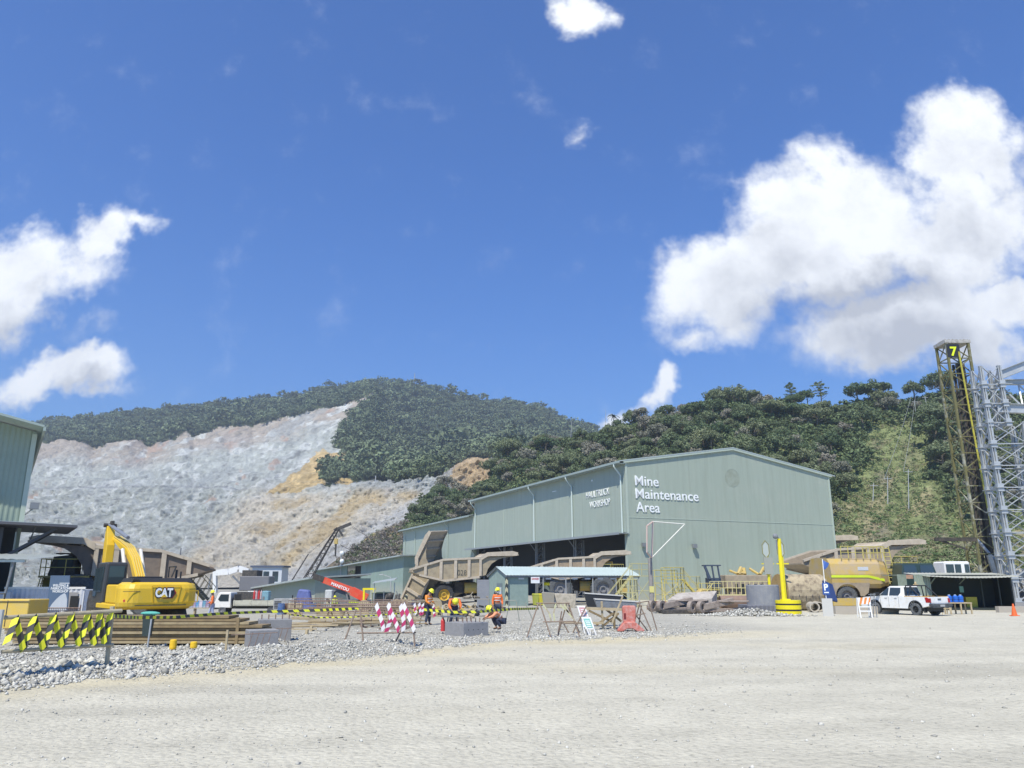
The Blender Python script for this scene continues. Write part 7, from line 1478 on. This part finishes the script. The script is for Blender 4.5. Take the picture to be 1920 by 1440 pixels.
mb=MB(); a,b_=AX(1698,Y)-t.location.x,AX(1713,Y)-t.location.x; mb.bb(a,b_,-.1,0,2.3,2.6); mb.bb(a,b_,1,1.1,0,2.3); mb.build('gap_panel',mat('rust_orange',(0,0,0)),t)
mb=MB(); a=P(1815,1122,Y+.8); mb.bb(a.x-t.location.x-.45,a.x-t.location.x+.4,.3,1.0,.18,.95); o_=mb.build('yellow_box',mat('dull_yellow_box',(.38,.33,.03),.6),None,loc=None); o_.name='storage_box'; o_.location=t.location; tag(o_,'dull yellow box inside the dark container shelter','box')
mb=MB(); a=AX(1801,Y)-t.location.x; mb.bb(a-.15,a+.15,-.1,-.05,1.3,1.75); mb.build('green_notice',mat('notice_green',(.10,.22,.16),.5),t)
# table with jugs
Y=53.5; t=thing('wooden_table','small wooden table with blue water jugs right of the pickup','table',(AX(1791,Y),Y,0)); mb=MB(); mb.bb(-.75,.75,-.4,.4,.68,.75); mb.build('table_top',woodl,t)
for x in (-.7,.0,.68):
    for y in (-.35,.35): mb=MB(); mb.bb(x-.04,x+.04,y-.04,y+.04,0,.68); mb.build('leg',woodl,t)
for i,(dx,lab) in enumerate(((-.45,'left blue water jug on the small wooden table'),(-.05,'middle blue water jug on the small wooden table'),(.3,'right blue water jug on the small wooden table'))):
    j=thing('water_jug',lab,'water jug',(t.location.x+dx-.05,Y,.75)); mb=MB(); mb.lathe([(0,0),(.16,0),(.17,.05),(.15,.15),(.17,.2),(.17,.36),(.1,.44),(0,.44)],(0,0,0),(0,0,1),16); mb.build('jug_body',mat('jug_blue',(.02,.12,.50),.3),j); mb=MB(); mb.lathe([(0,.44),(.07,.44),(.07,.5),(0,.5)],(0,0,0),(0,0,1),12); mb.build('cap',mat('cap_pale',(.4,.5,.6),.4),j)
mb=MB(); x=AX(1763,52.8); 
for dx in (-.22,.22):
    mb.bar((x+dx,52.6,.75),(x+dx*1.3,52.4,0),.05); mb.bar((x+dx,52.7,.75),(x+dx*1.3,52.9,0),.05)
mb.bb(x-.28,x+.28,52.5,52.8,.73,.78); mb.bb(x-.25,x+.25,52.5,52.53,.35,.4); topmesh(mb,'step_stool',woodl,'small pale step stool just behind the pickup bumper','stool')
# cone
Y=50.5; t=thing('traffic_cone','orange traffic cone at the foot of the steel tower','traffic cone',(AX(1894,Y),Y,0)); mb=MB(); mb.lathe([(.17,.04),(.04,.74),(0,.74)],(0,0,0),(0,0,1),18); mb.build('cone_body',mat('cone_orange',(.75,.14,.03),.5),t); mb=MB(); mb.bb(-.22,.22,-.22,.22,0,.045); mb.build('base',mat('cone_orange',(0,0,0)),t,bevel=.02)
mb=MB(); x0_=AX(1860,56); mb.bb(x0_,x0_+12,55.6,56,.0,.42); topmesh(mb,'concrete_kerb',mat('kerb_buff',(.40,.36,.30),.85),'low buff concrete upstand in front of the steel tower','kerb')
mb=MB(); x0_=AX(1560,53.5); mb.bb(x0_,x0_+4.2,53.3,53.7,0,.5); topmesh(mb,'concrete_kerb',mat('kerb_buff',(0,0,0)),'low pale concrete upstand left of the pickup nose','kerb')
# --- poles on slope and masts
pg=mat('pole_grey',(.42,.43,.42),.7)
def pole(u,vb,vt,lab,arm=True,hill=True,Y=None,r=.14,lean=0):
    p=hill_at(u,vb) if hill else P(u,vb,Y); top=P(u-lean,vt,p.y); h=top.z-p.z; t=thing('power_pole' if arm else 'mast',lab,'power pole' if arm else 'mast',p); mb=MB(); mb.tube((0,0,-1),(top.x-p.x,0,h),r,6,r*.7); mb.build('pole_shaft',pg,t)
    if arm: mb=MB(); mb.bar((top.x-p.x-1.1,0,h-.6),(top.x-p.x+1.1,0,h-.7),.14); mb.build('crossarm',pg,t)
    return t
pole(1669,943,893,'white power pole, middle one of three standing low on the cleared slope',lean=5); pole(1706,955,880,'taller power pole right of the middle one on the cleared slope',lean=3); pole(1641,938,906,'short power pole left of the middle one on the cleared slope',lean=3)
pole(1743,778,742,'leaning power pole on the skyline at the top of the cleared slope',lean=9); pole(1718,785,750,'dark thin power pole left of the leaning skyline one',lean=3,r=.1)
pole(1136,812,768,'thin white mast on the ridge left of the coconut palm',arm=False,r=.1); pole(1072,830,790,'thin pale mast between mountain and wooded hill',arm=False,r=.12)
for u0,v0,Y0,u1,v1,Y1 in ((1712,755,285,1666,897,None),(1722,752,285,1703,884,None)):
    a=hill_at(1718,785)+Vector((0,0,8)); b_=hill_at(1669 if u1==1666 else 1706,943 if u1==1666 else 955); b_=Vector((b_.x,b_.y,P(u1,v1,b_.y).z)); a.x+= -.8 if u1==1666 else .8
    mb=MB(); pts=[a+(b_-a)*f-Vector((0,0,3.0*4*f*(1-f)*.3)) for f in [k/8 for k in range(9)]]; mb.pipe(pts,.035,4); topmesh(mb,'power_cable',pg,'%s thin cable running down the cleared slope'%('left' if u1==1666 else 'right'),'cable')
p=P(777,722,1290); t=thing('antenna_tower','tiny lattice antenna tower on the mountain summit','antenna tower',p); mb=MB()
for dx in (-1.6,1.6): mb.tube((dx,0,-8),(0,0,P(777,700,1290).z-p.z),.35,4)
for k in range(5): mb.bar((-1.2+.2*k,0,1+4*k),(1.2-.2*k,0,1+4*k),.3)
mb.build('tower_frame',pg,t); mb=MB(); mb.tube((0,0,15),(0,0,22),.25,4); mb.build('aerial',pg,t)
for u,vt in ((755,878),(704,892)): 
    p=P(u,905,520); t=thing('mast','pale pole at the forest edge above the dump, %s one'%('right' if u==755 else 'left'),'mast',p); mb=MB(); mb.tube((0,0,-6),(0,0,P(u,vt,520).z-p.z),.35,5); mb.build('pole_shaft',pg,t)
t=thing('lamp_mast','small mast with round white lamps above the long low green building','lamp mast',P(641,1062,165)); mb=MB(); b_=P(640,1028,165)-t.location; mb.tube((0,0,-6),b_,.12,6); mb.build('mast_shaft',pg,t)
for u,v in ((641,1037),(641,1052)): q0=P(u,v,164.6)-t.location; mb=MB(); mb.ball(tuple(q0),.45,8,6); mb.build('lamp_globe',white,t)
t=thing('street_light','slim light pole with a short arm in front of the workshop wing','street light',(AX(733,76),76,-1)); b_=P(733,1083,76)-t.location; mb=MB(); mb.tube((0,0,0),b_,.05,6); mb.tube(b_,P(717,1077,76)-t.location,.035,5); mb.build('light_pole',pg,t); mb=MB(); q0=P(716,1077,76)-t.location; mb.bb(q0.x-.25,q0.x+.15,-.1,.1,q0.z-.05,q0.z+.03); mb.build('lamp_head',pg,t)
mb=MB(); a=P(700,1092,73); b_=P(742,1087,73); mb.add([(a.x,72.4,a.z-.05),(b_.x,72.4,b_.z),(b_.x,74,b_.z+.2),(a.x,74,a.z+.1),(a.x,72.4,a.z-.1),(b_.x,72.4,b_.z-.06),(b_.x,74,b_.z+.15),(a.x,74,a.z+.05)],[(3,2,1,0),(4,5,6,7),(0,1,5,4),(1,2,6,5),(2,3,7,6),(3,0,4,7)])
for xx in (a.x+.1,b_.x-.1): mb.bb(xx-.04,xx+.04,73,73.1,-1.2,a.z)
topmesh(mb,'lean_to_roof',zinc,'small pale lean-to roof behind the yellow portal frame','shelter')
# =================== PEOPLE ===================
skinm=mat('skin',(.30,.17,.11),.6,var=.05); orm=mat('hi_vis_orange',(.80,.17,.03),.6,var=.08,sc=6); orm2=mat('hi_vis_amber',(.78,.27,.04),.6,var=.08,sc=6); navy=mat('navy_cloth',(.035,.045,.08),.8,var=.2,sc=6); hel=mat('helmet_yellow',(.80,.78,.04),.35); silver=mat('reflective_band',(.62,.60,.58),.4); boot=mat('boot_leather',(.05,.04,.035),.7); bluecl=mat('pale_blue_cloth',(.36,.40,.55),.8)
def skinmesh(name,pts,edges,rad,m,parent,sub=2):
    me=bpy.data.meshes.new(name); me.from_pydata([tuple(p) for p in pts],edges,[]); o=bpy.data.objects.new(name,me); col.objects.link(o)
    md=o.modifiers.new('s','SKIN'); md.use_smooth_shade=True
    for i,r in enumerate(rad): d=me.skin_vertices[0].data[i]; r=(r,r) if isinstance(r,(int,float)) else r; d.radius=r; d.use_root=(i==0)
    ss_=o.modifiers.new('u','SUBSURF'); ss_.levels=sub; ss_.render_levels=sub
    dg=bpy.context.evaluated_depsgraph_get(); m2=bpy.data.meshes.new_from_object(o.evaluated_get(dg)); bpy.data.objects.remove(o)
    m2.materials.clear(); m2.materials.append(m); o=bpy.data.objects.new(name,m2); col.objects.link(o); o.parent=parent
    return o
def person(label,loc,rz,J,shirt=orm,mask=False,under=None,group=None,scale=1):
    """J: joint positions; faces -y"""
    t=thing('person',label,'person',loc,rz,group); t.scale=(scale,)*3
    V_=Vector; J={k:V_(v) for k,v in J.items()}
    pts=[J['pel'],J['spi'],J['che'],J['nek'],J['hed']-V_((0,0,0))]; rad=[(.125,.10),(.12,.095),(.15,.11),(.052,.052),(.085,.10)]; ed=[(0,1),(1,2),(2,3),(3,4)]
    up=(J['hed']-J['nek']).normalized(); fw=J.get('face',V_((0,-1,0))).normalized()
    pts.append(J['hed']+up*.10); rad.append((.075,.085)); ed.append((4,5))
    pts.append(J['hed']+fw*.095-up*.01); rad.append(.016); ed.append((4,6))  # nose
    for s in ('L','R'):
        b0=len(pts); sg=-1 if s=='L' else 1
        pts+= [J['sh'+s],J['el'+s],J['wr'+s]]; rad+=[.058,.043,.030]; ed+=[(2,b0),(b0,b0+1),(b0+1,b0+2)]
        d=(J['wr'+s]-J['el'+s]).normalized(); side=d.cross(V_((0,1,0))).normalized() if abs(d.y)<.9 else V_((1,0,0)); curl=side.cross(d)
        pl=len(pts); pts.append(J['wr'+s]+d*.07); rad.append((.038,.018)); ed.append((b0+2,pl))
        for k,ln in enumerate((.068,.078,.072,.058)):
            f0=len(pts); base=pts[pl]+side*(-.03+.02*k)+d*.02; pts+= [base,base+d*ln*.55+curl*.006,base+d*ln+curl*.028]; rad+=[.0095,.0085,.007]; ed+=[(pl,f0),(f0,f0+1),(f0+1,f0+2)]
        f0=len(pts); pts+= [J['wr'+s]+d*.03-side*.04,J['wr'+s]+d*.065-side*.058]; rad+=[.011,.009]; ed+=[(b0+2,f0),(f0,f0+1)]
        h0=len(pts); pts+= [J['hip'+s],J['kn'+s],J['an'+s],J['an'+s]+J.get('toe',V_((0,-1,0))).normalized()*.15+V_((0,0,-.045))]; rad+=[.088,.060,.042,.032]; ed+=[(0,h0),(h0,h0+1),(h0+1,h0+2),(h0+2,h0+3)]
    skinmesh('body',pts,ed,rad,skinm,t)
    jp=[J['che'],J['spi'],J['spi']+(J['pel']-J['spi'])*.6,J['nek']-up*.05]; jr=[(.185,.135),(.16,.125),(.165,.135),(.075,.07)]; je=[(0,1),(1,2),(0,3)]
    for s in ('L','R'):
        b0=len(jp); jp+= [J['sh'+s],J['el'+s],J['el'+s]+(J['wr'+s]-J['el'+s])*.85]; jr+=[.078,.062,.048]; je+=[(0,b0),(b0,b0+1),(b0+1,b0+2)]
    jk=skinmesh('jacket',jp,je,jr,shirt,t)
    tp=[J['pel']]; trr=[(.155,.13)]; te=[]
    for s in ('L','R'):
        b0=len(tp); tp+= [J['hip'+s],J['kn'+s],J['an'+s]+V_((0,0,.04))]; trr+=[.108,.080,.068]; te+=[(0,b0),(b0,b0+1),(b0+1,b0+2)]
    skinmesh('trousers',tp,te,trr,under or navy,t)
    for s in ('L','R'):
        td=J.get('toe',V_((0,-1,0))).normalized(); skinmesh('boot',[J['an'+s]+V_((0,0,.02)),J['an'+s]+V_((0,0,-.04)),J['an'+s]+td*.16+V_((0,0,-.05))],[(0,1),(1,2)],[.052,.05,.038],boot,t,1)
    # helmet
    hc=J['hed']+up*.07; prof=[(.150,-.01),(.150,.005),(.128,.012),(.124,.05),(.105,.10),(.065,.135),(.0,.148)]
    mb=MB(); mb.lathe(prof,tuple(hc),tuple(up),18); c=hc+fw*.12; mb.box(tuple(c),(.16,.09,.012)); mb.build('helmet',hel,t,smooth=True)
    e0=J['hed']+fw*.082+up*.02; sd=fw.cross(up).normalized()
    for q in (-1,1): mb=MB(); mb.ball(tuple(e0+sd*.034*q),.012,6,5); mb.build('eye',blk,t)
    for q in (-1,1): mb=MB(); mb.ball(tuple(J['hed']+sd*.088*q),.028,8,6,(.5,.7,1)); mb.build('ear',skinm,t)
    mb=MB(); mb.box(tuple(J['hed']+fw*.088-up*.05),(.045,.012,.01)); mb.build('mouth',mat('lip',(.25,.10,.08),.6),t)
    if mask: mb=MB(); mb.ball(tuple(J['hed']+fw*.055-up*.035),.07,10,8,(1,.75,.8)); mb.build('face_mask',white,t,smooth=True)
    # reflective bands round the jacket
    ax=(J['che']-J['spi']).normalized()
    for f,rx in ((.15,.185),(.75,.205)):
        c=J['spi']+(J['che']-J['spi'])*f; mb=MB(); n=20; x_=ax.cross(V_((0,1,0))).normalized() if abs(ax.y)<.9 else V_((1,0,0)); y_=x_.cross(ax); vs=[]
        for zz_ in (-.022,.022):
            for k in range(n): a=2*PI*k/n; vs.append(c+ax*zz_+x_*(rx*.98*math.cos(a))+y_*(rx*.76*math.sin(a)))
        mb.add(vs,[(k,(k+1)%n,n+(k+1)%n,n+k) for k in range(n)]); mb.build('reflective_band',silver,jk)
    return t
STAND=dict(pel=(0,0,.95),spi=(0,.0,1.12),che=(0,.01,1.34),nek=(0,0,1.48),hed=(0,-.02,1.60),shL=(-.19,0,1.40),shR=(.19,0,1.40),elL=(-.25,.02,1.13),elR=(.25,.02,1.13),wrL=(-.25,-.08,.90),wrR=(.25,-.08,.90),hipL=(-.09,0,.90),hipR=(.09,0,.90),knL=(-.10,-.02,.50),knR=(.10,-.02,.50),anL=(-.11,.02,.10),anR=(.12,.02,.10))
x=AX(933,41.5); person('standing worker in orange jacket and white face mask facing the camera by the kiosk',(x,41.5,gz1(x,41.5)),R(8),STAND,mask=True,under=navy)
S2=dict(STAND); S2.update(hed=(.02,-.10,1.57),nek=(0,-.02,1.46),elL=(-.24,-.05,1.14),wrL=(-.14,-.24,1.02),elR=(.25,-.05,1.15),wrR=(.14,-.26,1.05),face=(0,-1,-.6),anL=(-.16,.02,.10),anR=(.17,.04,.10))
x=AX(804,40); person('standing worker in amber shirt looking down behind the hanging tapes',(x,40,gz1(x,40)),R(60),S2,shirt=orm2)
S3=dict(pel=(0,.25,.90),spi=(0,.16,1.06),che=(0,-.05,1.19),nek=(0,-.19,1.20),hed=(0,-.31,1.17),shL=(-.20,-.08,1.20),shR=(.20,-.08,1.20),elL=(-.27,-.18,.95),elR=(.27,-.18,.95),wrL=(-.16,-.34,.78),wrR=(.16,-.34,.78),hipL=(-.10,.25,.86),hipR=(.10,.25,.86),knL=(-.13,.05,.48),knR=(.13,.05,.48),anL=(-.15,.2,.10),anR=(.15,.2,.10),face=(0,-.5,-1))
x=AX(853,36.5); person('bending worker in orange seen head on behind the concrete plinth',(x,36.5,gz1(x,36.5)+.05),R(10),S3)
S4=dict(pel=(0,.25,.38),spi=(0,.14,.53),che=(0,-.06,.68),nek=(0,-.17,.76),hed=(0,-.27,.82),shL=(-.19,-.08,.70),shR=(.19,-.08,.70),elL=(-.27,-.28,.55),elR=(.27,-.28,.55),wrL=(-.16,-.48,.48),wrR=(.16,-.48,.48),hipL=(-.10,.24,.36),hipR=(.10,.24,.36),knL=(-.17,-.14,.50),knR=(.17,-.10,.42),anL=(-.15,.08,.10),anR=(.16,.12,.10),face=(0,-1,-.5))
x=AX(931,33.6); person('crouching worker in faded orange vest at the right end of the concrete plinth',(x,33.6,gz1(x,33.6)+.12),R(-65),S4,shirt=mat('faded_orange',(.72,.30,.16),.7))
S5=dict(STAND); S5.update(wrL=(-.22,-.28,1.0),elL=(-.24,-.04,1.12),anL=(-.10,-.22,.10),knL=(-.1,-.14,.5),anR=(.11,.22,.11),knR=(.1,.06,.5))
x=AX(401,50); person('worker in orange vest and pale trousers walking left beside the excavator',(x,50,gz1(x,50)-.08),R(-75),S5,shirt=orm,under=mat('pale_blue_cloth',(0,0,0)))
x=AX(618,86); person('small distant worker in lime vest by the white site cabinet',(x+2.2,79,-1.05),R(15),STAND,shirt=mat('lime_reflective',(0,0,0)))
# =================== MORE YARD CLUTTER ===================
rebar(548,640,1122,1134,50,'rusty rebar cage standing farthest back right of the flatbed truck'); rebar(640,765,1128,1138,46,'rusty rebar cage behind the portal frame end of the row'); rebar(575,700,1139,1147,40.5,'flat rusty rebar cage lowest in the row of cages'); rebar(700,795,1125,1136,48,'rusty rebar cage reaching towards the stooping worker')
r=random.Random(21)
for k in range(26):
    u=r.uniform(575,735); Y=r.uniform(36.5,41); x=AX(u,Y); L_=r.uniform(1.4,4.2); a_=r.uniform(-.28,.3); z=.06+.045*(k%6)+.03
    mb=MB(); M_r=Matrix.Rotation(a_,3,'Z')@Matrix.Rotation(r.uniform(-.04,.04),3,'Y'); mb.box((x,Y,z+max(0,gz1(x,Y))),(L_,.16,.04),M=M_r)
    topmesh(mb,'loose_plank',woodl if k%3 else wood,'pale board lying in the low timber heap behind the brown pipe barrier' if k%3 else 'brown board lying in the low timber heap behind the brown pipe barrier','plank','boards of the low timber heap behind the brown pipe barrier')
for k in range(14):
    u=r.uniform(690,765); Y=r.uniform(36,39); x=AX(u,Y); z0_=max(0,gz1(x,Y)); mb=MB(); s=r.uniform(.25,.5); a_=r.uniform(0,3); c,s2=math.cos(a_),math.sin(a_)
    mb.pipe([(x,Y,z0_+.04),(x+s*c,Y+s*s2,z0_+.06),(x+s*c*1.2,Y+s*s2*1.2,z0_+.28),(x+s*c*.8,Y+s*s2*.8,z0_+.36)],.028,6)
    topmesh(mb,'steel_hook',rust,'rusty bent steel bar in the small scrap heap right of the boards','steel bar','rusty bent bars in the small scrap heap')
m_drum=[mat('drum_blue',(.06,.14,.34),.5,c2=(.3,.3,.3)),mat('drum_rust',(.30,.16,.09),.7,c2=(.18,.12,.09)),mat('drum_grey',(.35,.36,.36),.6,c2=(.2,.2,.2)),mat('crate_tan',(.45,.37,.24),.8,c2=(.3,.24,.16))]
def drum(u,Y,m,label,group=None,lay=False,z=0):
    x=AX(u,Y); t=thing('steel_drum',label,'drum',(x,Y,gh(x,Y)+z),0,group); mb=MB(); pr=[(0,0),(.28,0),(.29,.02),(.28,.04),(.28,.28),(.295,.3),(.28,.32),(.28,.56),(.295,.58),(.28,.6),(.28,.85),(.29,.87),(.28,.88),(.0,.86)]
    mb.lathe(pr,(0,0,.29) if lay else (0,0,0),(1,0,.0) if lay else (0,0,1),18); mb.build('drum_shell',m,t); mb=MB(); mb.tube((.86 if lay else .15,.1,.35 if lay else .86),(.89 if lay else .15,.1,.35 if lay else .9),.03,8); mb.build('bung',steel,t)
    return t
for k,(u,Y) in enumerate(((530,66),(537,66.5),(548,68),(590,66),(597,67),(741,62),(748,62.5),(757,64),(766,60),(771,60.5))):
    drum(u,Y,m_drum[k%3],('blue steel drum','rusty steel drum','grey steel drum')[k%3]+(' in the back yard left of the covered load' if u<560 else ' behind the long rebar cage' if u<700 else ' in front of the tipped truck body'),'steel drums standing about the back yard')
def pallet(u,Y,label,m,h=.8,boxes=True,w_=1.2):
    x=AX(u,Y); t=thing('loaded_pallet',label,'pallet',(x,Y,gh(x,Y)),r.uniform(-.4,.4)); mb=MB()
    for yy_ in (-.45,0,.45): mb.bb(-w_/2,w_/2,yy_-.05,yy_+.05,0,.1)
    for k in range(6): xx=-w_/2+.1+k*(w_-.2)/5; mb.bb(xx-.06,xx+.06,-.5,.5,.1,.13)
    mb.build('pallet_base',woodl,t)
    for i in range(2):
        for j in range(2 if h>.6 else 1): mb=MB(); mb.bb(-w_/2+.05+i*w_/2,-.03+i*w_/2,-.45,.4-.1*j,.13+j*h/2,.13+(j+1)*h/2-.02); mb.build('carton',m,t,bevel=.02)
pallet(556,64,'pallet of tan cartons right of the flatbed truck',m_drum[3]); pallet(606,70,'pallet with grey boxes left of the white site cabinet',m_drum[2],.7); pallet(631,62,'low pallet of tan blocks under the red handler boom',m_drum[3],.5); pallet(722,66,'pallet of dark cartons beside the dark engine assembly',mat('carton_dark',(.09,.09,.09),.7,c2=(.2,.18,.15)),.7); pallet(770,66,'pallet of tan blocks at the foot of the tipped truck body',m_drum[3],.6)
for k,(u,Y,lab) in enumerate(((684,60,'wooden cable reel with black cable left of the portal frame'),(750,55,'wooden cable reel with black cable behind the tape strips'),(815,58,'wooden cable reel lying between the two stooping workers'))):
    x=AX(u,Y); t=thing('cable_reel',lab,'cable reel',(x,Y,gh(x,Y)),r.uniform(-.6,.6)); 
    for y in (-.3,.3): mb=MB(); mb.lathe([(0,y-.03),(.5,y-.03),(.5,y+.03),(0,y+.03)],(0,0,.5),(0,1,0),20); mb.build('flange',woodl,t)
    mb=MB(); mb.tube((0,-.27,.5),(0,.27,.5),.34,18); mb.build('wound_cable',blk,t)
for k in range(7):
    u=(783,796,810,868,884,925,845)[k]; Y=(52,54,50,47,52,56,56)[k]; x=AX(u,Y); z0_=gh(x,Y); t=thing('parts_pile','mixed pile of tan and dark machine parts, number %s from the tipped truck body'%('one','two','three','four','five','six','seven')[k] if False else ('tan and dark machine parts heaped beside the cable reel','dark axle parts heaped under the tipped truck body','brown hoses and parts behind the standing amber shirted worker','small heap of tan parts right behind the concrete plinth','tan castings piled before the upright grey slab','dark parts on the ground left of the kiosk door','tan castings heaped under the yellow rimmed truck wheel')[k],'parts pile',(x,Y,z0_))
    for m_,nm in ((m_drum[3],'tan_part'),(dkm,'dark_part'),(dusty_y,'yellow_part')):
        mb=MB()
        for q in range(4):
            a=Vector((r.uniform(-.7,.7),r.uniform(-.4,.4),.12+.1*q)); b_=a*.3+Vector((r.uniform(-.4,.4),r.uniform(-.2,.2),.2+r.uniform(0,.2))); mb.tube(a,b_,r.uniform(.05,.16),8); 
            if q==1: mb.box(tuple(a),(r.uniform(.2,.6),.3,r.uniform(.15,.35)),rz=r.random())
            if q==2: mb.ring(tuple(a+Vector((0,-.1,.1))),(.3,-1,.2),.1,.2,.08,14)
        mb.build(nm,m_,t)
# striped bollards beside handler and kiosk
for u,Y,lab in ((617,74,'striped bollard left of the red handler cab'),(762,76,'striped bollard before the dark workshop wing door'),(930,62,'small striped bollard at the corner of the green kiosk')):
    x=AX(u,Y); z0_=gh(x,Y); t=thing('striped_bollard',lab,'bollard',(x,Y,z0_)); mb=MB(); mb.lathe([(0,0),(.17,0),(.17,1.25),(.12,1.35),(0,1.38)],(0,0,0),(0,0,1),16); mb.build('bollard_shaft',stp,t); mb=MB(); mb.lathe([(0,0),(.26,0),(.26,.08),(0,.08)],(0,0,0),(0,0,1),16); mb.build('bollard_base',conc,t)
# long tan beam behind the tapes
mb=MB(); a=P(676,1136,52); b_=P(772,1126,52); mb.bar(a,b_,.25,.2); mb.bar((a.x+.5,52,-.6),(a.x+.5,52,a.z),.1); mb.bar((b_.x-.4,52,-.6),(b_.x-.4,52,b_.z-.1),.1); topmesh(mb,'timber_beam',woodl,'long pale timber beam on props behind the red and white tapes','beam')
# generator with hoses near white truck
x=AX(537,70); t=thing('generator','grey generator set right of the flatbed truck tailgate','generator',(x,70,gh(x,70))); mb=MB(); mb.bb(-.9,.9,-.5,.5,.3,1.3); mb.build('housing',m_drum[2],t,bevel=.04); mb=MB(); mb.bb(-1,1,-.55,.55,.1,.3); mb.tube((.6,0,1.3),(.6,0,1.6),.05,8); mb.build('skid',blk,t); mb=MB()
for k in range(5): mb.bb(-.8,-.2,-.52,-.5,.5+.13*k,.56+.13*k)
mb.build('louvre',blk,t)
# =================== HAZE ===================
def haze():
    mb=MB(); mb.bb(-1500,1500,-40,2000,-40,460); m=bpy.data.materials.new('haze'); m.use_nodes=True; nt=m.node_tree; nt.nodes.clear()
    o=nt.nodes.new('ShaderNodeOutputMaterial'); v=nt.nodes.new('ShaderNodeVolumePrincipled'); v.inputs['Color'].default_value=(.80,.90,1,1); v.inputs['Density'].default_value=.00027; v.inputs['Anisotropy'].default_value=.2
    nt.links.new(v.outputs[0],o.inputs['Volume']); m.cycles.homogeneous_volume=True if hasattr(m.cycles,'homogeneous_volume') else None
    ob=mb.build('haze',m); tag(ob,'thin blue air haze over the valley',None,None,'stuff')
haze()
scene.cycles.volume_bounces=0; scene.cycles.max_bounces=6; scene.cycles.diffuse_bounces=3; scene.cycles.glossy_bounces=2; scene.cycles.transmission_bounces=2; scene.cycles.transparent_max_bounces=4
scene.cycles.use_denoising=True
